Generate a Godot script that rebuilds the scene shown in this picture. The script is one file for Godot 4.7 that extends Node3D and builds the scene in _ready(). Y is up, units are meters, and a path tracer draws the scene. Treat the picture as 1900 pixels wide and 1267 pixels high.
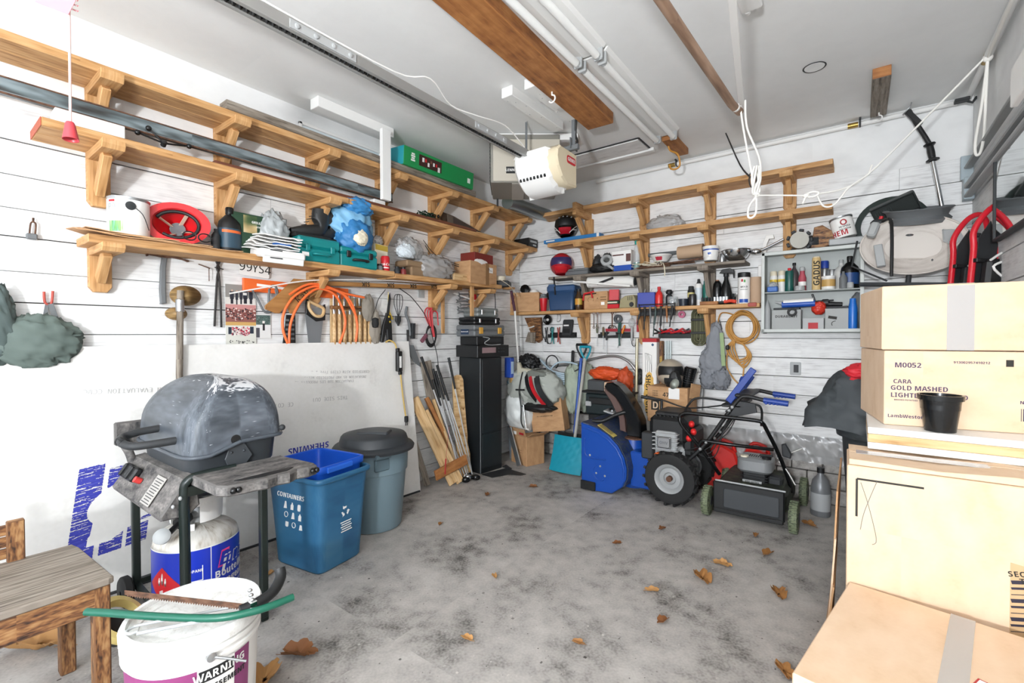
extends Node3D
# ---------------------------------------------------------------- mesh builder
class MB:
	var v := PackedVector3Array()
	var n := PackedVector3Array()
	var u := PackedVector2Array()
	func tri(a: Vector3, b: Vector3, c: Vector3, na: Vector3, nb: Vector3, nc: Vector3, ua := Vector2.ZERO, ub := Vector2.ZERO, uc := Vector2.ZERO) -> void:
		var g := (b - a).cross(c - a)
		if g.length_squared() < 1e-20:
			return
		if g.dot(na + nb + nc) > 0.0:
			v.append(a); v.append(c); v.append(b); n.append(na); n.append(nc); n.append(nb); u.append(ua); u.append(uc); u.append(ub)
		else:
			v.append(a); v.append(b); v.append(c); n.append(na); n.append(nb); n.append(nc); u.append(ua); u.append(ub); u.append(uc)
	func quad(a: Vector3, b: Vector3, c: Vector3, d: Vector3, nn: Vector3, ua := Vector2.ZERO, ub := Vector2.ZERO, uc := Vector2.ZERO, ud := Vector2.ZERO) -> void:
		tri(a, b, c, nn, nn, nn, ua, ub, uc)
		tri(a, c, d, nn, nn, nn, ua, uc, ud)
	# chamfered box; u runs along its longest side, in metres
	func box(c: Vector3, s: Vector3, bv := 0.002, xf := Transform3D.IDENTITY, off := Vector2.ZERO) -> MB:
		var h := s * 0.5
		bv = minf(bv, minf(h.x, minf(h.y, h.z)) * 0.6)
		var la := 0
		if s.y > s[la]: la = 1
		if s.z > s[la]: la = 2
		for ax in 3:
			var p := (ax + 1) % 3
			var q := (ax + 2) % 3
			var up := p
			var uq := q
			if la == q:
				up = q; uq = p
			for sg in [-1.0, 1.0]:
				var pts := []
				for k in [[-1, -1], [1, -1], [1, 1], [-1, 1]]:
					var w := Vector3.ZERO
					w[ax] = sg * h[ax]
					w[p] = k[0] * (h[p] - bv)
					w[q] = k[1] * (h[q] - bv)
					pts.append(w)
				var nn := Vector3.ZERO
				nn[ax] = sg
				var uv := []
				for w in pts:
					uv.append(Vector2(w[up], w[uq]) + off + Vector2(0.37 * ax, 0.21 * ax + 0.1 * sg))
				quad(xf * (c + pts[0]), xf * (c + pts[1]), xf * (c + pts[2]), xf * (c + pts[3]), (xf.basis * nn).normalized(), uv[0], uv[1], uv[2], uv[3])
		if bv <= 0.0:
			return self
		for ax in 3:
			var p := (ax + 1) % 3
			var q := (ax + 2) % 3
			for sp in [-1.0, 1.0]:
				for sq in [-1.0, 1.0]:
					var a := Vector3.ZERO
					var b := Vector3.ZERO
					a[p] = sp * h[p]; a[q] = sq * (h[q] - bv)
					b[p] = sp * (h[p] - bv); b[q] = sq * h[q]
					var e := Vector3.ZERO
					e[ax] = h[ax] - bv
					var nn := Vector3.ZERO
					nn[p] = sp; nn[q] = sq
					quad(xf * (c + a - e), xf * (c + b - e), xf * (c + b + e), xf * (c + a + e), (xf.basis * nn).normalized(), off, off, off, off)
		for sx in [-1.0, 1.0]:
			for sy in [-1.0, 1.0]:
				for sz in [-1.0, 1.0]:
					var k := Vector3(sx, sy, sz)
					var nn := (xf.basis * k).normalized()
					tri(xf * (c + k * Vector3(h.x, h.y - bv, h.z - bv)), xf * (c + k * Vector3(h.x - bv, h.y, h.z - bv)), xf * (c + k * Vector3(h.x - bv, h.y - bv, h.z)), nn, nn, nn, off, off, off)
		return self
	# bar between two points with a rectangular section (w across, t along up)
	func bar(a: Vector3, b: Vector3, w: float, t: float, up := Vector3.UP, bv := 0.002) -> MB:
		var z := (b - a).normalized()
		var x := up.cross(z)
		if x.length() < 0.01:
			x = Vector3.RIGHT.cross(z)
		x = x.normalized()
		var y := z.cross(x)
		return box(Vector3.ZERO, Vector3(w, t, (b - a).length()), bv, Transform3D(Basis(x, y, z), (a + b) * 0.5), Vector2(a.x + b.z, a.y))
	func tube(pts: Array, r: float, seg := 8, cap := true, r1 := -1.0) -> MB:
		if r1 < 0.0: r1 = r
		var m := pts.size()
		var t0: Vector3 = (pts[1] - pts[0]).normalized()
		var x := t0.cross(Vector3.UP)
		if x.length() < 0.05: x = t0.cross(Vector3.RIGHT)
		x = x.normalized()
		var prev := []
		var prevn := []
		var lv := 0.0
		for i in m:
			var t: Vector3
			if i == 0: t = t0
			elif i == m - 1: t = (pts[i] - pts[i - 1]).normalized()
			else: t = ((pts[i + 1] - pts[i]).normalized() + (pts[i] - pts[i - 1]).normalized()).normalized()
			if t.length() < 0.1: t = t0
			x = (x - t * x.dot(t)).normalized()
			var y := t.cross(x)
			var rr := lerpf(r, r1, float(i) / (m - 1))
			var ring := []
			var rn := []
			for k in seg + 1:
				var an := TAU * k / seg
				var d := x * cos(an) + y * sin(an)
				rn.append(d)
				ring.append(pts[i] + d * rr)
			var l2 := lv
			if i > 0:
				l2 = lv + (pts[i] - pts[i - 1]).length()
				for k in seg:
					var ua := Vector2(lv, r * TAU * k / seg)
					var ub := Vector2(l2, r * TAU * (k + 1) / seg)
					tri(prev[k], ring[k], ring[k + 1], prevn[k], rn[k], rn[k + 1], ua, Vector2(ub.x, ua.y), ub)
					tri(prev[k], ring[k + 1], prev[k + 1], prevn[k], rn[k + 1], prevn[k + 1], ua, ub, Vector2(ua.x, ub.y))
			if cap and (i == 0 or i == m - 1):
				var cn := -t if i == 0 else t
				for k in seg:
					tri(pts[i], ring[k], ring[k + 1], cn, cn, cn)
			lv = l2
			prev = ring; prevn = rn
			t0 = t
		return self
	# surface of revolution about y; prof = [Vector2(radius, height)...]
	func lathe(prof: Array, seg := 20, xf := Transform3D.IDENTITY, a0 := 0.0, a1 := TAU, sq := Vector2.ONE) -> MB:
		var m := prof.size()
		var lv := 0.0
		for i in m - 1:
			var p: Vector2 = prof[i]
			var q: Vector2 = prof[i + 1]
			var d := q - p
			if d.length() < 1e-6: continue
			var nm := Vector2(d.y, -d.x).normalized()
			var n0 := nm
			var n1 := nm
			if i > 0:
				var dd: Vector2 = p - prof[i - 1]
				var pn := Vector2(dd.y, -dd.x).normalized()
				if pn.dot(nm) > 0.72: n0 = (pn + nm).normalized()
			if i < m - 2:
				var dd2: Vector2 = prof[i + 2] - q
				var qn := Vector2(dd2.y, -dd2.x).normalized()
				if qn.dot(nm) > 0.72: n1 = (qn + nm).normalized()
			var l2 := lv + d.length()
			for k in seg:
				var A := lerpf(a0, a1, float(k) / seg)
				var B := lerpf(a0, a1, float(k + 1) / seg)
				var ca := Vector2(cos(A) * sq.x, sin(A) * sq.y)
				var cb := Vector2(cos(B) * sq.x, sin(B) * sq.y)
				var P := [Vector3(p.x * ca.x, p.y, p.x * ca.y), Vector3(p.x * cb.x, p.y, p.x * cb.y), Vector3(q.x * cb.x, q.y, q.x * cb.y), Vector3(q.x * ca.x, q.y, q.x * ca.y)]
				var N := [Vector3(n0.x * cos(A), n0.y, n0.x * sin(A)), Vector3(n0.x * cos(B), n0.y, n0.x * sin(B)), Vector3(n1.x * cos(B), n1.y, n1.x * sin(B)), Vector3(n1.x * cos(A), n1.y, n1.x * sin(A))]
				for j in 4:
					P[j] = xf * P[j]
					N[j] = (xf.basis * N[j]).normalized()
				var U := [Vector2(float(k) / seg, lv), Vector2(float(k + 1) / seg, lv), Vector2(float(k + 1) / seg, l2), Vector2(float(k) / seg, l2)]
				tri(P[0], P[1], P[2], N[0], N[1], N[2], U[0], U[1], U[2])
				tri(P[0], P[2], P[3], N[0], N[2], N[3], U[0], U[2], U[3])
			lv = l2
		return self
	func ball(c: Vector3, r: Vector3, seg := 12, rows := 8, xf := Transform3D.IDENTITY) -> MB:
		var pr := []
		for i in rows + 1:
			var a := -PI / 2 + PI * i / rows
			pr.append(Vector2(cos(a), sin(a)))
		return lathe(pr, seg, xf * Transform3D(Basis.from_scale(r), c))
	# extrude a polygon (xy plane of xf) by dep along +z of xf, with an optional face chamfer
	func prism(poly: PackedVector2Array, dep: float, xf := Transform3D.IDENTITY, bv := 0.0, smooth := false) -> MB:
		if not Geometry2D.is_polygon_clockwise(poly):
			var rv := poly.duplicate(); rv.reverse(); poly = rv
		var face := poly
		if bv > 0.0:
			var off := Geometry2D.offset_polygon(poly, -bv)
			if off.size() == 1:
				face = off[0]
		var idx := Geometry2D.triangulate_polygon(face)
		for side in 2:
			var z := 0.0 if side == 0 else dep
			var nn := (xf.basis * Vector3(0, 0, -1 if side == 0 else 1)).normalized()
			for i in range(0, idx.size(), 3):
				var A := face[idx[i]]; var B := face[idx[i + 1]]; var C := face[idx[i + 2]]
				tri(xf * Vector3(A.x, A.y, z), xf * Vector3(B.x, B.y, z), xf * Vector3(C.x, C.y, z), nn, nn, nn, A, B, C)
		var m := poly.size()
		var en := []
		for i in m:
			var d := poly[(i + 1) % m] - poly[i]
			en.append(Vector2(-d.y, d.x).normalized())
		var z0 := bv
		var z1 := dep - bv
		var lv := 0.0
		for i in m:
			var A := poly[i]; var B := poly[(i + 1) % m]
			var na: Vector2 = en[i]
			var nb: Vector2 = en[i]
			if smooth:
				var pa: Vector2 = en[(i + m - 1) % m]
				var pb: Vector2 = en[(i + 1) % m]
				if pa.dot(na) > 0.6: na = (pa + na).normalized()
				if pb.dot(nb) > 0.6: nb = (pb + nb).normalized()
			var NA := (xf.basis * Vector3(na.x, na.y, 0)).normalized()
			var NB := (xf.basis * Vector3(nb.x, nb.y, 0)).normalized()
			var l2 := lv + (B - A).length()
			var a0 := xf * Vector3(A.x, A.y, z0); var a1 := xf * Vector3(A.x, A.y, z1)
			var b0 := xf * Vector3(B.x, B.y, z0); var b1 := xf * Vector3(B.x, B.y, z1)
			tri(a0, b0, b1, NA, NB, NB, Vector2(lv, 0), Vector2(l2, 0), Vector2(l2, dep))
			tri(a0, b1, a1, NA, NB, NA, Vector2(lv, 0), Vector2(l2, dep), Vector2(lv, dep))
			if bv > 0.0:
				var fa := A - (na) * bv
				var fb := B - (nb) * bv
				for side in 2:
					var zf := 0.0 if side == 0 else dep
					var zs := z0 if side == 0 else z1
					var nz := -1.0 if side == 0 else 1.0
					var N2 := (NA + xf.basis * Vector3(0, 0, nz)).normalized()
					quad(xf * Vector3(A.x, A.y, zs), xf * Vector3(B.x, B.y, zs), xf * Vector3(fb.x, fb.y, zf), xf * Vector3(fa.x, fa.y, zf), N2)
			lv = l2
		return self
	# sheet through a grid of points g[i][j]; smooth normals; doubled with a thickness when th > 0
	func grid(g: Array, th := 0.0, closed := false, uvs := Vector2.ONE) -> MB:
		var R := g.size()
		var K: int = g[0].size()
		var N := []
		for i in R:
			var row := []
			for j in K:
				var du: Vector3 = g[mini(i + 1, R - 1)][j] - g[maxi(i - 1, 0)][j]
				var j0 := j - 1
				var j1 := j + 1
				if closed:
					j0 = (j - 1 + K - 1) % (K - 1)
					j1 = (j + 1) % (K - 1)
					if j == K - 1: j0 = K - 2; j1 = 1
				else:
					j0 = maxi(j0, 0); j1 = mini(j1, K - 1)
				var dv: Vector3 = g[i][j1] - g[i][j0]
				var c := du.cross(dv)
				row.append(c.normalized() if c.length() > 1e-12 else Vector3.UP)
			N.append(row)
		for i in R - 1:
			for j in K - 1:
				var ua := Vector2(float(j) / (K - 1), float(i) / (R - 1)) * uvs
				var ud := Vector2(float(j + 1) / (K - 1), float(i + 1) / (R - 1)) * uvs
				var ub := Vector2(ud.x, ua.y)
				var uc := Vector2(ua.x, ud.y)
				tri(g[i][j], g[i][j + 1], g[i + 1][j + 1], N[i][j], N[i][j + 1], N[i + 1][j + 1], ua, ub, ud)
				tri(g[i][j], g[i + 1][j + 1], g[i + 1][j], N[i][j], N[i + 1][j + 1], N[i + 1][j], ua, ud, uc)
				if th > 0.0:
					var o := [g[i][j] - N[i][j] * th, g[i][j + 1] - N[i][j + 1] * th, g[i + 1][j + 1] - N[i + 1][j + 1] * th, g[i + 1][j] - N[i + 1][j] * th]
					tri(o[0], o[1], o[2], -N[i][j], -N[i][j + 1], -N[i + 1][j + 1], ua, ub, ud)
					tri(o[0], o[2], o[3], -N[i][j], -N[i + 1][j + 1], -N[i + 1][j], ua, ud, uc)
		if th > 0.0:
			for i in R - 1:
				for j in [0, K - 1]:
					var a: Vector3 = g[i][j]; var b: Vector3 = g[i + 1][j]
					var e: Vector3 = (b - a).cross(N[i][j]).normalized()
					if j == 0 and e.dot(g[i][1] - a) > 0 or j == K - 1 and e.dot(g[i][K - 2] - a) > 0: e = -e
					quad(a, b, b - N[i + 1][j] * th, a - N[i][j] * th, e)
			for j in K - 1:
				for i in [0, R - 1]:
					var a: Vector3 = g[i][j]; var b: Vector3 = g[i][j + 1]
					var e: Vector3 = (b - a).cross(N[i][j]).normalized()
					if i == 0 and e.dot(g[1][j] - a) > 0 or i == R - 1 and e.dot(g[R - 2][j] - a) > 0: e = -e
					quad(a, b, b - N[i][j + 1] * th, a - N[i][j] * th, e)
		return self
	func mesh() -> ArrayMesh:
		var a := []
		a.resize(Mesh.ARRAY_MAX)
		a[Mesh.ARRAY_VERTEX] = v
		a[Mesh.ARRAY_NORMAL] = n
		a[Mesh.ARRAY_TEX_UV] = u
		var am := ArrayMesh.new()
		am.add_surface_from_arrays(Mesh.PRIMITIVE_TRIANGLES, a)
		return am
# ---------------------------------------------------------------- naming helpers
const V0 := Vector3.ZERO
func W(x: float, y: float) -> Vector2: return Vector2(x, y)
func PA(a: Array) -> PackedVector2Array: return PackedVector2Array(a)

var taken := {}
var M := {}
var b := MB.new()
var rng := RandomNumberGenerator.new()
var nz := FastNoiseLite.new()
func numbered(par: Node, called: String) -> String:
	var key := str(par.get_instance_id()) + called
	var k: int = taken.get(key, 0)
	taken[key] = k + 1
	return called if k == 0 else called + "_%03d" % k
func tag(o: Node3D, label: String, category: String, group := "") -> Node3D:
	o.set_meta("label", label)
	o.set_meta("category", category)
	if group != "": o.set_meta("group", group)
	return o
func thing(called: String, label: String, category: String, at := Vector3.ZERO, turn := 0.0, group := "") -> Node3D:
	var o := Node3D.new()
	o.name = numbered(self, called)
	add_child(o, true)
	o.position = at
	o.rotation.y = turn
	return tag(o, label, category, group)
func part(called: String, mb: MB, mat: Material, par: Node3D, label := "") -> MeshInstance3D:
	var o := MeshInstance3D.new()
	o.name = numbered(par, called)
	o.mesh = mb.mesh()
	if mb == b: b = MB.new()
	o.material_override = mat
	par.add_child(o, true)
	if label != "": o.set_meta("label", label)
	return o
func solo(called: String, mb: MB, mat: Material, label: String, category: String, at := Vector3.ZERO, turn := 0.0, group := "") -> MeshInstance3D:
	var o := part(called, mb, mat, self)
	o.position = at
	o.rotation.y = turn
	tag(o, label, category, group)
	return o
func struct(called: String, mb: MB, mat: Material) -> MeshInstance3D:
	var o := part(called, mb, mat, self)
	o.set_meta("kind", "structure")
	return o
func dup(src: Node3D, at: Vector3, turn: float, label: String) -> Node3D:
	var base := String(src.name).rstrip("0123456789").trim_suffix("_")
	var o := src.duplicate()
	o.name = numbered(self, base)
	add_child(o, true)
	o.position = at
	o.rotation.y = turn
	o.set_meta("label", label)
	return o
func words(t: String, size: float, mat: Material, par: Node3D, xf: Transform3D, called := "lettering", f := "Droid Sans", wt := 700) -> MeshInstance3D:
	var tm := TextMesh.new()
	var sf := SystemFont.new()
	sf.font_names = PackedStringArray([f])
	sf.font_weight = wt
	tm.font = sf
	tm.text = t
	tm.font_size = 32
	tm.pixel_size = size / 32.0
	tm.depth = 0.0006
	tm.curve_step = 4.0
	var o := MeshInstance3D.new()
	o.name = numbered(par, called)
	o.mesh = tm
	o.material_override = mat
	o.transform = xf
	par.add_child(o, true)
	return o
func T(p: Vector3, e := Vector3.ZERO) -> Transform3D:
	return Transform3D(Basis.from_euler(e * PI / 180.0), p)
func V(x: float, y: float, z: float) -> Vector3:
	return Vector3(x, y, z)
func arc(n: int, f: Callable) -> Array:
	var a := []
	for i in n + 1:
		a.append(f.call(float(i) / n))
	return a
# smooth curve through control points
func spline(c: Array, k := 6) -> Array:
	var o := []
	for i in c.size() - 1:
		var p0: Vector3 = c[maxi(i - 1, 0)]
		var p1: Vector3 = c[i]
		var p2: Vector3 = c[i + 1]
		var p3: Vector3 = c[mini(i + 2, c.size() - 1)]
		for j in k:
			o.append(p1.cubic_interpolate(p2, p0, p3, float(j) / k))
	o.append(c[c.size() - 1])
	return o
func round_rect(w: float, h: float, r: float, k := 5) -> PackedVector2Array:
	var o := PackedVector2Array()
	for q in 4:
		var c: Vector2 = [Vector2(w / 2 - r, h / 2 - r), Vector2(-w / 2 + r, h / 2 - r), Vector2(-w / 2 + r, -h / 2 + r), Vector2(w / 2 - r, -h / 2 + r)][q]
		for i in k + 1:
			var a := (q + float(i) / k) * PI / 2
			o.append(c + Vector2(cos(a), sin(a)) * r)
	return o
# ---------------------------------------------------------------- materials
func mat(c: Color, rough := 0.6, metal := 0.0) -> StandardMaterial3D:
	var m := StandardMaterial3D.new()
	m.albedo_color = c
	m.roughness = rough
	m.metallic = metal
	return m
func texm(img: Image, rough := 0.7, scale := Vector3.ONE, tri := false, metal := 0.0) -> StandardMaterial3D:
	var m := StandardMaterial3D.new()
	m.albedo_texture = ImageTexture.create_from_image(img)
	m.roughness = rough
	m.metallic = metal
	m.uv1_scale = scale
	m.uv1_triplanar = tri
	return m
# image whose colour runs along a ramp by layered noise: layers = [[fx, fy, weight, octaves]...]
func noisy(w: int, h: int, ramp: Array, layers: Array, sd: int, contrast := 1.0) -> Image:
	var im := Image.create(w, h, false, Image.FORMAT_RGB8)
	var ns := []
	for i in layers.size():
		var f := FastNoiseLite.new()
		f.seed = sd + i * 17
		f.noise_type = FastNoiseLite.TYPE_SIMPLEX_SMOOTH
		f.fractal_octaves = int(layers[i][3])
		f.frequency = 1.0
		ns.append(f)
	var m := ramp.size() - 1
	for y in h:
		for x in w:
			var t := 0.0
			for i in ns.size():
				t += ns[i].get_noise_2d(x * layers[i][0], y * layers[i][1]) * layers[i][2]
			t = clampf(0.5 + t * contrast, 0.0, 0.999) * m
			var k := int(t)
			im.set_pixel(x, y, (ramp[k] as Color).lerp(ramp[k + 1], t - k))
	return im
func C8(h: String) -> Color:
	return Color(h)
# ---------------------------------------------------------------- scene
func _ready() -> void:
	rng.seed = 7
	nz.seed = 5
	nz.frequency = 1.0
	# camera: 1.26 m up in the near right corner of the garage,73 degrees tall
	var cam := Camera3D.new()
	cam.name = "camera"
	cam.fov = 72.97
	cam.near = 0.02
	cam.transform = Transform3D(Basis.from_euler(Vector3(deg_to_rad(-0.88),deg_to_rad(36.845),deg_to_rad(-0.115))),Vector3(3.0,1.26,4.144))
	add_child(cam)
	cam.current = true
	# overcast daylight sky let in through an unseen opening behind the camera
	var env := Environment.new()
	var psm := ProceduralSkyMaterial.new()
	psm.sky_top_color = Color(0.86,0.91,0.97)
	psm.sky_horizon_color = Color(0.97,0.98,1.0)
	psm.ground_horizon_color = Color(0.72,0.71,0.69)
	psm.ground_bottom_color = Color(0.6,0.59,0.57)
	psm.sun_angle_max = 0.0
	psm.sky_energy_multiplier = 1.75
	var sky := Sky.new()
	sky.sky_material = psm
	env.background_mode = Environment.BG_SKY
	env.sky = sky
	env.ambient_light_source = Environment.AMBIENT_SOURCE_SKY
	env.tonemap_mode = Environment.TONE_MAPPER_LINEAR
	env.tonemap_exposure = 1.62
	env.sdfgi_enabled = true
	env.ssao_enabled = true
	env.ssil_enabled = true
	var we := WorldEnvironment.new()
	we.name = "world_environment"
	we.environment = env
	add_child(we)
	unseen_flash_lamp()
	make_materials()
	build_room()
	build_shelves()
	build_ceiling_things()
	build_left_floor()
	build_left_wall_tools()
	build_left_shelf_things()
	build_back_shelf_things()
	build_back_wall_tools()
	build_corner()
	build_machines()
	build_right()
	build_litter()
func unseen_flash_lamp() -> void:
	# unseen flash, out of view behind the camera, placed to light walls and ceiling
	var t := thing("unseen_flash_lamp","unseen round soft flash on a stand, out of view behind the camera, lighting the room","lamp",V(3.0,0,6.1))
	t.rotation.y = deg_to_rad(6)
	b.lathe([W(0.04,-0.12),W(0.17,0.0),W(0.175,0.012),W(0.165,0.012),W(0.04,-0.1)],28,T(V(0,1.45,0),V(-90,0,0)))
	part("reflector",b,mat(Color(0.04,0.04,0.04),0.6),t)
	var d := MB.new()
	d.lathe([W(0,0.004),W(0.164,0.004),W(0.164,0.0),W(0,0.0)],28,T(V(0,1.45,0),V(-90,0,0)))
	var dm := mat(Color(0.9,0.9,0.9),0.6)
	dm.emission_enabled = true
	dm.emission = Color(1,0.99,0.97)
	dm.emission_energy_multiplier = 1.5
	part("diffuser",d,dm,t)
	var s := MB.new()
	s.tube([V(0,0.25,0.1),V(0,1.38,0.1),V(0,1.45,0.12)],0.014)
	for k in 3:
		var a := TAU*k/3
		s.tube([V(0,0.45,0.1),V(cos(a)*0.3,0.01,0.1 + sin(a)*0.3)],0.01)
	part("stand",s,mat(Color(0.05,0.05,0.05),0.5),t)
	var l := AreaLight3D.new()
	l.name = "unseen_flash_light"
	l.area_size = W(0.28,0.28)
	l.light_color = Color(0.97,0.985,1.0)
	l.light_energy = 17.0  # out of view, strength and upward tilt set to light the ceiling and walls
	l.shadow_enabled = true
	l.area_range = 12.0
	l.position = V(0,1.45,-0.03)
	l.rotation.x = deg_to_rad(42)
	t.add_child(l)
func make_materials() -> void:
	var pine := [C8("94683c"),C8("b98a56"),C8("c99c69"),C8("d3ab7c")]
	M.pine = texm(noisy(512,256,pine,[[0.006,0.09,0.42,3],[0.03,0.5,0.12,2],[0.012,0.03,0.4,2]],3,1.0),0.62,V(0.9,3.2,1))
	M.pine_dark = texm(noisy(512,128,[C8("70472a"),C8("965f33"),C8("ab7340"),C8("b9824e")],[[0.006,0.07,0.4,3],[0.02,0.02,0.3,3],[0.03,0.4,0.14,2]],5,1.0),0.6,V(0.9,3.2,1))
	M.greywood = texm(noisy(512,128,[C8("4d443b"),C8("7b7064"),C8("8e8478"),C8("a1978a")],[[0.006,0.12,0.6,3],[0.03,0.6,0.25,2]],9,1.1),0.75,V(0.9,3.2,1))
	M.oldwood = texm(noisy(512,256,[C8("241610"),C8("6b4528"),C8("93683f"),C8("a98256")],[[0.01,0.05,0.6,3],[0.05,0.16,0.3,2]],13,1.2),0.6,V(1.2,3.0,1))
	M.rawwood = texm(noisy(512,128,[C8("9c7444"),C8("c8a271"),C8("d7b687"),C8("dfc296")],[[0.006,0.07,0.6,3],[0.03,0.4,0.2,2]],21,1.0),0.65,V(0.9,3.0,1))
	var wb := noisy(1024,256,[C8("9d9a98"),C8("d6d5d4"),C8("e8e8e7"),C8("eeeeed"),C8("f1f1f0")],[[0.006,0.1,0.3,3],[0.02,0.35,0.2,3],[0.012,0.02,0.22,3]],31,1.0)
	M.white_board = texm(wb,0.6,V(0.5,2.2,1))
	M.white_panel = texm(noisy(256,256,[C8("dededd"),C8("eaeae9"),C8("f0f0ef")],[[0.02,0.03,0.5,4]],33,1.0),0.65,V(0.6,0.6,1))
	M.white_paint = mat(C8("e9e8e5"),0.5)
	M.ceiling = texm(noisy(512,512,[C8("e4e4e2"),C8("ebebe9"),C8("efefed")],[[0.006,0.006,0.5,4],[0.05,0.05,0.12,2]],35,1.0),0.7,V(0.28,0.28,1))
	M.gap = mat(C8("2a2724"),0.9)
	M.card = texm(noisy(256,256,[C8("a67c55"),C8("b98f66"),C8("c49a70"),C8("c9a179")],[[0.02,0.05,0.5,3],[0.2,0.3,0.12,2]],41,0.9),0.8,V(1.5,1.5,1))
	M.card_pale = texm(noisy(512,256,[C8("cfae8c"),C8("dbbd9d"),C8("e0c4a6"),C8("e4caad")],[[0.008,0.03,0.5,3],[0.1,0.2,0.1,2]],43,0.9),0.8,V(1.2,1.2,1))
	M.card_edge = mat(C8("8e6a45"),0.85)
	M.black = mat(C8("18191a"),0.5)
	M.black_gloss = mat(C8("101112"),0.22)
	M.rubber = mat(C8("1d1d1d"),0.8)
	M.dark = mat(C8("2c2e30"),0.6)
	M.grey = mat(C8("6b6e70"),0.55)
	M.ltgrey = mat(C8("a9abab"),0.5)
	M.steel = mat(C8("b4b6b8"),0.28,0.9)
	M.chrome = mat(C8("d6d8da"),0.14,1.0)
	M.rust = texm(noisy(128,128,[C8("3a2b24"),C8("6a4a38"),C8("7d5f4c")],[[0.05,0.08,0.6,3]],47,1.1),0.75,V(4,4,1),false,0.3)
	M.iron = texm(noisy(256,64,[C8("3b3836"),C8("5d6668"),C8("8a969a"),C8("95a1a4")],[[0.012,0.06,0.6,3]],49,1.2),0.5,V(1,4,1),false,0.5)
	M.white = mat(C8("eceae6"),0.4)
	M.cream = mat(C8("e2d8c0"),0.4)
	M.red = mat(C8("c8202a"),0.35)
	M.orange = mat(C8("e8692c"),0.45)
	M.blue = mat(C8("1f4fa8"),0.35)
	M.teal = mat(C8("0e7f80"),0.38)
	M.green = mat(C8("1c7a42"),0.45)
	M.yellow = mat(C8("d8b83a"),0.45)
	M.paper = mat(C8("f0eeea"),0.7)
	M.ink = mat(C8("26241f"),0.7)
	M.redink = mat(C8("b3242b"),0.6)
	M.brass = mat(C8("a88a4a"),0.35,0.8)
	M.clear = mat(Color(0.92,0.95,0.96,0.25),0.08)
	M.clear.transparency = BaseMaterial3D.TRANSPARENCY_ALPHA
	M.poly = mat(Color(0.8,0.8,0.8,0.45),0.25)
	M.poly.transparency = BaseMaterial3D.TRANSPARENCY_ALPHA
# ---------------------------------------------------------------- room
func plank_wall(par: Node3D,joints: Array,u0: float,u1: float,cuts: Dictionary,f: Callable) -> void:
	# rows of boards between joint heights; f(u_centre,y_centre,length,height) gives centre,size and transform
	for i in joints.size() - 1:
		var xs: Array = [u0] + cuts.get(i,[]) + [u1]
		for k in xs.size() - 1:
			var g := rng.randf_range(0.0026,0.0052)
			var y0: float = joints[i] + g
			var y1: float = joints[i + 1] - rng.randf_range(0.0,0.001)
			var L: float = xs[k + 1] - xs[k] - (0.002 if k < xs.size() - 2 else 0.0)
			var r: Array = f.call((xs[k] + xs[k + 1])/2,(y0 + y1)/2,L,y1 - y0)
			b.box(Vector3.ZERO,r[1],0.0012,Transform3D(Basis.IDENTITY,r[0] + r[2]*rng.randf_range(0,0.0016)),W(rng.randf()*9,rng.randf()*9))
			part("board",b,M.white_board,par)
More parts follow.
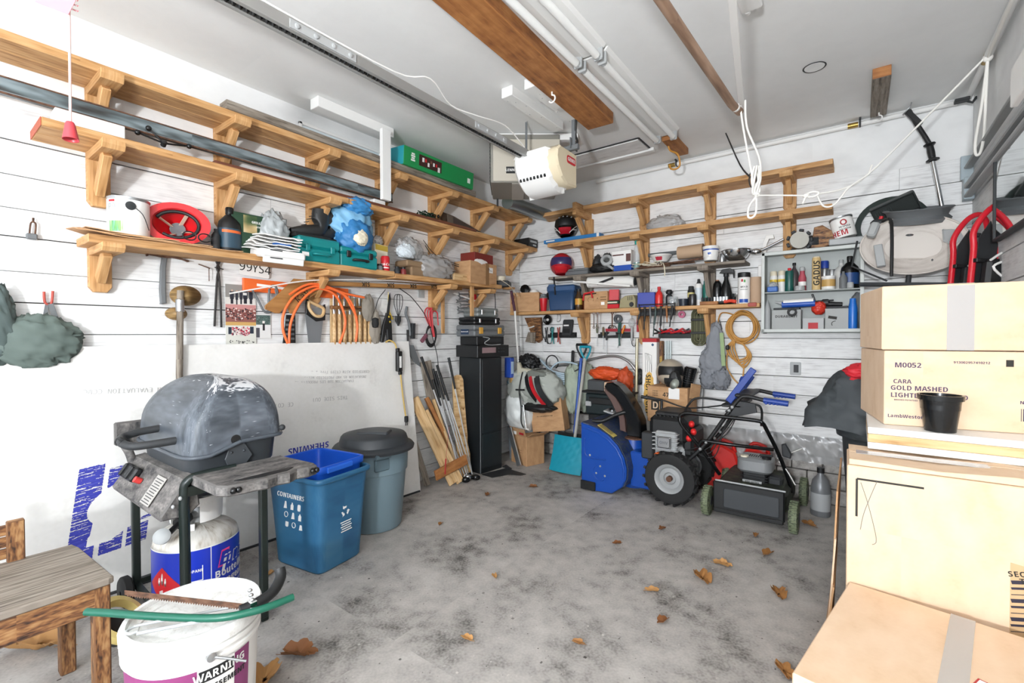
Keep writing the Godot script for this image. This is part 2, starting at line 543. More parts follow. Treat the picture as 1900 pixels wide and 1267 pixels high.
func build_room() -> void:
	var zr := 6.6
	# floor
	var fl := MB.new()
	fl.box(V(1.79,-0.06,zr/2),V(3.9,0.12,zr + 0.3),0.0)
	var ci := noisy(1400,1400,[C8("5a5653"),C8("8a8681"),C8("a5a09b"),C8("b1aca6"),C8("bab5af"),C8("c2beb8")],[[0.004,0.004,0.42,4],[0.02,0.02,0.28,4],[0.16,0.16,0.16,2]],61,1.15)
	for i in 2600:
		var x := rng.randi_range(2,1395)
		var y := rng.randi_range(2,1395)
		var lite := rng.randf() < 0.45
		var c := C8("cfcac3") if lite else C8("3a3633")
		var s := rng.randi_range(1,2) if rng.randf() < 0.9 else rng.randi_range(2,5)
		var ow := ci.get_pixel(x,y)
		ci.fill_rect(Rect2i(x,y,s,rng.randi_range(1,s)),ow.lerp(c,rng.randf_range(0.3,0.9)))
	for i in 60: # scratches and drag marks
		var p := W(rng.randf_range(100,1300),rng.randf_range(100,1300))
		var d := Vector2.from_angle(rng.randf()*TAU)
		for k in rng.randi_range(20,120):
			p += d
			d = d.rotated(rng.randf_range(-0.06,0.06))
			if p.x > 1 and p.y > 1 and p.x < 1398 and p.y < 1398:
				ci.set_pixelv(Vector2i(p),ci.get_pixelv(Vector2i(p)).lerp(C8("bdb8b1"),0.35))
	var fm := texm(ci,0.78,V(0.3,0.3,1))
	struct("floor",fl,fm)
	# unseen pale ground beyond the rear opening, bounces daylight up to the ceiling
	var dw := MB.new()
	dw.box(V(1.79,-0.16,zr + 10.1),V(30,0.1,20),0.0)
	struct("unseen_driveway",dw,mat(C8("cfccc7"),0.85))
	var ce := MB.new()
	ce.box(V(1.79,2.85,zr/2),V(3.9,0.14,zr + 0.3),0.0)
	struct("ceiling",ce,M.ceiling)
	# left wall: dark backing,a plain panel above,painted boards below
	var wl := MB.new()
	wl.box(V(-0.07,1.4,zr/2),V(0.112,2.8,zr + 0.2),0.0)
	var w := struct("wall_left",wl,M.gap)
	var pb := MB.new()
	pb.box(V(-0.008,2.53,3.3),V(0.016,0.52,6.6),0.001)
	part("panel",pb,M.white_panel,w)
	var JL := [0.0,0.12,0.27,0.42,0.57,0.72,0.865,1.01,1.125,1.262,1.405,1.543,1.697,1.823,1.969,2.121,2.27]
	plank_wall(w,JL,0.0,6.6,{2: [3.1],4: [2.2],6: [1.1],8: [4.2],9: [2.0],11: [4.6],12: [1.5],14: [2.7,5.0]},func(u,y,L,h): return [V(-0.008,y,u),V(0.016,h,L),V(1,0,0)])
	# back wall
	var wb := MB.new()
	wb.box(V(1.79,1.4,-0.07),V(3.9,2.8,0.112),0.0)
	w = struct("wall_back",wb,M.gap)
	var pb2 := MB.new()
	pb2.box(V(1.79,2.59,-0.008),V(3.58,0.4,0.016),0.001)
	part("panel",pb2,M.white_panel,w)
	var JB := [0.48,0.628,0.788,0.929,1.073,1.224,1.36,1.49,1.64,1.79,1.94,2.09,2.242,2.39]
	plank_wall(w,JB,0.0,3.58,{0: [1.9],1: [2.8],3: [0.31],4: [0.31],5: [0.31,2.3],6: [0.31],7: [0.31],8: [1.7],10: [1.2],11: [0.5,2.1],12: [3.22]},func(u,y,L,h): return [V(u,y,-0.008),V(L,h,0.016),V(0,0,1)])
	# block footing under the boards,painted grey,with crinkled plastic hanging over it
	var bm := texm(noisy(256,256,[C8("77736e"),C8("9d9994"),C8("b1ada8"),C8("c1beb9")],[[0.03,0.03,0.5,4],[0.2,0.2,0.2,2]],71,1.1),0.85,V(2,2,1))
	for r in 4:
		var x := -0.1*(r % 2)
		while x < 3.58:
			var x1 := minf(x + 0.2,3.58)
			var x0 := maxf(x,0.0)
			b.box(V((x0 + x1)/2,0.06 + r*0.115,0.01 + rng.randf_range(0,0.004)),V(x1 - x0 - 0.006,0.108,0.06),0.005,Transform3D.IDENTITY,W(rng.randf()*5,rng.randf()*5))
			part("block",b,bm,w)
			x += 0.2
	var g := []
	for i in 9:
		var row := []
		for j in 70:
			var u := j/69.0
			var x := lerpf(1.75,3.2,u)
			var y := lerpf(0.5,0.3 + 0.015*nz.get_noise_2d(u*40,3),i/8.0)
			row.append(V(x,y,0.055 + 0.014*nz.get_noise_2d(u*24,i*0.9) + (0.004 if i == 0 else 0.012)))
		g.append(row)
	var ps := MB.new()
	ps.grid(g)
	part("plastic_sheet",ps,M.poly,w)
	# right wall
	var wr := MB.new()
	wr.box(V(3.65,1.4,zr/2),V(0.112,2.8,zr + 0.2),0.0)
	w = struct("wall_right",wr,M.gap)
	var JR := [0.0,0.15,0.3,0.45,0.6,0.76,0.91,1.06,1.21,1.36,1.51,1.66,1.81,1.96,2.11]
	plank_wall(w,JR,0.0,6.6,{3: [2.2],8: [1.6]},func(u,y,L,h): return [V(3.588,y,u),V(0.016,h,L),V(-1,0,0)])
	var pr := MB.new()
	pr.box(V(3.588,2.45,3.3),V(0.016,0.66,6.6),0.001)
	part("panel",pr,M.white_panel,w)
	# unseen rear wall; its wide opening is placed to let daylight in
	var wd := MB.new()
	wd.box(V(0.18,1.4,zr + 0.08),V(0.46,2.8,0.14),0.0)
	wd.box(V(3.45,1.4,zr + 0.08),V(0.36,2.8,0.14),0.0)
	wd.box(V(1.84,2.6,zr + 0.08),V(2.9,0.42,0.14),0.0)
	struct("unseen_wall_rear",wd,M.white_panel)
	# pipe along the top of the back wall
	var pp := MB.new()
	pp.tube([V(0.95,2.745,0.03),V(3.5,2.745,0.03)],0.017,10)
	var pt := part("conduit_pipe",pp,M.white_paint,self)
	tag(pt,"long white pipe running along the top of the back wall","pipe")
	for x in [1.72,3.0]:
		var cp := MB.new()
		cp.box(V(x,2.75,0.03),V(0.012,0.045,0.045),0.002)
		cp.box(V(x,2.775,0.045),V(0.012,0.012,0.05),0.002)
		part("clamp",cp,M.dark,pt)
		var cb := MB.new()
		cb.tube([V(x - 0.07,2.745,0.03),V(x - 0.01,2.745,0.03)],0.0185,10)
		part("coupling",cb,M.brass,pt)
	var p2 := MB.new()
	p2.tube([V(3.545,2.745,0.06),V(3.545,2.745,1.7)],0.017,10)
	var q := solo("conduit_pipe",p2,M.white_paint,"white pipe in the angle of the ceiling and the right wall","pipe")
	var hk := MB.new()
	hk.box(V(3.51,2.72,0.12),V(0.07,0.02,0.05),0.003)
	hk.tube([V(3.53,2.72,0.1),V(3.56,2.70,0.1),V(3.58,2.73,0.1)],0.008)
	part("clamp",hk,M.dark,q)
	var br := MB.new()
	br.tube([V(3.545,2.745,0.55),V(3.545,2.745,0.62)],0.0185,10)
	part("coupling",br,M.brass,q)
# ---------------------------------------------------------------- shelving
# plan(u along the wall,y,d out from the wall) -> point
func LW(u: float,y: float,d: float) -> Vector3: return Vector3(d,y,u)
func BW(u: float,y: float,d: float) -> Vector3: return Vector3(u,y,d)
func shelf(label: String,P: Callable,top: float,dep: float,segs: Array,brs: Array,low: float,m: Material,th := 0.038,brace := true,armlen := 0.02) -> Node3D:
	var t := thing("wall_shelf",label,"shelf")
	var out: Vector3 = P.call(0.0,0.0,1.0)
	for s in segs:
		var w0 := 0.0
		for k in 2:
			var wd := dep*0.52 - 0.002 if k == 0 else dep*0.48
			var a: Vector3 = P.call(s[0],top - th/2,0.004 + w0 + wd/2)
			var e: Vector3 = P.call(s[1],top - th/2 + (s[2] if s.size() > 2 else 0.0),0.004 + w0 + wd/2)
			b.bar(a,e,wd,th,Vector3.UP,0.003)
			part("shelf_board",b,m,t)
			w0 += wd + 0.003
	for u in brs:
		var up := MB.new()
		var yt := top - th
		if low < yt - 0.05:
			var poly := PA([W(-0.043,yt),W(0.043,yt),W(0.043,low + 0.025),W(0.025,low),W(-0.025,low),W(-0.043,low + 0.025)])
			var bs := Basis(P.call(1.0,0.0,0.0),Vector3.UP,out)
			up.prism(poly,0.038,Transform3D(bs,P.call(u,0,0.002)),0.003)
			for i in up.u.size(): up.u[i] = W(up.u[i].y,up.u[i].x + u)
		var o := part("bracket",up,m,t)
		var am := MB.new()
		var ap := PA([W(0.0,yt),W(dep + armlen,yt),W(dep + armlen,yt - 0.02),W(dep - 0.015 + armlen,yt - 0.038),W(0.0,yt - 0.038)])
		am.prism(ap,0.086,Transform3D(Basis(out,Vector3.UP,out.cross(Vector3.UP)),P.call(u,0,0.04) - out.cross(Vector3.UP)*0.043),0.003)
		part("arm",am,m,o)
		if brace:
			var bb := MB.new()
			bb.bar(P.call(u + 0.004,yt - 0.035,dep - 0.045),P.call(u + 0.004,maxf(low + 0.06,yt - 0.27),0.052),0.036,0.058,out,0.003)
			part("brace",bb,m,o)
	return t
func build_shelves() -> void:
	var L := [3.54,2.985,2.43,1.868,1.32,0.772,0.222]
	shelf("long topmost pine shelf on the left wall under the ceiling",LW,2.49,0.24,[[5.2,2.05],[2.046,0.16]],L,2.2,M.pine)
	var s2 := shelf("long middle pine shelf on the left wall, red painted end",LW,2.18,0.245,[[3.765,2.3],[2.296,0.02]],L,1.885,M.pine)
	var ep := MB.new()
	ep.box(V(0.125,2.161,3.767),V(0.243,0.036,0.003),0.0005)
	part("painted_end",ep,mat(C8("b5573a"),0.6),s2)
	var s3 := shelf("lowest pine shelf on the left wall, above the hanging tools",LW,1.72,0.22,[[3.62,1.9,0.012],[1.896,0.6,0.02]],[3.54,2.43,1.32,0.8],1.47,M.pine)
	for k in 2:
		var ps := MB.new()
		if k == 0: ps.box(V(0.06,1.52,1.24),V(0.02,0.5,0.03),0.002,T(V0,V0))
		else: ps.box(V(0.19,1.6,1.0),V(0.02,0.35,0.04),0.002)
		part("hanging_batten",ps,M.pine,s3)
	var B := [0.866,1.43,2.0,2.575]
	var b1 := shelf("topmost pine shelf on the back wall, nearest the ceiling",BW,2.477,0.225,[[0.39,0.82],[0.91,2.853]],B.slice(1),2.2,M.pine)
	var am := MB.new()
	am.box(V(0.865,2.44,0.16),V(0.04,0.115,0.32),0.003)
	part("crosspiece",am,M.pine,b1)
	var up := MB.new()
	up.box(V(0.866,2.28,0.02),V(0.086,0.22,0.038),0.003)
	up.bar(V(0.83,2.39,0.2),V(0.85,2.19,0.05),0.036,0.055,V(0,0,1),0.003)
	part("bracket",up,M.pine,b1)
	shelf("second pine shelf from the top on the back wall, carrying a black helmet",BW,2.17,0.21,[[0.5,2.85]],B,1.84,M.pine)
	shelf("thin weathered grey shelf on the back wall, carrying a red helmet",BW,1.832,0.21,[[0.51,2.3]],B.slice(0,3),1.5,M.greywood,0.024)
	var s4 := shelf("lowest pine shelf on the back wall, crowded with bottles and boxes",BW,1.495,0.2,[[0.02,2.4]],[0.83,1.43,2.0],1.165,M.pine,0.03)
	var od := MB.new()
	od.prism(PA([W(0.1,1.44),W(0.31,1.44),W(0.32,1.2),W(0.28,1.17),W(0.22,1.2)]),0.03,T(V(0,0,0.02)),0.003)
	part("corner_bracket",od,M.oldwood,s4)
# ---------------------------------------------------------------- things under the ceiling and on the top shelves
func build_ceiling_things() -> void:
	# opener rail with its screw drive
	var t := thing("opener_rail","long grey steel rail of the garage door opener with a dark threaded strip","rail")
	b.box(V(1.195,2.487,3.6),V(0.014,0.05,4.1),0.002)
	b.box(V(1.157,2.487,3.6),V(0.008,0.05,4.1),0.002)
	b.box(V(1.175,2.51,3.6),V(0.05,0.006,4.1),0.002)
	b.box(V(1.15,2.462,3.6),V(0.014,0.005,4.1),0.001)
	b.box(V(1.2,2.462,3.6),V(0.02,0.005,4.1),0.001)
	part("channel",b,mat(C8("9b9b98"),0.4,0.3),t)
	var pts := []
	for i in 150:
		for k in 6:
			var a := TAU*k/6
			pts.append(V(1.176 + cos(a)*0.008,2.468 + sin(a)*0.008,1.6 + (i + k/6.0)*0.024))
	b.tube(pts,0.006,4)
	part("screw_drive",b,M.black,t)
	for z in [1.95,3.05]:
		b.box(V(1.204,2.487,z),V(0.005,0.036,0.3),0.001)
		for i in 4:
			b.lathe([W(0,0.008),W(0.009,0.006),W(0.011,0)],8,T(V(1.206,2.487,z - 0.12 + 0.08*i),V(0,0,-90)))
		part("splice_plate",b,M.ltgrey,t)
	b.tube(spline([V(1.2,2.515,1.6),V(1.23,2.56,1.85),V(1.22,2.53,2.1),V(1.2,2.52,2.3),V(1.25,2.56,2.5),V(1.21,2.52,2.7),V(1.2,2.517,3.4)],5),0.004,6)
	part("cable",b,M.white,t)
	# release cord,handle and tag
	t = thing("release_cord","red bell shaped pull handle hanging on a thin cord from the opener rail","pull cord")
	b.tube([V(1.18,2.46,3.832),V(1.18,1.87,3.834)],0.0032,8)
	part("cord",b,mat(C8("e8c2bc"),0.7),t)
	b.lathe([W(0.004,0.052),W(0.009,0.052),W(0.0115,0.046),W(0.0155,0.02),W(0.019,0),W(0.0165,0.001),W(0.009,0.03)],16,T(V(1.18,1.823,3.834),V(0,0,6)))
	part("handle",b,mat(C8("c54048"),0.4),t)
	b.box(Vector3.ZERO,V(0.075,0.11,0.0012),0.0,T(V(1.17,2.235,3.85),V(-12,60,-14)))
	part("warning_tag",b,mat(C8("f08a94"),0.6),t)
	for i in 5:
		words("WARNING EMERGENCY",0.007,mat(C8("c04858"),0.6),t,T(V(1.168,2.265 - i*0.015,3.846),V(-12,60,-14)))
	# opener motor
	t = thing("door_opener","cream plastic garage door opener motor with a white light cover hanging at the rail end","opener")
	b.prism(PA([W(-1.3,2.5),W(-1.52,2.505),W(-1.56,2.47),W(-1.57,2.42),W(-1.55,2.36),W(-1.5,2.3),W(-1.43,2.262),W(-1.3,2.275)]),0.335,T(V(1.1,0,0),V(0,90,0)),0.012,true)
	part("housing",b,mat(C8("e0d2b4"),0.42),t)
	b.prism(PA([W(-1.42,2.505),W(-1.57,2.495),W(-1.59,2.44),W(-1.575,2.37),W(-1.53,2.3),W(-1.46,2.25),W(-1.4,2.235),W(-1.34,2.24)]),0.29,T(V(1.085,0,0),V(0,90,0)),0.03,true)
	part("light_cover",b,mat(C8("f0efec"),0.35),t)
	for i in 8:
		b.box(V(1.13 + i*0.028,2.318,1.543),V(0.014,0.02,0.012),0.002)
	part("vent_slot",b,M.black,t)
	b.prism(round_rect(0.115,0.052,0.018),0.003,T(V(1.436,2.435,1.385),V(0,90,0)),0.001)
	var bd := part("badge",b,M.red,t)
	words("GENIE",0.034,M.white,bd,T(V(1.4405,2.435,1.385),V(0,90,0)))
	b.box(V(1.26,2.53,1.36),V(0.44,0.035,0.03),0.003)
	b.box(V(1.09,2.655,1.42),V(0.018,0.25,0.004),0.001)
	b.box(V(1.44,2.655,1.36),V(0.03,0.25,0.004),0.001)
	b.box(V(1.43,2.56,1.34),V(0.006,0.07,0.1),0.001)
	part("hanger",b,M.grey,t)
	b.tube(spline([V(1.46,2.76,1.36),V(1.465,2.7,1.37),V(1.45,2.62,1.35),V(1.47,2.56,1.36),V(1.44,2.52,1.36)],5),0.008,8)
	b.box(V(1.46,2.75,1.36),V(0.03,0.04,0.03),0.006)
	part("power_cord",b,M.black,t)
	# unit heater
	t = thing("unit_heater","large beige metal gas heater hung in the corner under the ceiling","heater",V(0.86,2.4,1.12),deg_to_rad(36.9))
	b.box(V(0,0.18,0),V(0.52,0.36,0.44),0.006)
	part("cabinet",b,mat(C8("8b8880"),0.45,0.2),t)
	b.box(V(0.01,0.165,0.223),V(0.5,0.31,0.008),0.003)
	part("front_panel",b,mat(C8("bdb6a8"),0.45),t)
	for i in 12:
		b.box(V(-0.264,0.03 + i*0.025,0.0),V(0.008,0.012,0.36),0.002,T(V0))
	part("side_louvre",b,M.dark,t)
	b.box(V(-0.05,-0.004,0.0),V(0.1,0.006,0.42),0.002)
	part("bottom_strap",b,mat(C8("a8a49c"),0.45),t)
	b.box(V(-0.09,0.09,0.229),V(0.105,0.05,0.004),0.001)
	bd = part("badge",b,M.black,t)
	words("LENNOX",0.026,M.white,bd,T(V(-0.095,0.09,0.2315)))
	b.box(V(0.1,0.35,0.18),V(0.6,0.05,0.05),0.004)
	part("mounting_batten",b,M.white_paint,t)
	b.tube([V(-0.22,0.36,-0.2),V(-0.22,-0.06,-0.2)],0.008)
	part("hanger_rod",b,M.dark,t)
	b.tube([V(0.49,2.44,0.86),V(0.4,2.5,0.05)],0.06,18)
	solo("flue_duct",b,mat(C8("8d9496"),0.3,0.85),"round galvanised duct running from the heater to the back wall","duct")
	# loose beam fixed to the ceiling
	t = thing("ceiling_plank","wide orange pine plank fixed flat to the ceiling with a white hook","plank")
	b.bar(V(1.553,2.742,1.18),V(1.66,2.742,4.2),0.19,0.076,Vector3.UP,0.004)
	part("plank",b,M.pine_dark,t)
	var hookp := func(p: Vector3,r: float,y: float): return [V(p.x,p.y,p.z),V(p.x,p.y - 0.02,p.z)] + arc(10,func(s): return V(p.x + r*sin(s*4.2),p.y - 0.02 - r + r*cos(s*4.2),p.z))
	b.tube(hookp.call(V(1.53,2.705,1.78),0.022,0),0.005,8)
	part("hook",b,M.white,t)
	# fluorescent tubes
	for k in 2:
		t = thing("tube_light",["twin tube fluorescent light on the ceiling, the one nearer the back wall","twin tube fluorescent light on the ceiling, the one cut by the photo edge"][k],"ceiling light",V(1.835,2.78,1.265 + 1.24*k))
		b.prism(PA([W(-0.1,0),W(0.1,0),W(0.085,-0.018),W(0.03,-0.03),W(-0.03,-0.03),W(-0.085,-0.018)]),1.22,T(V(0,0,-0.61)),0.002)
		part("fixture_body",b,M.white_paint,t)
		for s in [-1,1]:
			b.tube([V(0.06*s,-0.062,-0.585),V(0.06*s,-0.062,0.585)],0.019,14)
			part("tube",b,mat(C8("f3f3f0"),0.2),t)
			for e in [-1,1]:
				b.box(V(0.06*s,-0.045,0.597*e),V(0.05,0.07,0.02),0.006)
				b.tube([V(0.06*s,-0.062,0.575*e),V(0.06*s,-0.062,0.59*e)],0.0195,12)
				part("socket",b,M.ltgrey,t)
	t = thing("ceiling_block","short dark pine block with a tan utility hook at the tube light end","block")
	b.bar(V(1.835,2.755,0.24),V(1.835,2.755,0.62),0.09,0.05,Vector3.UP,0.003)
	part("block",b,M.pine_dark,t)
	b.tube(spline([V(1.8,2.74,0.5),V(1.81,2.7,0.48),V(1.85,2.68,0.42),V(1.86,2.6,0.4),V(1.83,2.575,0.4),V(1.79,2.585,0.4),V(1.78,2.62,0.4)],4),0.007,8)
	part("hook",b,mat(C8("c58a35"),0.45),t)
	# white battens holding the opener
	for k in 2:
		b.box(V(0,-0.03,0),V(0.083,0.06,0.61),0.003)
		t = solo("ceiling_batten",b,M.white_paint,["white painted batten on the ceiling next to the orange plank","white painted batten on the ceiling nearer the left wall"][1 - k],"batten",V(1.263 + 0.172*k,2.78,1.57),0.0,"white battens above the opener")
		for i in 7:
			b.ball(V(rng.randf_range(-0.03,0.03),-0.06,rng.randf_range(-0.28,0.28)),V(0.004,0.0015,0.004),6,4)
		part("nail_head",b,M.ltgrey,t).set_meta("kind","stuff")
	# closet pole and the white lath it is lashed to
	b.tube([V(2.462,2.5,1.3),V(2.445,2.5,1.42),V(2.36,2.5,3.6)],0.021,12)
	t = solo("wooden_pole",b,texm(noisy(256,64,[C8("6e5442"),C8("9a7c66"),C8("b89a84")],[[0.01,0.06,0.6,3]],81,1.0),0.6,V(1,6,1)),"round brown wooden pole hung below the ceiling","pole")
	b.tube([V(2.455,2.5,1.36),V(2.454,2.5,1.375)],0.022,12)
	part("band",b,M.white,t)
	b.bar(V(2.475,2.53,1.33),V(2.74,2.53,3.1),0.03,0.026,Vector3.UP,0.002)
	solo("white_lath",b,M.white,"narrow white wooden lath crossing above the end of the brown pole","lath")
	# rope
	var bun := V(2.53,2.09,1.2)
	b.tube(spline([V(2.47,2.53,1.34),V(2.48,2.4,1.29),bun + V(-0.03,0.14,0.02),bun + V(0,-0.05,0)]),0.0055,8)
	b.tube(spline([V(2.5,2.53,1.36),V(2.5,2.4,1.3),bun + V(0.02,0.14,0),bun + V(0.01,-0.05,0)]),0.0055,8)
	for i in 6:
		var a := i*1.1
		b.tube(spline([bun + V(0.012*cos(a),0.12,0.014*sin(a)),bun + V(0.022*cos(a + 0.7),0.05,0.02*sin(a + 0.7)),bun + V(0.018*cos(a + 1.8),-0.02,0.02*sin(a + 1.8)),bun + V(0.0,-0.055,0)],4),0.0062,6)
	b.tube(arc(14,func(s): return bun + V(0.016*cos(s*13),-0.04 + s*0.012,0.016*sin(s*13))),0.0062,6)
	b.tube(spline([bun + V(0,-0.05,0),bun + V(-0.035,-0.1,0),bun + V(-0.04,-0.155,0),bun + V(-0.02,-0.165,0),bun + V(0,-0.14,0),bun + V(0.002,-0.06,0)]),0.0062,8)
	var kn := V(2.76,2.04,1.05)
	b.tube(spline([bun + V(0.01,-0.045,0),V(2.65,2.045,1.12),kn],5),0.0045,8)
	b.ball(kn,V(0.018,0.012,0.012))
	b.tube(spline([kn,kn + V(-0.01,-0.025,0),kn + V(-0.016,-0.045,0.01)],3),0.006,6)
	b.tube(arc(12,func(s): return kn + V(0.03 + 0.03*cos(s*TAU),0.002 + 0.014*sin(s*TAU),0)),0.0055,6)
	b.tube(spline([kn + V(0.05,0,0),V(2.84,1.975,1.02),V(2.89,1.98,1.0),V(2.95,2.07,0.95),V(3.02,2.13,0.9)]),0.005,8)
	b.tube(spline([kn + V(0.05,0,0),V(2.93,2.07,0.96),V(3.04,2.15,0.88),V(3.3,2.47,0.68),V(3.53,2.735,0.62)]),0.0055,8)
	b.tube([V(3.04,2.15,0.88),V(3.055,2.2,0.87)],0.004,6)
	var kr := V(3.545,2.735,0.62)
	b.ball(kr,V(0.022,0.022,0.024))
	b.tube([kr,V(3.51,2.66,1.2),V(3.5,2.66,1.9)],0.0075,8)
	b.tube(spline([kr,V(3.54,2.55,0.62),V(3.535,2.34,0.62),V(3.522,2.24,0.62),V(3.505,2.23,0.62),V(3.502,2.3,0.62),V(3.525,2.5,0.62),kr]),0.0068,8)
	solo("rope",b,mat(C8("f2efe8"),0.75),"white rope looped from the lath and pole across to the right wall pipe","rope")
	b.tube(spline([V(2.23,2.7,0.55),V(2.4,2.32,0.95),V(2.5,2.16,1.17)],4),0.005,6)
	b.tube(arc(12,func(s): return V(2.51 + 0.02*cos(s*TAU),2.15 + 0.05*sin(s*TAU),1.18)),0.0035,5)
	solo("bungee_cord",b,M.black,"thin black bungee cord running into the white rope bundle","cord")
	# small things on the ceiling
	b.lathe([W(0.05,-0.001),W(0.052,-0.003),W(0.056,-0.003),W(0.058,-0.001)],32,T(V(2.79,2.779,0.985)))
	t = solo("ceiling_cover",b,M.dark,"round flush cover plate outline in the ceiling","cover plate")
	b.lathe([W(0,-0.004),W(0.049,-0.004),W(0.051,0)],32,T(V(2.79,2.78,0.985)))
	part("plate",b,M.ceiling,t)
	t = thing("attic_hatch","white painted board hatch with a raised strip in the ceiling by the back wall","hatch")
	b.box(V(1.29,2.774,0.55),V(0.66,0.012,0.23),0.002)
	part("panel",b,M.white_board,t)
	b.box(V(1.29,2.768,0.41),V(0.74,0.024,0.045),0.002)
	part("strip",b,M.white_paint,t)
	b.box(V(1.29,2.777,0.68),V(0.68,0.008,0.012),0.001)
	b.box(V(1.63,2.777,0.56),V(0.012,0.008,0.24),0.001)
	part("gap",b,M.dark,t)
	t = thing("ceiling_block","dark brown wooden block with an orange end and a small hook, near the right wall","block")
	b.box(V(3.098,2.75,0.46),V(0.086,0.06,0.59),0.003)
	part("block",b,M.greywood,t)
	b.box(V(3.098,2.75,0.757),V(0.084,0.058,0.004),0.001)
	part("end_grain",b,M.pine_dark,t)
	b.tube(hookp.call(V(3.1,2.722,0.23),0.018,0),0.004,8)
	part("hook",b,M.white,t)
	t = thing("junction_box","small white electrical box on the ceiling beside the white lath","box")
	b.box(V(2.6,2.758,1.9),V(0.09,0.044,0.25),0.006)
	part("box",b,M.white_paint,t)
	b.tube([V(2.58,2.745,1.775),V(2.58,2.745,1.755)],0.012,10)
	part("plug",b,M.white,t)
	# --- on the topmost left shelf
	b.bar(V(0.2,2.518,3.05),V(0.2,2.518,1.0),0.09,0.05,Vector3.UP,0.003)
	solo("old_board",b,M.greywood,"long dark weathered board lying along the topmost left shelf","board")
	b.bar(V(0.1,2.52,2.3),V(0.1,2.52,1.3),0.05,0.05,Vector3.UP,0.003)
	solo("old_board",b,M.oldwood,"short brown board behind the dark board on the topmost left shelf","board")
	b.box(V(0.205,2.745,2.22),V(0.09,0.068,0.6),0.003)
	solo("ceiling_batten",b,M.white_paint,"white painted batten on the ceiling above the left wall shelf","batten")
	b.box(V(0.29,2.47,2.03),V(0.03,0.5,0.075),0.002)
	solo("white_post",b,M.white_paint,"white upright batten in front of the upper left shelves beside the green box","batten")
	t = thing("framed_panel","white framed panel leaning against the left wall on the topmost shelf","panel",V(0.03,2.49,2.2))
	b.box(V(0,0.09,0),V(0.006,0.18,0.62),0.001)
	part("pane",b,mat(C8("cfd8dc"),0.25),t)
	for q in [[0.175,0.0,0.02,0.66],[0.01,0.0,0.02,0.66]]:
		b.box(V(0.006,q[0],q[1]),V(0.016,q[2],q[3]),0.002)
	for s in [-1,1]:
		b.box(V(0.006,0.092,0.32*s),V(0.016,0.18,0.02),0.002)
	part("frame",b,M.white_paint,t)
	t = thing("tree_box","long green and teal carton with a small picture on the topmost left shelf","carton",V(0.175,2.545,1.46))
	t.rotation.z = deg_to_rad(-4)
	b.box(V(0,0.07,0),V(0.19,0.14,0.78),0.002)
	part("carton",b,mat(C8("1d8a4a"),0.5),t)
	b.box(V(0,0.07,0.3905),V(0.186,0.136,0.002),0.0)
	part("end_panel",b,mat(C8("1c98a5"),0.5),t)
	b.box(V(0.0955,0.075,0.12),V(0.001,0.085,0.24),0.0)
	var pic := part("picture",b,mat(C8("3d2420"),0.5),t)
	for i in 7:
		var s := rng.randf_range(0.012,0.024)
		b.box(V(0.0965,0.06 + rng.randf_range(-0.02,0.035),0.03 + i*0.028),V(0.0008,s*1.6,s),0.0)
		part("print_patch",b,[M.white,M.red,M.white,mat(C8("7a5040"),0.6)][i % 4],pic)
	b.box(V(0.0955,0.06,-0.33),V(0.001,0.04,0.035),0.0)
	for i in 4:
		b.box(V(0.0955,0.1 - i*0.016,0.3),V(0.001,0.012,0.03 + 0.01*(i % 2)),0.0)
	part("label",b,M.white,t)
	# --- on the middle left shelf
	t = thing("angle_iron","long rusty steel channel bar above the middle left shelf","steel bar")
	b.box(V(0.2,2.283,3.2),V(0.008,0.06,2.6),0.001)
	b.box(V(0.185,2.254,3.2),V(0.04,0.007,2.6),0.001)
	b.box(V(0.185,2.312,3.2),V(0.04,0.007,2.6),0.001)
	part("web",b,M.iron,t)
	b.box(V(0.205,2.249,3.2),V(0.008,0.008,2.6),0.001)
	b.box(V(0.205,2.314,3.2),V(0.008,0.006,2.6),0.001)
	part("edge",b,M.rust,t)
	b.box(V(0.17,2.216,3.6),V(0.1,0.06,0.24),0.003)
	solo("white_block",b,M.white_paint,"white wooden block under the steel bar near the red shelf end","block")
	b.box(V(0.16,2.212,2.02),V(0.1,0.055,0.1),0.003)
	solo("white_block",b,M.white_paint,"small white block under the far end of the steel bar","block")
	b.bar(V(0.19,2.193,3.1),V(0.22,2.193,1.0),0.06,0.022,Vector3.UP,0.002)
	solo("old_board",b,mat(C8("6b3d2a"),0.5),"thin reddish brown strip lying along the middle left shelf","board")
	t = thing("drill_handle","black three armed machine handle with ball knobs on the middle left shelf","handle",V(0.225,2.215,3.33))
	b.lathe([W(0,-0.015),W(0.012,-0.015),W(0.012,0.012),W(0.006,0.016),W(0,0.016)],12,T(V0,V(0,0,-60)))
	part("hub",b,M.black,t)
	for p in [V(-0.005,0.055,0.06),V(0.0,0.018,0.105),V(-0.005,0.022,-0.11)]:
		b.tube([V0,p],0.0045,8)
		b.ball(p,V(0.013,0.013,0.013))
		part("arm",b,M.black_gloss,t)
	t = thing("dark_boards","dark thin panels leaning against the left wall on the middle shelf","panel")
	for k in 3:
		b.prism(PA([W(0,0),W(0.66 - k*0.1,0),W(0.6 - k*0.12,0.05),W(0.18,0.16 - 0.03*k),W(0.03,0.17 - 0.02*k)]),0.006,T(V(0.1 + 0.02*k,2.182,1.28 - k*0.05),V(0,90,0))*T(V0,V(-18,0,0)),0.001)
		part("panel",b,[mat(C8("5b4b40"),0.5),mat(C8("70655a"),0.6),mat(C8("4b4441"),0.5)][k],t)
	b.bar(V(0.21,2.187,1.25),V(0.2,2.187,0.18),0.05,0.012,Vector3.UP,0.001)
	solo("trim_strip",b,M.rawwood,"pale trim strip lying along the right end of the middle left shelf","trim")
	t = thing("string_lights","tangled dark green string of lights on the middle left shelf","string lights",V(0.19,2.18,1.55))
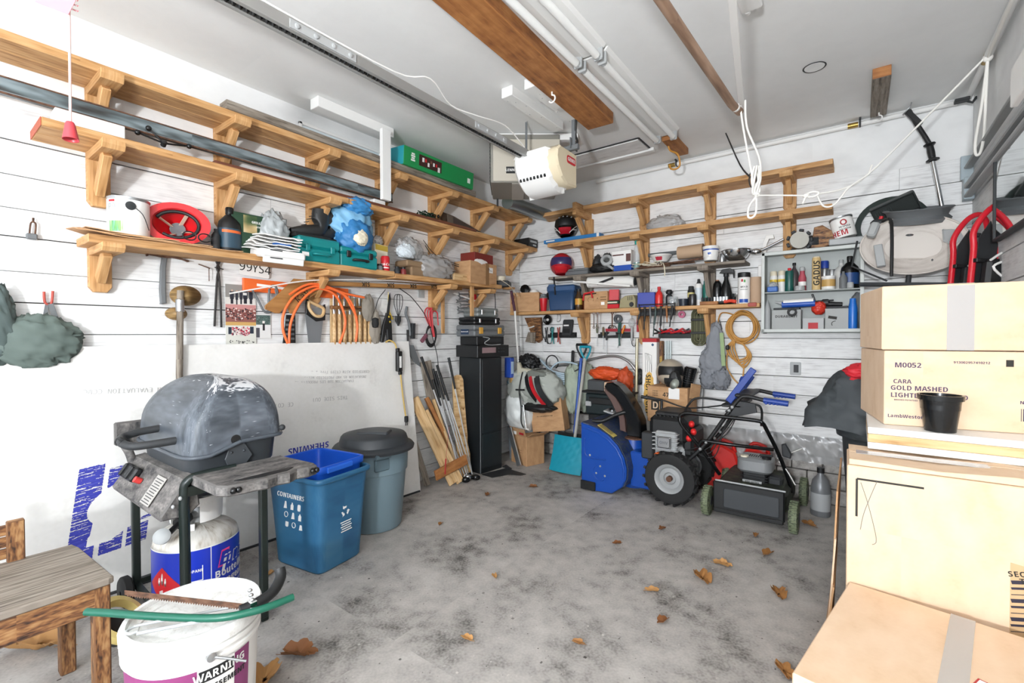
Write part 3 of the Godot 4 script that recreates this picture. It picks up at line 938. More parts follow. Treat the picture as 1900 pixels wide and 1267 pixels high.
	for i in 9:
		var q := []
		for k in 5:
			q.append(V(rng.randf_range(-0.04,0.05),rng.randf_range(0.01,0.07),rng.randf_range(-0.1,0.1)))
		b.tube(spline(q,4),0.004,5)
	part("wire",b,mat(C8("14351f"),0.5),t)
	for i in 8:
		b.ball(V(rng.randf_range(-0.02,0.05),rng.randf_range(0.02,0.07),rng.randf_range(-0.12,0.0)),V(0.01,0.016,0.01),8,6)
	part("bulb",b,M.black_gloss,t)
	t = thing("video_recorder","black electronic box on the middle left shelf next to the corner","electronics",V(0.14,2.18,0.1))
	b.box(V(0,0.045,0),V(0.23,0.085,0.17),0.004)
	part("case",b,M.black_gloss,t)
	b.box(V(0.116,0.055,0.0),V(0.003,0.022,0.12),0.001)
	b.box(V(0.116,0.02,-0.02),V(0.003,0.018,0.06),0.001)
	part("front_panel",b,M.ltgrey,t)
# ---------------------------------------------------------------- left side of the floor
func bend_words(t: String,size: float,rad: float,c: Vector3,a0: float,m: Material,par: Node3D,slant := 0.0) -> MeshInstance3D:
	# lettering wrapped round an upright cylinder; a0 is the angle of its middle
	var tm := TextMesh.new()
	var sf := SystemFont.new()
	sf.font_names = PackedStringArray(["Droid Sans"])
	sf.font_weight = 700
	tm.font = sf
	tm.text = t
	tm.font_size = 32
	tm.pixel_size = size/32.0
	tm.depth = 0.0008
	tm.curve_step = 4.0
	var ar := tm.get_mesh_arrays()
	var wb := MB.new()
	var vs: PackedVector3Array = ar[Mesh.ARRAY_VERTEX]
	var ix: PackedInt32Array = ar[Mesh.ARRAY_INDEX]
	var q := []
	for p in vs:
		var a := a0 - (p.x + p.y*slant)/rad
		q.append(c + V(cos(a)*(rad + p.z),p.y,sin(a)*(rad + p.z)))
	for i in range(0,ix.size(),3):
		var g: Vector3 = q[ix[i]]
		var nn := V(g.x - c.x,0,g.z - c.z).normalized()
		wb.tri(q[ix[i]],q[ix[i + 1]],q[ix[i + 2]],nn,nn,nn)
	return part("lettering",wb,m,par)
func band(b_: MB,c: Vector3,rad: float,y0: float,y1: float,a0: float,a1: float,k := 12) -> MB:
	return b_.lathe([W(rad,y0),W(rad,y1)],k,T(c),a0,a1)
func build_left_floor() -> void:
	# leaning sheet of white board
	var t := thing("white_sheet","large white building board sheet leaning against the left wall, printed upside down","board sheet")
	var nn := V(1,0.07,0).normalized()
	var g := []
	for i in 13:
		var row := []
		for j in 13:
			var z := lerpf(1.625,4.3,j/12.0)
			var xb := lerpf(0.19,0.06,j/12.0)
			row.append(V(lerpf(xb,0.055,i/12.0),0.006 + 1.2*i/12.0,z))
		g.append(row)
	b.grid(g,0.022,false,W(2.7,1.2))
	part("board",b,texm(noisy(512,256,[C8("cfccc7"),C8("e2e0db"),C8("e9e7e3"),C8("ebe9e5")],[[0.01,0.012,0.45,4],[0.12,0.16,0.12,2]],91,1.0),0.65,V(0.5,0.8,1)),t)
	b.bar(V(0.197,0.006,1.64),V(0.075,0.006,4.2),0.012,0.012,Vector3.UP,0.001)
	part("dark_edge",b,M.dark,t)
	var sx := func(y: float,z: float): return lerpf(lerpf(0.19,0.06,(z - 1.625)/2.675),0.055,(y - 0.006)/1.2) + 0.0016
	var gi := mat(C8("b4b2b0"),0.8)
	for q in [["THIS SIDE OUT",0.82,2.35,0.034,-2.0],["CE COTE",0.815,2.68,0.034,-2.0],["L3036? N EVALUATION CCMC 06 24518 R",0.985,3.5,0.03,-3.0],["CERTIFIED ASTM C1289 TYPE 2 CLASS 1",1.0,2.3,0.026,-3.0],["INSULATION R5 AND PROTECTED MEETS CAN ULC",0.965,2.35,0.024,-3.0],["EVALUATION SUR LES PRODUITS 12464",0.94,2.4,0.024,-3.0]]:
		words(q[0],q[3],gi,t,T(V(sx.call(q[1],q[2]),q[1],q[2]),V(0,88.5,180.0 + q[4])),"print","Droid Sans Mono",400)
	var bi := mat(C8("3a3fa8"),0.7)
	words("SHERWINS",0.055,bi,t,T(V(sx.call(0.515,2.52),0.515,2.52),V(0,88,180)),"print")
	# striped blue trade mark printed low on the sheet
	var im := Image.create(256,256,false,Image.FORMAT_RGBA8)
	im.fill(Color(0,0,0,0))
	for y in 256:
		for x in 256:
			var p := W(x + (y - 128)*0.12,y + x*0.12)
			var inb := false
			if p.x > 18 and p.x < 66 and p.y > 10 and p.y < 262: inb = true
			if p.x > 76 and p.x < 120: inb = inb or absf(p.y - 140) < 112
			if p.x > 128 and p.x < 170: inb = inb or absf(p.y - 140) > 62 and absf(p.y - 140) < 112
			var e := (p - W(150,128))/W(100,62)
			var r := e.length()
			if r < 1.06: inb = r > 0.93 and p.x > 96
			var e2 := (p - W(140,128))/W(52,34)
			if e2.length() < 1.0 and e2.length() > 0.5: inb = true
			if p.x > 110 and p.x < 130 and r < 0.8: inb = true
			var st := nz.get_noise_2d(x*0.012 + 40,p.y*0.19) + 0.45*nz.get_noise_2d(x*0.05,p.y*0.3)
			if inb and st > -0.3:
				im.set_pixel(x,y,C8("3338a0").lerp(C8("5a63c8"),clampf(st,0,1)))
	var lm := texm(im,0.7)
	lm.transparency = BaseMaterial3D.TRANSPARENCY_ALPHA_SCISSOR
	lm.alpha_scissor_threshold = 0.5
	var pq := [V(0,0.18,3.7),V(0,0.18,3.2),V(0,0.64,3.2),V(0,0.64,3.7)]
	for i in 4: pq[i].x = sx.call(pq[i].y,pq[i].z) - 0.0003
	b.quad(pq[0],pq[1],pq[2],pq[3],nn,W(0,1),W(1,1),W(1,0),W(0,0))
	part("trade_mark_print",b,lm,t)
	for k in 2:
		var e := arc(26,func(s): return V(0,0.4 + 0.06*sin(s*5.2 + 0.6)*(1 - 0.35*k),2.86 + 0.14*cos(s*5.2 + 0.6)*(1 - 0.3*k)))
		for i in e.size(): e[i].x = sx.call(e[i].y,e[i].z) - 0.0005
		b.tube(e,0.0022,4)
	part("oval_print",b,bi,t)
	# barbecue
	t = thing("gas_grill","dusty dark grey gas barbecue on a black tube cart with a side shelf","barbecue")
	var li := noisy(512,256,[C8("33383e"),C8("484e55"),C8("5b6169"),C8("747a81")],[[0.03,0.012,0.5,4],[0.12,0.05,0.25,3]],101,1.1)
	for y in 256:
		for x in 512:
			var u := x/512.0
			var d := 0.6*nz.get_noise_2d(x*0.05,y*0.02) + 0.5*nz.get_noise_2d(x*0.16,y*0.07)
			var lim := 0.6 - 0.75*smoothstep(0.4,0.72,y/256.0)
			if absf(u - 0.93) > 0.22 and absf(u + 0.07) > 0.22: lim += 0.5
			if d > lim: li.set_pixel(x,y,C8("c9cbcd"))
			elif nz.get_noise_2d(x*0.9 + 900,y*0.5) > 0.6: li.set_pixel(x,y,C8("d2d3d4"))
	g = []
	var lc := V(0.545,0.8,3.262)
	for i in 19:
		var v := i/18.0
		var row := []
		for j in 49:
			var a := TAU*j/48.0
			var cx := signf(cos(a))*pow(absf(cos(a)),0.26)
			var cz := signf(sin(a))*pow(absf(sin(a)),0.26)
			var fx := 1.0 - pow(v,2.6)*(0.5 + 0.5*v)
			var fz := cos(v*PI/2*0.99)
			fz = pow(maxf(fz,0.0),0.7 if cz < 0 else 1.55)
			var y := 0.262*pow(sin(v*PI/2),0.95)
			if v < 0.12: y = 0.262*v*1.5
			var dip := -0.042*smoothstep(-0.1,0.5,cz)*(1 - smoothstep(0.0,0.2,v))
			row.append(lc + V(cx*0.335*lerpf(1.0,fx,0.93),y + dip + 0.012,cz*0.2*fz))
		g.append(row)
	g.reverse()
	b.grid(g,0.0,true)
	for i in b.u.size(): b.u[i].y = b.u[i].y
	var lm2 := texm(li,0.42,V(1,-1,1))
	var lid := part("lid",b,lm2,t)
	var rim := []
	for j in 49:
		var a := TAU*j/48.0
		var cx := signf(cos(a))*pow(absf(cos(a)),0.26)
		var cz := signf(sin(a))*pow(absf(sin(a)),0.26)
		rim.append(lc + V(cx*0.338,0.006 - 0.042*smoothstep(-0.1,0.5,cz),cz*0.203))
	b.tube(rim,0.009,6,false)
	part("lid_rim",b,mat(C8("4c5259"),0.4),lid)
	var ht := [V(0.75,0.825,3.44),V(0.735,0.822,3.53),V(0.71,0.82,3.585),V(0.66,0.825,3.605),V(0.6,0.83,3.6),V(0.55,0.835,3.58),V(0.535,0.845,3.52),V(0.54,0.85,3.42)]
	b.tube(spline(ht,5),0.016,10)
	part("handle",b,M.dark,lid)
	for i in 5:
		b.tube(arc(8,func(s): return V(0.6 + i*0.016,0.828 + 0.0172*sin(s*TAU),3.602 + 0.0172*cos(s*TAU))),0.002,4)
	part("grip_ring",b,M.black,lid)
	b.lathe([W(0,0.01),W(0.026,0.01),W(0.027,0.016),W(0.034,0.016),W(0.036,0.0),W(0.03,-0.012)],24,T(V(0.54,0.968,3.382),V(52,0,0)))
	part("badge",b,M.ltgrey,lid)
	b.ball(V(0.885,0.835,3.085),V(0.014,0.014,0.014))
	part("hinge_pin",b,M.dark,lid)
	g = []
	for i in 6:
		var row := []
		var f: float = [1.0,0.985,0.95,0.86,0.8,0.0][i]
		var y: float = [0.8,0.79,0.7,0.66,0.58,0.575][i]
		for j in 37:
			var a := TAU*j/36.0
			row.append(V(lc.x + signf(cos(a))*pow(absf(cos(a)),0.26)*0.325*f,y,lc.z + signf(sin(a))*pow(absf(sin(a)),0.4)*0.19*f))
		g.append(row)
	b.grid(g,0.0,true)
	var bowl := part("firebox",b,mat(C8("34383c"),0.5),t)
	b.prism(PA([W(-0.05,0.0),W(-0.03,0.055),W(0.0,0.075),W(0.03,0.055),W(0.06,0.0),W(0.02,-0.05),W(-0.03,-0.05)]),0.008,T(V(0.865,0.735,3.27),V(0,90,0)),0.002)
	for s in [-1,1]: b.ball(V(0.874,0.76,3.27 + 0.025*s),V(0.004,0.006,0.006),8,6)
	part("hinge_plate",b,mat(C8("3e4246"),0.45),bowl)
	b.lathe([W(0,0.0),W(0.02,0.0),W(0.02,0.006),W(0.0,0.006)],14,T(V(0.874,0.815,3.28),V(0,0,-90)))
	part("rotisserie_notch",b,M.black,bowl)
	# control panel
	var dusty := texm(noisy(256,256,[C8("2e2e2f"),C8("575452"),C8("716d6a"),C8("8d8883")],[[0.03,0.014,0.5,4],[0.15,0.1,0.2,2]],111,1.3),0.7,V(2,2,1))
	b.prism(PA([W(-3.43,0.695),W(-3.47,0.69),W(-3.555,0.565),W(-3.55,0.55),W(-3.46,0.545),W(-3.42,0.58)]),0.64,T(V(0.25,0,0),V(0,90,0)),0.006)
	var cp := part("control_panel",b,dusty,t)
	var px := Transform3D(Basis(V(1,0,0),V(0,0.83,-0.56).normalized(),V(0,0.56,0.83).normalized()),V(0.25,0.628,3.517))
	for k in 2:
		b.box(V(0.1 + k*0.085,0.012,0.012),V(0.075,0.062,0.03),0.008,px)
		b.box(V(0.1 + k*0.085,0.012,0.03),V(0.018,0.055,0.014),0.004,px)
		part("knob",b,M.black,cp)
	b.tube([px*V(0.27,0.0,0),px*V(0.27,0.0,0.026)],0.013,12)
	part("igniter_button",b,mat(C8("c93a36"),0.4),cp)
	b.box(V(0.45,-0.005,0.0025),V(0.1,0.115,0.002),0.0,px)
	var st := part("sticker",b,mat(C8("aeaaa4"),0.6),cp)
	for i in 10:
		b.box(V(0.45,0.04 - i*0.0105,0.004),V(0.085 - 0.012*(i % 3),0.003,0.0006),0.0,px)
	part("print",b,M.dark,st)
	for p in [V(0.9,0.6,3.515),V(0.93,0.635,3.5)]: b.ball(p,V(0.008,0.008,0.006),8,6)
	part("bolt",b,M.ltgrey,cp)
	# cart
	var gm := mat(C8("16201d"),0.35)
	b.tube(spline([V(0.91,0.02,3.48),V(0.91,0.4,3.48),V(0.91,0.64,3.48),V(0.915,0.69,3.47),V(0.92,0.705,3.43),V(0.92,0.705,3.3)],4),0.019,4)
	part("leg",b,gm,t)
	for p in [V(0.91,0,3.185),V(0.29,0.07,3.48),V(0.29,0.07,3.19)]:
		b.box(V(p.x,(0.66 + p.y)/2,p.z),V(0.03,0.66 - p.y,0.03),0.004)
		part("leg",b,gm,t)
	b.bar(V(0.27,0.09,3.19),V(0.93,0.05,3.19),0.025,0.025)
	part("rail",b,gm,t)
	b.bar(V(0.27,0.09,3.48),V(0.93,0.05,3.48),0.025,0.025)
	part("rail",b,gm,t)
	b.bar(V(0.91,0.05,3.18),V(0.91,0.05,3.48),0.06,0.05)
	part("rail",b,gm,t)
	b.bar(V(0.29,0.1,3.18),V(0.29,0.1,3.48),0.025,0.025)
	part("rail",b,gm,t)
	b.bar(V(0.29,0.62,3.18),V(0.93,0.62,3.18),0.025,0.03)
	part("rail",b,gm,t)
	b.bar(V(0.91,0.65,3.18),V(0.91,0.65,3.48),0.025,0.04)
	part("rail",b,gm,t)
	for z in [3.15,3.52]:
		b.lathe([W(0.01,-0.02),W(0.06,-0.02),W(0.07,-0.012),W(0.07,0.012),W(0.06,0.02),W(0.01,0.02)],20,T(V(0.29,0.07,z),V(90,0,0)))
		part("wheel",b,M.rubber,t)
	# side shelves
	var sp := PA([W(0.895,3.1),W(1.14,3.075)])
	for i in 9:
		sp.append(W(1.175 + 0.012*(i % 2) + (0.015 if i > 2 and i < 7 else 0.0),3.085 + 0.345*i/8.0))
	sp.append_array([W(1.14,3.455),W(0.9,3.46)])
	b.prism(sp,0.042,T(V(0,0.712,0),V(90,0,0)),0.006)
	var ss := part("side_shelf",b,dusty,t)
	b.prism(PA([W(1.125,3.17),W(1.135,3.165),W(1.16,3.2),W(1.165,3.3),W(1.15,3.38),W(1.13,3.39),W(1.125,3.28)]),0.006,T(V(0,0.7145,0),V(90,0,0)),0.001)
	part("grip_slot",b,M.black,ss)
	for i in 4:
		b.ball(V(1.183,0.692,3.09 + i*0.018 + (0.27 if i > 1 else 0.0)),V(0.012,0.012,0.012),8,6)
		part("tool_peg",b,M.black_gloss,ss)
	b.box(V(0.185,0.79,3.35),V(0.03,0.11,0.36),0.006,T(V0))
	b.tube(spline([V(0.2,0.78,3.5),V(0.22,0.74,3.5),V(0.26,0.7,3.49),V(0.27,0.64,3.48)],4),0.018,8)
	part("folded_shelf",b,dusty,t)
	b.tube(spline([V(0.5,0.55,3.42),V(0.42,0.45,3.4),V(0.38,0.4,3.36),V(0.44,0.42,3.3),V(0.52,0.47,3.31)],6),0.009,8)
	part("gas_hose",b,M.black,t)
	# propane tank
	t = thing("propane_tank","white propane cylinder with a blue wrap label under the barbecue","gas cylinder",V(0.585,0,3.33))
	var rz := texm(noisy(256,128,[C8("7d6b58"),C8("c9c2b6"),C8("dedad2"),C8("e4e1da")],[[0.03,0.05,0.5,4],[0.2,0.2,0.15,2]],121,1.2),0.5,V(2,1.2,1))
	b.lathe([W(0.115,0.0),W(0.12,0.0),W(0.12,0.035),W(0.13,0.045),W(0.155,0.065),W(0.166,0.1),W(0.166,0.335),W(0.158,0.365),W(0.13,0.39),W(0.08,0.41),W(0.0,0.415)],40)
	part("cylinder",b,rz,t)
	band(b,V0,0.1672,0.105,0.338,-1.15,1.75,40)
	var lb := part("wrap_label",b,mat(C8("1a35b8"),0.3),t)
	band(b,V0,0.1678,0.105,0.338,0.01,0.03,2)
	band(b,V0,0.1678,0.338,0.344,-1.15,1.75,40)
	band(b,V0,0.1678,0.105,0.116,-1.1,-0.05,14)
	band(b,V0,0.1678,0.13,0.134,-1.1,-0.3,10)
	band(b,V0,0.168,0.145,0.185,0.18,0.75,8)
	band(b,V0,0.168,0.205,0.209,0.22,0.62,6)
	band(b,V0,0.168,0.205,0.27,0.2,0.22,2)
	band(b,V0,0.168,0.205,0.275,0.6,0.62,2)
	part("white_print",b,M.white,lb)
	for q in [["E",0.1,0.268,-0.3,0.25],["pne",0.085,0.262,-0.72,0.25]]:
		bend_words(q[0],q[1],0.168,V(0,q[2],0),q[3],mat(C8("e8408a"),0.4) if q[0] == "E" else M.white,lb,q[4])
		bend_words(q[0],q[1]*0.8,0.1686,V(0,q[2],0),q[3],mat(C8("1a35b8"),0.3),lb,q[4])
	bend_words("Bouteille",0.042,0.168,V(0,0.205,0),-0.6,M.white,lb)
	bend_words("échangeable",0.042,0.168,V(0,0.165,0),-0.55,M.white,lb)
	bend_words("EXCHANGE ONLY",0.014,0.1684,V(0,0.17,0),0.46,M.redink,lb)
	bend_words("PROPANE",0.016,0.168,V(0,0.25,0),0.41,M.white,lb)
	var dc := 1.14
	g = [[],[]]
	for s in [-1.0,1.0]:
		for i in 8:
			var h0 := 0.078*(1 - i/8.0)
			var h1 := 0.078*(1 - (i + 1)/8.0)
			var r0: float = dc + s*0.46*i/8.0
			var r1: float = dc + s*0.46*(i + 1)/8.0
			var f := func(a: float,y: float): return V(cos(a)*0.1684,0.2 + y,sin(a)*0.1684)
			b.quad(f.call(r0,-h0),f.call(r1,-h1),f.call(r1,h1),f.call(r0,h0),V(cos(r0),0,sin(r0)))
	var dm := part("flammable_diamond",b,M.red,lb)
	for k in 3:
		b.ball(V(cos(dc + (k - 1)*0.09)*0.1686,0.215 + 0.012*(k % 2),sin(dc + (k - 1)*0.09)*0.1686),V(0.004,0.026 - 0.008*absf(k - 1),0.004),8,8)
	b.box(V(cos(dc)*0.168,0.175,sin(dc)*0.168),V(0.004,0.012,0.02),0.0)
	part("flame_print",b,M.white,dm)
	for s in 3:
		band(b,V0,0.1,0.395,0.43,0.4 + s*1.9,1.0 + s*1.9,8)
		band(b,V0,0.097,0.395,0.43,0.4 + s*1.9,1.0 + s*1.9,8)
	b.lathe([W(0.095,0.43),W(0.1,0.43),W(0.104,0.53),W(0.1,0.54),W(0.095,0.53),W(0.095,0.43)],30,T(V0),-1.4,0.2)
	b.lathe([W(0.095,0.43),W(0.1,0.43),W(0.104,0.53),W(0.1,0.54),W(0.095,0.53),W(0.095,0.43)],30,T(V0),1.5,4.1)
	b.lathe([W(0.096,0.505),W(0.103,0.505),W(0.105,0.54),W(0.096,0.54),W(0.096,0.505)],40,T(V0),-1.4,4.1)
	part("collar",b,M.white,t)
	b.lathe([W(0.03,0.41),W(0.028,0.43),W(0.02,0.435),W(0.018,0.47),W(0.014,0.475),W(0.014,0.495),W(0.034,0.497),W(0.036,0.508),W(0.0,0.512)],16)
	b.tube([V(0,0.452,0),V(0.03,0.452,0.045)],0.014,10)
	var vl := part("valve",b,M.ltgrey,t)
	b.tube([V(0.03,0.452,0.045),V(0.06,0.44,0.09)],0.026,12)
	b.tube([V(0.06,0.44,0.09),V(0.09,0.425,0.13)],0.012,10)
	part("hose_coupling",b,M.black,vl)
	b.lathe([W(0,-0.014),W(0.03,-0.012),W(0.032,0.006),W(0.02,0.014),W(0,0.014)],18,T(V(0.1,0.42,0.16),V(60,60,0)))
	part("regulator",b,M.ltgrey,vl)
	# bucket with lid
	t = thing("white_bucket","white plastic pail with a lid and a purple label, in front of the barbecue","bucket",V(1.44,0,3.626))
	var wp := texm(noisy(256,256,[C8("b5b0a8"),C8("e2e0dc"),C8("eeedea"),C8("f0efed")],[[0.05,0.05,0.4,4],[0.3,0.3,0.2,2]],131,1.0),0.4,V(2,2,1))
	b.lathe([W(0.0,0.002),W(0.144,0.002),W(0.148,0.01),W(0.163,0.372),W(0.171,0.374),W(0.171,0.384),W(0.165,0.386),W(0.165,0.398),W(0.1725,0.4),W(0.1725,0.412),W(0.166,0.414),W(0.166,0.43)],48)
	part("pail",b,M.white,t)
	b.lathe([W(0.168,0.42),W(0.174,0.42),W(0.175,0.445),W(0.17,0.456),W(0.158,0.456),W(0.155,0.444),W(0.13,0.442),W(0.128,0.438),W(0.0,0.438)],48)
	part("lid",b,wp,t)
	b.lathe([W(0.1495,0.02),W(0.1634,0.362)],30,T(V0),-0.6,2.6)
	var pl := part("label",b,mat(C8("8a3a6e"),0.45),t)
	b.lathe([W(0.1505,0.02),W(0.1644,0.365)],8,T(V0),-0.27,0.3)
	part("warning_panel",b,M.paper,pl)
	b.lathe([W(0.1642,0.325),W(0.1656,0.358)],8,T(V0),-0.25,0.28)
	b.lathe([W(0.1585,0.19),W(0.1625,0.285)],6,T(V0),-0.15,0.15)
	part("warning_print",b,M.black,pl)
	bend_words("WARNING",0.028,0.1656,V(0,0.341,0),-0.05,M.white,pl)
	bend_words("AVERTISSEMENT",0.02,0.1644,V(0,0.305,0),0.0,M.black,pl)
	b.tube([V(0.168,0.392,0.02),V(0.19,0.38,-0.01),V(0.215,0.36,-0.05)],0.0035,6)
	b.lathe([W(0,0),W(0.012,0),W(0.012,0.01),W(0,0.012)],12,T(V(0.166,0.392,0.02),V(0,0,-90)))
	part("bail",b,M.steel,t)
	# saws lying on the lid
	t = thing("bow_saw","green tubed bow saw with a rusty toothed blade on the bucket lid","saw")
	b.tube(spline([V(1.25,0.474,3.83),V(1.314,0.474,3.79),V(1.45,0.474,3.71),V(1.58,0.474,3.62),V(1.63,0.474,3.545),V(1.645,0.474,3.49),V(1.65,0.474,3.44)],6),0.0105,10)
	part("bow",b,mat(C8("0f5a46"),0.35),t)
	var bl0 := V(1.235,0.48,3.74)
	var bl1 := V(1.6,0.473,3.545)
	var bd := (bl1 - bl0).normalized()
	var tp := PA([W(0,0.011),W(0,-0.003)])
	for i in 48:
		tp.append(W(0.008 + i*0.0083,-0.003))
		tp.append(W(0.011 + i*0.0083,-0.009))
	tp.append_array([W(0.413,-0.003),W(0.413,0.011)])
	b.prism(tp,0.001,Transform3D(Basis(bd,V(0,1,0),bd.cross(V(0,1,0))),bl0))
	part("blade",b,M.rust,t)
	b.box(V(1.605,0.478,3.535),V(0.02,0.03,0.02),0.003)
	for i in 3: b.ball(V(1.6 - 0.006*i,0.492 + 0.012*i,3.535),V(0.007,0.005,0.007),8,6)
	part("clamp",b,M.chrome,t)
	t = thing("hacksaw","hacksaw with a black grip and thin grey frame rods on the bucket lid","saw")
	b.tube(spline([V(1.555,0.466,3.55),V(1.5,0.466,3.64),V(1.44,0.466,3.74),V(1.425,0.464,3.765),V(1.435,0.464,3.785),V(1.455,0.465,3.78),V(1.46,0.466,3.765)],4),0.004,8)
	b.tube([V(1.595,0.466,3.56),V(1.545,0.466,3.65),V(1.47,0.466,3.77)],0.005,8)
	part("frame",b,M.ltgrey,t)
	b.tube(spline([V(1.595,0.472,3.565),V(1.6,0.476,3.52),V(1.59,0.484,3.47),V(1.565,0.505,3.435),V(1.55,0.525,3.43)],4),0.016,10)
	part("grip",b,M.black,t)
	# blue recycling bins
	t = thing("recycling_bin","blue grey recycling bin lettered CONTAINERS beside the barbecue","bin",V(0.565,0,2.72),deg_to_rad(9))
	g = []
	var prof := [[0.0,0.0],[0.86,0.0],[0.9,0.012],[1.0,0.3],[1.08,0.485],[1.15,0.487],[1.16,0.497],[1.16,0.51],[1.12,0.516],[1.07,0.512],[1.05,0.46],[0.88,0.03],[0.0,0.028]]
	for p in prof:
		var row := []
		for j in 41:
			var a := TAU*j/40.0
			var cx := signf(cos(a))*pow(absf(cos(a)),0.22)
			var cz := signf(sin(a))*pow(absf(sin(a)),0.22)
			row.append(V(cx*0.2*p[0],p[1],cz*0.165*p[0]))
		g.append(row)
	b.grid(g,0.0,true)
	part("bin",b,texm(noisy(256,256,[C8("214f74"),C8("2b6288"),C8("366d92"),C8("4c7c9b")],[[0.012,0.03,0.5,4],[0.1,0.2,0.15,2]],141,1.0),0.42),t)
	for q in [["CONTAINERS",0.035,0.4,-0.01]]:
		words(q[0],q[1],M.white,t,T(V(q[3],q[2],0.1735),V(-5,0,0)))
	for r in 3:
		for c in 3:
			var xf := T(V(-0.055 + c*0.055,0.345 - r*0.052,0.1705 - r*0.0042),V(-5,0,0))
			match (r*3 + c) % 4:
				0: b.prism(PA([W(-0.012,-0.018),W(0.014,-0.016),W(0.006,0.02),W(-0.004,0.02)]),0.0008,xf)
				1: b.prism(PA([W(-0.011,-0.018),W(0.011,-0.018),W(0.011,0.006),W(0.004,0.012),W(0.004,0.02),W(-0.004,0.02),W(-0.004,0.012),W(-0.011,0.006)]),0.0008,xf)
				2: b.prism(round_rect(0.024,0.034,0.008),0.0008,xf)
				3: b.tube(arc(14,func(s): return xf*V(0.014*cos(s*TAU),0.014*sin(s*TAU),0.0005)),0.0022,4)
			part("pictogram",b,M.white,t)
	var rx := Transform3D(Basis.from_euler(V(0,PI/2,0))*Basis.from_euler(V(-0.09,0,0)),V(0.2075,0.3,0.0))
	for k in 3:
		var an := TAU*k/3 + PI/2
		var pl2 := PackedVector2Array()
		for q in [[-0.5,0.027],[0.35,0.027],[0.35,0.034],[0.75,0.021],[0.35,0.01],[0.35,0.016],[-0.5,0.016]]:
			pl2.append(Vector2.from_angle(an + q[0])*q[1])
		b.prism(pl2,0.0008,rx)
		part("recycling_arrow",b,M.white,t)
	for i in 5:
		b.box(V(0,-0.055 - i*0.012,0.0004),V(0.075 - 0.012*(i % 2),0.005,0.0008),0.0,rx)
		part("small_print",b,M.white,t)
	t = thing("blue_crate","bright blue plastic crate standing inside the recycling bin","crate",V(0.56,0.0,2.715),deg_to_rad(9))
	g = []
	prof = [[0.0,0.3],[0.74,0.3],[0.78,0.31],[0.9,0.53],[0.96,0.532],[0.97,0.565],[0.92,0.568],[0.88,0.56],[0.75,0.32],[0.0,0.318]]
	for p in prof:
		var row := []
		for j in 41:
			var a := TAU*j/40.0
			row.append(V(signf(cos(a))*pow(absf(cos(a)),0.2)*0.205*p[0],p[1],signf(sin(a))*pow(absf(sin(a)),0.2)*0.172*p[0]))
		g.append(row)
	b.grid(g,0.0,true)
	part("crate",b,mat(C8("1f5fd6"),0.35),t)
	b.box(V(0.202,0.545,0.03),V(0.016,0.03,0.17),0.006)
	b.box(V(0.0,0.545,0.168),V(0.2,0.03,0.014),0.005)
	part("grip",b,mat(C8("2a6ee0"),0.35),t)
	# grey dustbin
	t = thing("garbage_can","round grey plastic garbage can with a black lid against the white sheet","garbage can",V(0.435,0,2.25))
	b.lathe([W(0,0.005),W(0.17,0.005),W(0.175,0.015),W(0.205,0.37),W(0.215,0.375),W(0.22,0.5),W(0.235,0.502),W(0.235,0.515),W(0.21,0.515),W(0.2,0.4)],44)
	part("can",b,mat(C8("6f838c"),0.45),t)
	b.lathe([W(0.24,0.505),W(0.258,0.508),W(0.262,0.525),W(0.25,0.54),W(0.225,0.548),W(0.21,0.595),W(0.2,0.606),W(0.13,0.622),W(0.0,0.628)],44)
	var ld := part("lid",b,mat(C8("2f3337"),0.5),t)
	b.box(V(0.02,0.624,0.05),V(0.2,0.022,0.11),0.01,T(V0,V(0,35,0)))
	part("lid_handle",b,mat(C8("383c40"),0.5),ld)
	b.box(V(0.225,0.505,0.075),V(0.02,0.03,0.11),0.004,T(V0,V(0,-5,0)))
	b.box(V(0.21,0.45,0.075),V(0.024,0.075,0.1),0.006,T(V0,V(0,-5,0)))
	part("side_handle",b,mat(C8("596c75"),0.45),t)
	# chair in the near left corner
	t = thing("wooden_chair","worn low wooden chair with scuffed varnish in the left foreground","chair")
	b.prism(PA([W(0.57,3.745),W(0.62,3.735),W(1.0,3.715),W(1.01,3.73),W(1.01,4.16),W(0.57,4.16)]),0.024,T(V(0,0.452,0),V(90,0,0)),0.004)
	for i in b.u.size(): b.u[i] = W(b.v[i].z,b.v[i].x*1.4)
	part("seat",b,M.greywood,t)
	for p in [V(0.975,0,3.745),V(0.975,0,4.12),V(0.635,0,3.775),V(0.635,0,4.12)]:
		b.box(V(p.x,0.214,p.z),V(0.05,0.428,0.044),0.004)
		part("leg",b,M.oldwood,t)
	for q in [[V(0.988,0.385,3.94),V(0.022,0.085,0.36)],[V(0.8,0.385,3.75),V(0.31,0.085,0.022)],[V(0.62,0.385,3.95),V(0.02,0.085,0.34)]]:
		b.box(q[0],q[1],0.003)
		part("apron",b,M.oldwood,t)
	b.box(V(0.575,0.52,3.895),V(0.03,0.15,0.045),0.003)
	part("back_post",b,M.oldwood,t)
	b.box(V(0.55,0.53,4.15),V(0.03,0.26,0.045),0.003)
	part("back_post",b,M.oldwood,t)
	for i in 3:
		b.box(V(0.56,0.478 + i*0.042,4.03),V(0.016,0.036,0.31),0.002,T(V0),W(i*0.4,i*0.3))
		part("back_slat",b,M.oldwood,t)
	# pale yellow ring and black rubber under the barbecue
	t = thing("yellow_ring","pale yellow plastic ring with a black insert on the floor behind the chair","ring",V(0.62,0.0,3.62))
	b.lathe([W(0.062,0.0),W(0.085,0.0),W(0.09,0.02),W(0.085,0.035),W(0.066,0.04),W(0.062,0.02),W(0.062,0.0)],28,T(V(0,0.1,0),V(0,20,-38)),0,TAU,W(1.2,0.9))
	part("ring",b,mat(C8("d8c27a"),0.45),t)
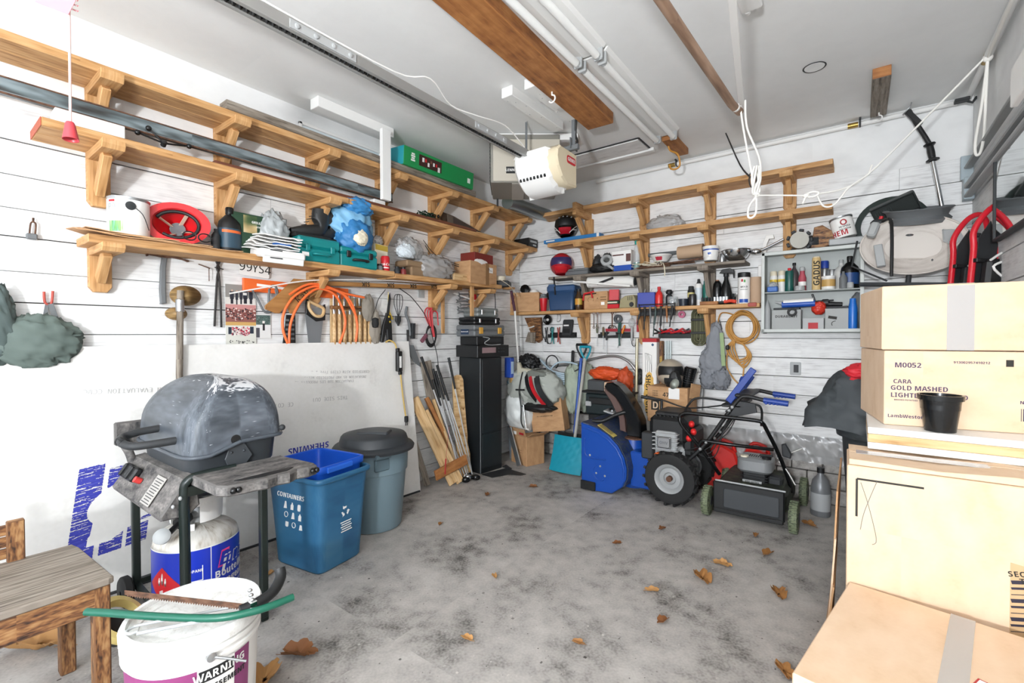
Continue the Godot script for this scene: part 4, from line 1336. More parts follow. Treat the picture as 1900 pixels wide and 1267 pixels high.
	b.lathe([W(0,0.01),W(0.045,0.012),W(0.05,0.0)],20,T(V(-0.01,0.1,0.01),V(0,20,-38)),0,TAU,W(1.2,0.8))
	b.tube([V(-0.03,0.0,0),V(-0.01,0.09,0)],0.02,8)
	part("insert",b,M.rubber,t)
# ---------------------------------------------------------------- tools hanging on the left wall
# flat shape on the left wall from [y,z] corners,its back x0 off the wall,dep thick
func lw(pts: Array,x0: float,dep: float,bv := 0.001,mb: MB = null,smooth := false) -> MB:
	if mb == null: mb = MB.new()
	var p := PackedVector2Array()
	for q in pts: p.append(W(q[1],q[0]))
	return mb.prism(p,dep,Transform3D(Basis(V(0,0,1),V(0,1,0),V(-1,0,0)),V(x0 + dep,0,0)),bv,smooth)
func lp(pts: Array,x: float) -> Array:
	var o := []
	for q in pts: o.append(V(x + (q[2] if q.size() > 2 else 0.0),q[0],q[1]))
	return o
# lumpy draped heap: ellipsoid with folds
func heap(c: Vector3,r: Vector3,sd: float,amp := 0.22,freq := 2.2,flat := 0.0) -> MB:
	var g := []
	for i in 25:
		var a := -PI/2 + PI*i/24.0
		var row := []
		for j in 41:
			var e := TAU*(j % 40)/40.0
			var d := V(cos(a)*cos(e),sin(a),cos(a)*sin(e))
			var f := 1.0 + amp*(nz.get_noise_3d(d.x*freq + sd,d.y*freq,d.z*freq) + 0.6*absf(nz.get_noise_3d(d.x*freq*2 + sd,d.y*freq*2.2 + 5,d.z*freq*2)))
			var p := d*f*r
			p.y = maxf(p.y,-r.y*(1.0 - flat))
			row.append(c + p)
		g.append(row)
	return MB.new().grid(g,0.0,true)
func build_left_wall_tools() -> void:
	var t := thing("rusty_clasp","small rusty iron clasp hanging alone on the left wall near the photo edge","clasp")
	b.tube(spline(lp([[1.717,3.778],[1.745,3.776],[1.765,3.773],[1.772,3.766],[1.765,3.758],[1.745,3.758],[1.717,3.76]],0.02),3),0.0035,6)
	b.tube(lp([[1.768,3.766],[1.79,3.765]],0.02),0.004,6)
	part("loop",b,M.rust,t)
	b.box(V(0.018,1.705,3.771),V(0.024,0.026,0.036),0.004)
	part("block",b,M.grey,t)
	t = thing("grey_bag","crumpled grey green cloth bag draped behind the top of the white sheet","bag")
	var cl := mat(C8("5d6a64"),0.7)
	b = heap(V(0.05,1.23,3.77),V(0.05,0.115,0.15),3.0,0.3,2.6)
	part("cloth",b,cl,t)
	b = heap(V(0.055,1.3,3.885),V(0.04,0.17,0.06),8.0,0.25,2.2)
	part("cloth_fold",b,mat(C8("4f5c5a"),0.7),t)
	b.bar(V(0.06,1.46,3.873),V(0.07,1.23,3.845),0.02,0.004,V(1,0,0))
	part("strap",b,M.grey,t)
	t = thing("red_clip","grey strap with a red edged clip hanging above the grey bag","clip")
	b.tube(spline(lp([[1.46,3.735],[1.41,3.732],[1.405,3.712],[1.465,3.706]],0.02),4),0.005,6)
	part("clip",b,mat(C8("b5483a"),0.5),t)
	b.bar(V(0.02,1.405,3.725),V(0.02,1.3,3.74),0.014,0.004,V(1,0,0))
	b.bar(V(0.025,1.405,3.715),V(0.03,1.3,3.69),0.02,0.004,V(1,0,0))
	part("strap",b,M.grey,t)
	t = thing("brick_hammer","old grey handled hammer with a rusty pointed head on the left wall","hammer")
	b = lw([[1.695,3.36],[1.705,3.345],[1.698,3.3],[1.7,3.27],[1.688,3.22],[1.668,3.165],[1.672,3.19],[1.678,3.24],[1.672,3.275],[1.676,3.3],[1.68,3.345],[1.672,3.352]],0.012,0.026,0.004)
	part("head",b,M.rust,t)
	b = lw([[1.69,3.285],[1.69,3.262],[1.62,3.27],[1.5,3.272],[1.43,3.27],[1.425,3.297],[1.5,3.3],[1.62,3.295]],0.012,0.022,0.005)
	part("handle",b,M.grey,t)
	t = thing("nail_hook","bent nail hook on the left wall beside the hammer","nail")
	b.tube(lp([[1.66,3.115,0.0],[1.64,3.06,0.01]],0.02),0.003,6)
	b.tube(lp([[1.642,3.066],[1.568,3.066]],0.03),0.0022,6)
	part("nail",b,M.rust,t)
	t = thing("padded_stick","tall wooden stick with two tan pads taped to its top, standing behind the barbecue","stick")
	b.tube([V(0.13,0.02,3.215),V(0.09,1.05,3.235),V(0.078,1.5,3.222)],0.0165,10)
	part("shaft",b,M.greywood,t)
	var tan := texm(noisy(64,64,[C8("6b5230"),C8("94764a"),C8("ad8f5e")],[[0.06,0.06,0.6,3]],151,1.1),0.6)
	b.ball(V(0.055,1.475,3.19),V(0.022,0.055,0.075),20,12)
	part("pad",b,tan,t)
	b.ball(V(0.055,1.375,3.235),V(0.02,0.035,0.052),16,10)
	part("pad",b,tan,t)
	b.lathe([W(0.0175,0),W(0.0205,0.003),W(0.02,0.035),W(0.0205,0.065),W(0.0175,0.068)],14,T(V(0.079,1.385,3.225)))
	part("tape",b,M.steel,t)
	t = thing("blacksmith_tongs","long dark iron tongs hanging on the left wall under the lowest shelf","tongs")
	b.tube(spline(lp([[1.74,3.02],[1.69,3.025],[1.65,3.01],[1.6,3.02],[1.45,3.03],[1.31,3.038]],0.02),4),0.006,8)
	b.tube(spline(lp([[1.74,3.012],[1.69,3.007],[1.65,3.022],[1.6,3.012],[1.45,3.005],[1.305,3.003]],0.022),4),0.006,8)
	b.tube(lp([[1.65,3.036],[1.644,2.99]],0.028),0.003,6)
	part("tongs",b,mat(C8("2d2a29"),0.5,0.4),t)
	t = thing("licence_plate","white licence plate 99YS4 nailed to the left wall under the newspapers","plate")
	var px := T(V(0.02,1.678,2.81),V(0,90,-4))
	b.prism(round_rect(0.178,0.118,0.012),0.002,px,0.0005)
	part("plate",b,M.paper,t)
	words("99YS4",0.07,M.ink,t,px*T(V(0.0,-0.008,0.003)),"lettering","Droid Sans",400)
	words("ONT",0.02,M.ink,t,px*T(V(-0.02,0.045,0.003)),"lettering","Droid Sans",400)
	# photo prints
	var im := Image.create(96,206,false,Image.FORMAT_RGB8)
	im.fill(C8("d8d4cc"))
	im.fill_rect(Rect2i(0,0,96,60),C8("8d8a86"))
	im.fill_rect(Rect2i(0,44,96,22),C8("d6d2cc"))
	for q in [[14,24,12],[31,26,8],[44,24,9],[55,22,14],[74,22,12]]:
		im.fill_rect(Rect2i(q[0],q[1],q[2],26),C8("2a2b36"))
		im.fill_rect(Rect2i(q[0] + 2,q[1] + 20,q[2] - 4,22),C8("24242c"))
		im.fill_rect(Rect2i(q[0] + q[2]/2 - 2,q[1] - 6,5,6),C8("c9a28c"))
	im.fill_rect(Rect2i(55,26,12,9),C8("eceae4"))
	im.fill_rect(Rect2i(0,68,96,16),C8("c48a86"))
	im.fill_rect(Rect2i(0,84,96,44),C8("8f5a52"))
	im.fill_rect(Rect2i(0,128,96,12),C8("c8a060"))
	for i in 150:
		im.fill_rect(Rect2i(rng.randi_range(0,92),rng.randi_range(80,118),rng.randi_range(2,5),rng.randi_range(2,5)),[C8("241c1f"),C8("e6dcd6"),C8("5d1f26"),C8("2b2228")][i % 4])
	im.fill_rect(Rect2i(0,140,96,66),C8("cfcfc6"))
	for i in 140:
		im.fill_rect(Rect2i(rng.randi_range(18,74),rng.randi_range(144,172),rng.randi_range(2,5),rng.randi_range(2,4)),[C8("c42a44"),C8("efe2e0"),C8("b0283e"),C8("3a2a38")][i % 4])
	im.fill_rect(Rect2i(8,146,10,24),C8("2a3442"))
	im.fill_rect(Rect2i(76,144,12,24),C8("25303e"))
	for i in 24: im.fill_rect(Rect2i(10 + rng.randi_range(0,80),190 + rng.randi_range(0,14),3,3),C8("3a3a3a"))
	b.box(V(0.012,1.382,2.89),V(0.002,0.36,0.172),0.0)
	t = solo("photo_strip",b,M.paper,"strip of pinned team photographs on the left wall","photo")
	b.quad(V(0.0135,1.202,2.976),V(0.0135,1.202,2.804),V(0.0135,1.562,2.804),V(0.0135,1.562,2.976),V(1,0,0),W(0,1),W(1,1),W(1,0),W(0,0))
	part("print",b,texm(im,0.45),t)
	im = Image.create(48,72,false,Image.FORMAT_RGB8)
	im.fill(C8("dcdcda"))
	im.fill_rect(Rect2i(0,0,48,30),C8("50645f"))
	for i in 40: im.fill_rect(Rect2i(rng.randi_range(0,44),rng.randi_range(0,26),4,3),[C8("3a4d49"),C8("6c807a")][i % 2])
	im.fill_rect(Rect2i(21,18,8,8),C8("e8e4dc"))
	im.fill_rect(Rect2i(22,26,7,22),C8("1e1e20"))
	im.fill_rect(Rect2i(0,40,12,30),C8("4b4b52"))
	b.box(V(0.011,1.312,2.76),V(0.002,0.148,0.092),0.0)
	t = solo("photo_print",b,M.paper,"small pinned snapshot of a lone figure on the left wall","photo")
	b.quad(V(0.0125,1.24,2.804),V(0.0125,1.24,2.716),V(0.0125,1.384,2.716),V(0.0125,1.384,2.804),V(1,0,0),W(0,1),W(1,1),W(1,0),W(0,0))
	part("print",b,texm(im,0.45),t)
	# orange level
	t = thing("orange_level","flat orange spirit level fixed behind the hanging hockey sticks","level")
	b = lw([[1.604,2.886],[1.525,2.887],[1.515,2.171],[1.592,2.171]],0.02,0.022,0.003)
	part("body",b,M.orange,t)
	b.bar(V(0.043,1.568,2.81),V(0.043,1.556,2.6),0.002,0.016,V(0,1,0),0.0)
	part("slot",b,M.paper,t)
	b.box(V(0.043,1.555,2.24),V(0.002,0.018,0.05),0.0)
	part("vial",b,M.ltgrey,t)
	# hacksaw
	t = thing("frame_saw","grey metal hacksaw hanging between the photographs and the hockey sticks","saw")
	b.tube(spline(lp([[1.54,2.84],[1.48,2.805],[1.41,2.77],[1.4,2.74],[1.41,2.73]],0.04),4),0.007,8)
	b.tube(lp([[1.41,2.74],[1.55,2.735]],0.04),0.008,8)
	b.tube(spline(lp([[1.56,2.73],[1.57,2.7],[1.52,2.685],[1.44,2.7]],0.04),4),0.009,8)
	b.tube(lp([[1.55,2.7],[1.46,2.68]],0.045),0.005,6)
	part("frame",b,M.grey,t)
	# hockey sticks
	var hk := texm(noisy(256,64,[C8("8a5d30"),C8("a97a46"),C8("bb8d58")],[[0.01,0.06,0.6,3]],161,1.0),0.5,V(1,4,1))
	for k in 2:
		t = thing("hockey_stick",["brown hockey stick with black shaft lettering hung sideways, its blade lower and nearer","brown hockey stick hung sideways with the broad blade reaching to the saw"][k],"hockey stick")
		if k == 0:
			b = lw([[1.6,2.5],[1.585,2.41],[1.53,2.46],[1.475,2.555],[1.42,2.585],[1.395,2.6],[1.395,2.635],[1.435,2.655],[1.5,2.63],[1.565,2.56]],0.095,0.01,0.003)
			part("blade",b,hk,t)
			var wd := words("Kay",0.06,M.ink,t,T(V(0.1065,1.51,2.555),V(0,90,42)),"signature","Droid Serif",400)
			b.bar(V(0.11,1.607,2.42),V(0.11,1.678,1.05),0.018,0.03,V(0,1,0),0.003)
			part("shaft",b,hk,t)
			for i in 5:
				words("SIK",0.045,M.ink,t,T(V(0.1205,1.628 + i*0.0125,2.08 - i*0.225),V(0,90,183)))
		else:
			b = lw([[1.625,2.59],[1.625,2.42],[1.56,2.5],[1.53,2.53],[1.44,2.64],[1.396,2.685],[1.395,2.71],[1.42,2.775],[1.44,2.775],[1.52,2.69]],0.06,0.01,0.003)
			part("blade",b,hk,t)
			b.bar(V(0.07,1.61,2.45),V(0.07,1.66,1.3),0.018,0.03,V(0,1,0),0.003)
			part("shaft",b,hk,t)
	b.tube(spline(lp([[1.496,3.0],[1.54,2.83],[1.607,2.56],[1.646,2.245],[1.68,1.769],[1.702,1.02]],0.13),4),0.0045,8)
	solo("white_rod",b,M.white,"long thin white rod hung along the left wall above the hockey sticks","rod")
	# orange tubing
	for q in [[[1.206,2.664],[1.298,2.694],[1.399,2.686],[1.504,2.62],[1.571,2.511],[1.58,2.435],[1.561,2.315],[1.493,2.21],[1.341,2.159],[1.21,2.17]],[[1.206,2.655],[1.332,2.644],[1.454,2.59],[1.547,2.498],[1.566,2.421],[1.523,2.322],[1.395,2.26],[1.301,2.261],[1.2,2.3]],[[1.515,2.65],[1.586,2.535],[1.592,2.421],[1.55,2.259],[1.53,2.1]],[[1.585,2.44],[1.55,2.28],[1.45,2.2],[1.38,2.16]]]:
		b.tube(spline(lp(q,0.125),5),0.0085,8)
	solo("orange_tubing",b,mat(C8("f07038"),0.4),"loops of bright orange plastic tubing hung over the shelf brace","tubing")
	t = thing("perforated_strap","black perforated strap hanging behind the orange tubing","strap")
	b = lw([[1.39,2.625],[1.39,2.565],[1.204,2.565],[1.204,2.65]],0.03,0.006)
	part("strap",b,M.black,t)
	for r in 5:
		for c in 2:
			b.box(V(0.0365,1.235 + r*0.03,2.585 + c*0.035),V(0.002,0.014,0.022),0.0)
			part("hole",b,M.grey,t)
	# hand saw
	t = thing("hand_saw","hand saw with a black and wooden grip hanging under the shelf bracket","saw")
	b = lw([[1.46,2.37],[1.39,2.375],[1.345,2.38],[1.2,2.4],[1.2,2.485],[1.4,2.508],[1.42,2.5]],0.05,0.0015,0.0)
	part("blade",b,mat(C8("a8adb1"),0.3,0.7),t)
	b = lw([[1.47,2.505],[1.5,2.498],[1.495,2.485],[1.43,2.488],[1.385,2.445],[1.38,2.41],[1.4,2.386],[1.46,2.38],[1.47,2.366],[1.45,2.36],[1.36,2.366],[1.35,2.43],[1.4,2.505]],0.045,0.016,0.004)
	part("grip_back",b,M.black,t)
	b.tube(spline(lp([[1.485,2.487],[1.462,2.43],[1.44,2.382],[1.4,2.385],[1.385,2.41],[1.395,2.45],[1.44,2.485],[1.485,2.487]],0.062),4),0.011,8)
	part("handle",b,M.rawwood,t)
	# chisels
	t = thing("chisel_set","row of wood turning chisels with pale handles in a brown holder","chisels")
	b.bar(V(0.045,1.452,2.32),V(0.045,1.462,1.97),0.02,0.026,V(0,1,0),0.003)
	part("holder",b,M.oldwood,t)
	b.box(V(0.02,1.365,2.14),V(0.014,0.33,0.33),0.002)
	part("back_board",b,M.rawwood,t)
	for i in 8:
		var z := 2.29 - i*0.042
		b.lathe([W(0,1.19),W(0.012,1.19),W(0.0155,1.24),W(0.0135,1.34),W(0.012,1.4),W(0.009,1.415),W(0,1.416)],12,T(V(0.045,0,z)))
		var h := part("chisel_handle",b,M.rawwood,t)
		b.tube([V(0.045,1.4,z),V(0.045,1.43,z)],0.0105,10)
		b.box(V(0.045,1.485,z),V(0.006,0.13 - 0.02*(i % 3),0.016),0.001)
		part("chisel_blade",b,M.steel,h)
	# glove and knob
	t = thing("work_glove","grey cloth work glove hanging beside the chisels","glove")
	b = heap(V(0.06,1.46,2.02),V(0.03,0.1,0.05),12.0,0.2,1.6)
	part("cuff",b,mat(C8("8d867b"),0.8),t)
	b = heap(V(0.055,1.32,1.955),V(0.025,0.13,0.05),15.0,0.2,1.6)
	part("palm",b,mat(C8("9a9286"),0.8),t)
	b.lathe([W(0,1.31),W(0.02,1.315),W(0.026,1.34),W(0.024,1.38),W(0,1.39)],14,T(V(0.1,0,1.985)))
	part("rubber_tip",b,M.rubber,t)
	b.tube(spline(lp([[1.206,2.0],[1.2,1.95],[1.22,1.92],[1.346,1.954],[1.511,1.928],[1.6,1.86],[1.612,1.852]],0.05),5),0.003,6)
	solo("thin_cable",b,M.dark,"thin grey cable arching beside the work glove","cable")
	# shears
	t = thing("hedge_shears","black and yellow grass shears hanging on the left wall","shears")
	b = lw([[1.59,1.81],[1.57,1.82],[1.42,1.845],[1.42,1.82],[1.54,1.8]],0.05,0.004)
	part("blade",b,M.dark,t)
	b = lw([[1.595,1.815],[1.44,1.8],[1.38,1.765],[1.38,1.8],[1.45,1.82]],0.035,0.006)
	part("yellow_sheath",b,M.yellow,t)
	b = lw([[1.43,1.85],[1.41,1.81],[1.33,1.8],[1.2,1.795],[1.2,1.84],[1.3,1.85],[1.2,1.88],[1.2,1.905],[1.33,1.885]],0.045,0.02,0.004)
	part("handle",b,M.black,t)
	for p in [[1.4,1.83],[1.36,1.82]]: b.ball(V(0.066,p[0],p[1]),V(0.004,0.009,0.009),8,6)
	part("rivet",b,M.yellow,t)
	t = thing("wire_fork","black wire whisk shaped tool hanging right of the grass shears","tool")
	for k in 4: b.tube(spline(lp([[1.41,1.715],[1.5,1.75 - k*0.024],[1.57,1.745 - k*0.022],[1.585,1.715]],0.03 + 0.004*k),4),0.0028,5)
	part("wires",b,M.black,t)
	b = lw([[1.41,1.74],[1.41,1.69],[1.37,1.69],[1.33,1.715],[1.37,1.745]],0.025,0.02,0.005)
	part("grip",b,M.dark,t)
	t = thing("wire_brush","curved grey wire brush hanging on the left wall","brush")
	b.tube(spline(lp([[1.49,1.62],[1.43,1.632],[1.36,1.6],[1.25,1.588]],0.03),5),0.011,8)
	part("handle",b,M.grey,t)
	b = lw([[1.355,1.578],[1.355,1.545],[1.225,1.55],[1.225,1.582]],0.02,0.03,0.002)
	part("bristles",b,M.dark,t)
	t = thing("trowel","old pointed trowel hanging at the corner of the white sheet","trowel")
	b = lw([[1.18,1.62],[1.17,1.56],[1.06,1.51],[0.985,1.485],[1.03,1.56],[1.1,1.615]],0.04,0.003,0.0)
	part("blade",b,M.grey,t)
	b.tube(spline(lp([[1.3,1.615],[1.24,1.613],[1.19,1.61],[1.16,1.6]],0.03),4),0.009,8)
	part("handle",b,M.black,t)
	# jumper cables
	for k in 3:
		b.tube(arc(22,func(s): return V(0.06 + 0.012*k,1.24 + 0.085*sin(s*TAU) + 0.01*k,1.385 + 0.055*cos(s*TAU) + 0.008*k)),0.007,8)
	t = solo("jumper_cables",b,M.black,"coiled red and black booster cables hanging left of the black cabinet","cables")
	for k in 3:
		b.tube(spline(lp([[1.33,1.42],[1.43,1.475 - 0.02*k],[1.485,1.45 - 0.02*k],[1.46,1.41],[1.34,1.4],[1.24,1.38]],0.085 + 0.008*k),5),0.006,8)
	b.tube(spline(lp([[1.33,1.41],[1.45,1.39],[1.45,1.34],[1.38,1.33],[1.34,1.325]],0.09),5),0.006,8)
	part("red_cable",b,mat(C8("c23a40"),0.4),t)
	b.bar(V(0.08,1.26,1.45),V(0.08,1.2,1.51),0.02,0.03)
	part("clip",b,mat(C8("7d4a58"),0.5),t)
	b.tube(spline(lp([[1.64,1.78],[1.6,1.69],[1.55,1.606],[1.399,1.46],[1.17,1.369],[1.05,1.335],[0.9,1.32]],0.09),5),0.0035,6)
	solo("thin_cable",b,M.black,"thin black cable arching down past the booster cables","cable")
	b.box(V(0.006,1.61,1.44),V(0.006,0.07,0.07),0.003)
	b.box(V(0.011,1.61,1.44),V(0.004,0.035,0.03),0.001)
	solo("outlet_plate",b,M.ltgrey,"grey outlet cover under the lowest left shelf","outlet")
	# short yellow lead with an in line box,hanging over the sheet
	t = thing("yellow_lead","yellow power lead with a black in line box hanging over the white sheet","lead")
	b.tube(spline([V(0.06,1.2,1.86),V(0.07,1.215,1.83),V(0.09,1.19,1.795),V(0.1,1.15,1.788)],4),0.006,8)
	b.tube(spline([V(0.11,0.95,1.757),V(0.13,0.8,1.755),V(0.155,0.62,1.745)],4),0.006,8)
	part("cord",b,mat(C8("c9a85a"),0.5),t)
	b.box(V(0.108,1.05,1.77),V(0.035,0.16,0.05),0.006,T(V0))
	b.box(V(0.105,1.14,1.78),V(0.025,0.03,0.028),0.004)
	b.box(V(0.108,0.958,1.758),V(0.022,0.03,0.028),0.004)
	part("in_line_box",b,M.black,t)
	b.box(V(0.127,1.045,1.77),V(0.002,0.09,0.02),0.0)
	part("label",b,M.paper,t)
	b.box(V(0.16,0.595,1.743),V(0.026,0.05,0.028),0.006)
	b.box(V(0.16,0.56,1.75),V(0.004,0.03,0.006),0.0)
	b.box(V(0.16,0.56,1.736),V(0.004,0.03,0.006),0.0)
	part("plug",b,M.black,t)
	# wrenches and a red tool by the corner
	for i in 6:
		var p := V(0.04 + 0.012*(i % 3),1.47 + 0.032*i,1.02 + 0.02*(i % 2))
		b.bar(p,p + V(0,0.012,-0.14),0.007,0.014,V(0,1,0))
		for s in [0.0,1.0]:
			b.tube(arc(8,func(u): return p + V(0,0.012*s + 0.014*sin(0.9 + u*4.6),-0.14*s + 0.014*cos(0.9 + u*4.6))),0.004,5)
		solo("wrench",b,M.grey,"grey wrench in the bundle above the tool cases, " + ["lowest of six","second from the bottom","third from the bottom","third from the top","second from the top","topmost of six"][i],"wrench",Vector3.ZERO,0.0,"wrenches above the tool cases")
	t = thing("red_tool","red handled tool hanging behind the shelf batten above the tool cases","tool")
	b = lw([[1.68,0.85],[1.68,0.8],[1.6,0.775],[1.5,0.77],[1.45,0.77],[1.45,0.84],[1.55,0.85]],0.03,0.03,0.006)
	part("grip",b,M.red,t)
	b.tube([V(0.05,1.64,1.1),V(0.06,1.56,0.7)],0.009,8)
	part("white_tube",b,M.white,t)
# ---------------------------------------------------------------- things standing on the shelves
func carton(called: String,label: String,at: Vector3,s: Vector3,m: Material,turn := 0.0,tape := true,open := false,group := "") -> Node3D:
	var t := thing(called,label,"box",at,turn,group)
	b.box(V(0,s.y/2,0),s,0.003,Transform3D.IDENTITY,W(rng.randf(),rng.randf()))
	part("carton",b,m,t)
	if open:
		for k in 4:
			var a := PI/2*k
			var w := s.x if k % 2 == 0 else s.z
			var d := s.z if k % 2 == 0 else s.x
			b.box(V(0,s.y*0.18,0.0),V(w*0.96,s.y*0.36,0.004),0.001,T(V0,V(0,rad_to_deg(a),0))*T(V(0,s.y - 0.003,d/2),V(38 + 20*(k % 3),0,0)))
			part("flap",b,m,t)
	elif tape:
		b.box(V(0,s.y + 0.0005,0),V(s.x*0.99,0.001,0.05) if s.x > s.z else V(0.05,0.001,s.z*0.99),0.0)
		part("tape",b,M.card_edge,t)
	return t
func bottle(called: String,label: String,cat: String,at: Vector3,prof: Array,m: Material,cap: Array,cm: Material,lab := [],lm: Material = null,group := "",sq := Vector2.ONE) -> Node3D:
	var t := thing(called,label,cat,at,rng.randf()*0.5,group)
	var pr := []
	for p in prof: pr.append(W(p[0],p[1]))
	b.lathe(pr,22,Transform3D.IDENTITY,0,TAU,sq)
	part("body",b,m,t)
	if cap.size():
		pr = []
		for p in cap: pr.append(W(p[0],p[1]))
		b.lathe(pr,16)
		part("cap",b,cm,t)
	if lab.size():
		b.lathe([W(lab[0],lab[1]),W(lab[0],lab[2])],22,Transform3D.IDENTITY,0,TAU,sq)
		part("label",b,lm,t)
	return t
func can_prof(r: float,h: float) -> Array: return [[0,0],[r*0.95,0],[r,0.004],[r,h - 0.012],[r*0.86,h],[0,h]]
func cap_prof(r: float,y: float,h: float) -> Array: return [[r,y],[r,y + h*0.85],[r*0.85,y + h],[0,y + h]]
func jug_prof(r: float,h: float) -> Array: return [[0,0],[r*0.93,0],[r,0.008],[r,h*0.62],[r*0.9,h*0.74],[r*0.45,h*0.88],[r*0.3,h*0.92],[r*0.3,h]]
func build_left_shelf_things() -> void:
	var y := 1.722
	# flattened cardboard
	var t := thing("cardboard_flaps","flattened brown cardboard pieces lying on the near end of the lowest left shelf","cardboard")
	for k in 3:
		var g := []
		for i in 4:
			var row := []
			for j in 12:
				var z := lerpf(3.66 - 0.02*k,2.98 + 0.15*k,j/11.0)
				row.append(V(0.03 + i*0.078,y + 0.008 + 0.007*k + 0.03*pow(clampf((z - 3.45)/0.2,0,1),2)*(1 - i/4.0) + 0.004*nz.get_noise_2d(z*8,i + k*4) - 0.02*smoothstep(2.0,3.0,i)*(0.4 + 0.3*nz.get_noise_1d(z*6 + k)),z))
			g.append(row)
		b.grid(g,0.004,false,W(0.7,0.25))
		part("sheet",b,M.card,t)
	t = bottle("paint_can","white paint can with a green leaf label on the lowest left shelf","can",V(0.13,y + 0.022,3.45),[[0,0],[0.08,0],[0.083,0.004],[0.083,0.172],[0.0,0.172]],M.white,[[0.084,0.165],[0.0855,0.168],[0.0855,0.178],[0.076,0.178],[0.074,0.172],[0,0.172]],M.steel)
	t.rotation.y = 0.0
	band(b,Vector3.ZERO,0.0835,0.01,0.06,0.5,1.25,8)
	part("leaf_print",b,texm(noisy(32,32,[C8("e8efe6"),C8("8fc46e"),C8("5aa05a"),C8("9fc8d8")],[[0.09,0.12,0.7,2]],171,1.2),0.5),t)
	band(b,Vector3.ZERO,0.0835,0.15,0.16,0.9,1.3,4)
	part("red_corner",b,M.red,t)
	bend_words("par",0.04,0.0838,V(0,0.135,0),0.98,M.ltgrey,t)
	b.lathe([W(0,0.006),W(0.02,0.005),W(0.021,0)],16,T(V(0.083*cos(0.15),0.135,0.083*sin(0.15)),V(0,0,-90)))
	b.tube(spline([V(0.09,0.135,0.012),V(0.095,0.1,-0.03),V(0.075,0.03,-0.06)],4),0.002,5)
	part("handle",b,M.dark,t)
	# hard hat lying on its side,inside towards us
	t = thing("hard_hat","red hard hat lying on its side with its black harness showing","hard hat",V(0.14,y + 0.112,3.235))
	var hx := T(V(-0.05,0,0),V(0,-18,0))*T(V0,V(0,0,-84))
	b.lathe([W(0.105,0.06),W(0.145,0.066),W(0.147,0.07),W(0.108,0.068),W(0.1,0.02),W(0.075,-0.04),W(0.04,-0.07),W(0,-0.076)],32,hx,0,TAU,W(0.76,1.0))
	b.lathe([W(0,-0.07),W(0.04,-0.064),W(0.07,-0.035),W(0.094,0.02),W(0.103,0.062)],32,hx,0,TAU,W(0.76,1.0))
	part("shell",b,mat(C8("d81f26"),0.3),t)
	b.tube(arc(24,func(s): return hx*V(0.07*cos(s*5.0 + 2.0),0.05,0.094*sin(s*5.0 + 2.0))),0.009,8)
	part("headband",b,M.black,t)
	b.lathe([W(0,-0.045),W(0.035,-0.04),W(0.036,-0.036),W(0,-0.04)],16,hx)
	part("crown_pad",b,M.grey,t)
	for k in 4:
		var a := 0.5 + k*PI/2
		b.bar(hx*V(0.028*cos(a),-0.04,0.028*sin(a)),hx*V(0.07*cos(a),0.045,0.092*sin(a)),0.018,0.003,V(0,1,0))
		part("strap",b,M.cream,t)
	t = thing("safety_glasses","dark rimmed safety glasses lying in front of the red hard hat","glasses",V(0.225,y + 0.03,3.19))
	for k in 2:
		b.tube(arc(16,func(s): return V(0.0,0.022 + 0.022*sin(s*TAU),-0.035 + 0.07*k + 0.03*cos(s*TAU))),0.0035,6,false)
		part("rim",b,M.black,t)
	b.tube([V(0,0.028,-0.065),V(-0.09,0.01,-0.1)],0.003,6)
	part("temple",b,M.black,t)
	t = bottle("oil_jug","dark blue black oil bottle with an orange striped label on the lowest left shelf","bottle",V(0.13,y,2.995),jug_prof(0.062,0.24),M.black,[[0.021,0.225],[0.022,0.255],[0.018,0.262],[0,0.262]],M.black_gloss,[0.0626,0.03,0.14],mat(C8("2e4858"),0.4),"",W(0.6,1))
	t.rotation.y = 0
	b.lathe([W(0.0632,0.115),W(0.0632,0.13)],10,Transform3D.IDENTITY,-0.9,0.9,W(0.6,1))
	part("orange_stripe",b,M.orange,t)
	bottle("small_bottle","small dark bottle standing half hidden behind the oil bottle","bottle",V(0.15,y,3.075),[[0,0],[0.02,0],[0.02,0.09],[0.008,0.11],[0.008,0.125],[0,0.125]],M.dark,[],M.dark)
	t = carton("green_carton","dark green carton with a picture of food behind the newspapers",V(0.09,y,2.89),V(0.11,0.245,0.2),mat(C8("22402c"),0.5),0.0,false)
	b.box(V(0.056,0.185,0.0),V(0.001,0.1,0.075),0.0)
	part("picture",b,texm(noisy(48,48,[C8("2f4a2a"),C8("b59a6a"),C8("d8cdb0"),C8("7a9a50")],[[0.08,0.08,0.7,2]],173,1.3),0.5),t)
	words("GRILL TOPPER",0.018,M.white,t,T(V(0.0565,0.2,-0.068),V(0,90,0)))
	words("STAINLESS",0.013,M.white,t,T(V(0.0565,0.175,-0.068),V(0,90,0)))
	b = heap(V(0.14,y + 0.13,2.755),V(0.07,0.15,0.085),21.0,0.35,2.4,0.1)
	solo("grey_plastic_bag",b,mat(C8("a3a7a8"),0.35),"crumpled grey plastic bag behind the newspapers on the lowest left shelf","bag")
	# newspapers and a white tray
	t = thing("newspapers","folded white newspapers with a blue band lying on a white tray over the shelf edge","newspaper",V(0.2,y,2.79))
	for k in 6:
		var g := []
		for i in 5:
			var row := []
			for j in 9:
				row.append(V(lerpf(-0.13,0.06 + 0.01*k,i/4.0),0.05 + 0.016*k + 0.012*nz.get_noise_2d(j*0.5 + k*7,i*0.6) - 0.02*smoothstep(2.5,4.0,i),lerpf(0.15 - 0.012*k,-0.13,j/8.0)))
			g.append(row)
		b.grid(g,0.006)
		part("paper",b,M.paper,t)
	b.box(V(0.075,0.072,-0.02),V(0.003,0.022,0.11),0.001)
	part("blue_band",b,mat(C8("2a62b0"),0.5),t)
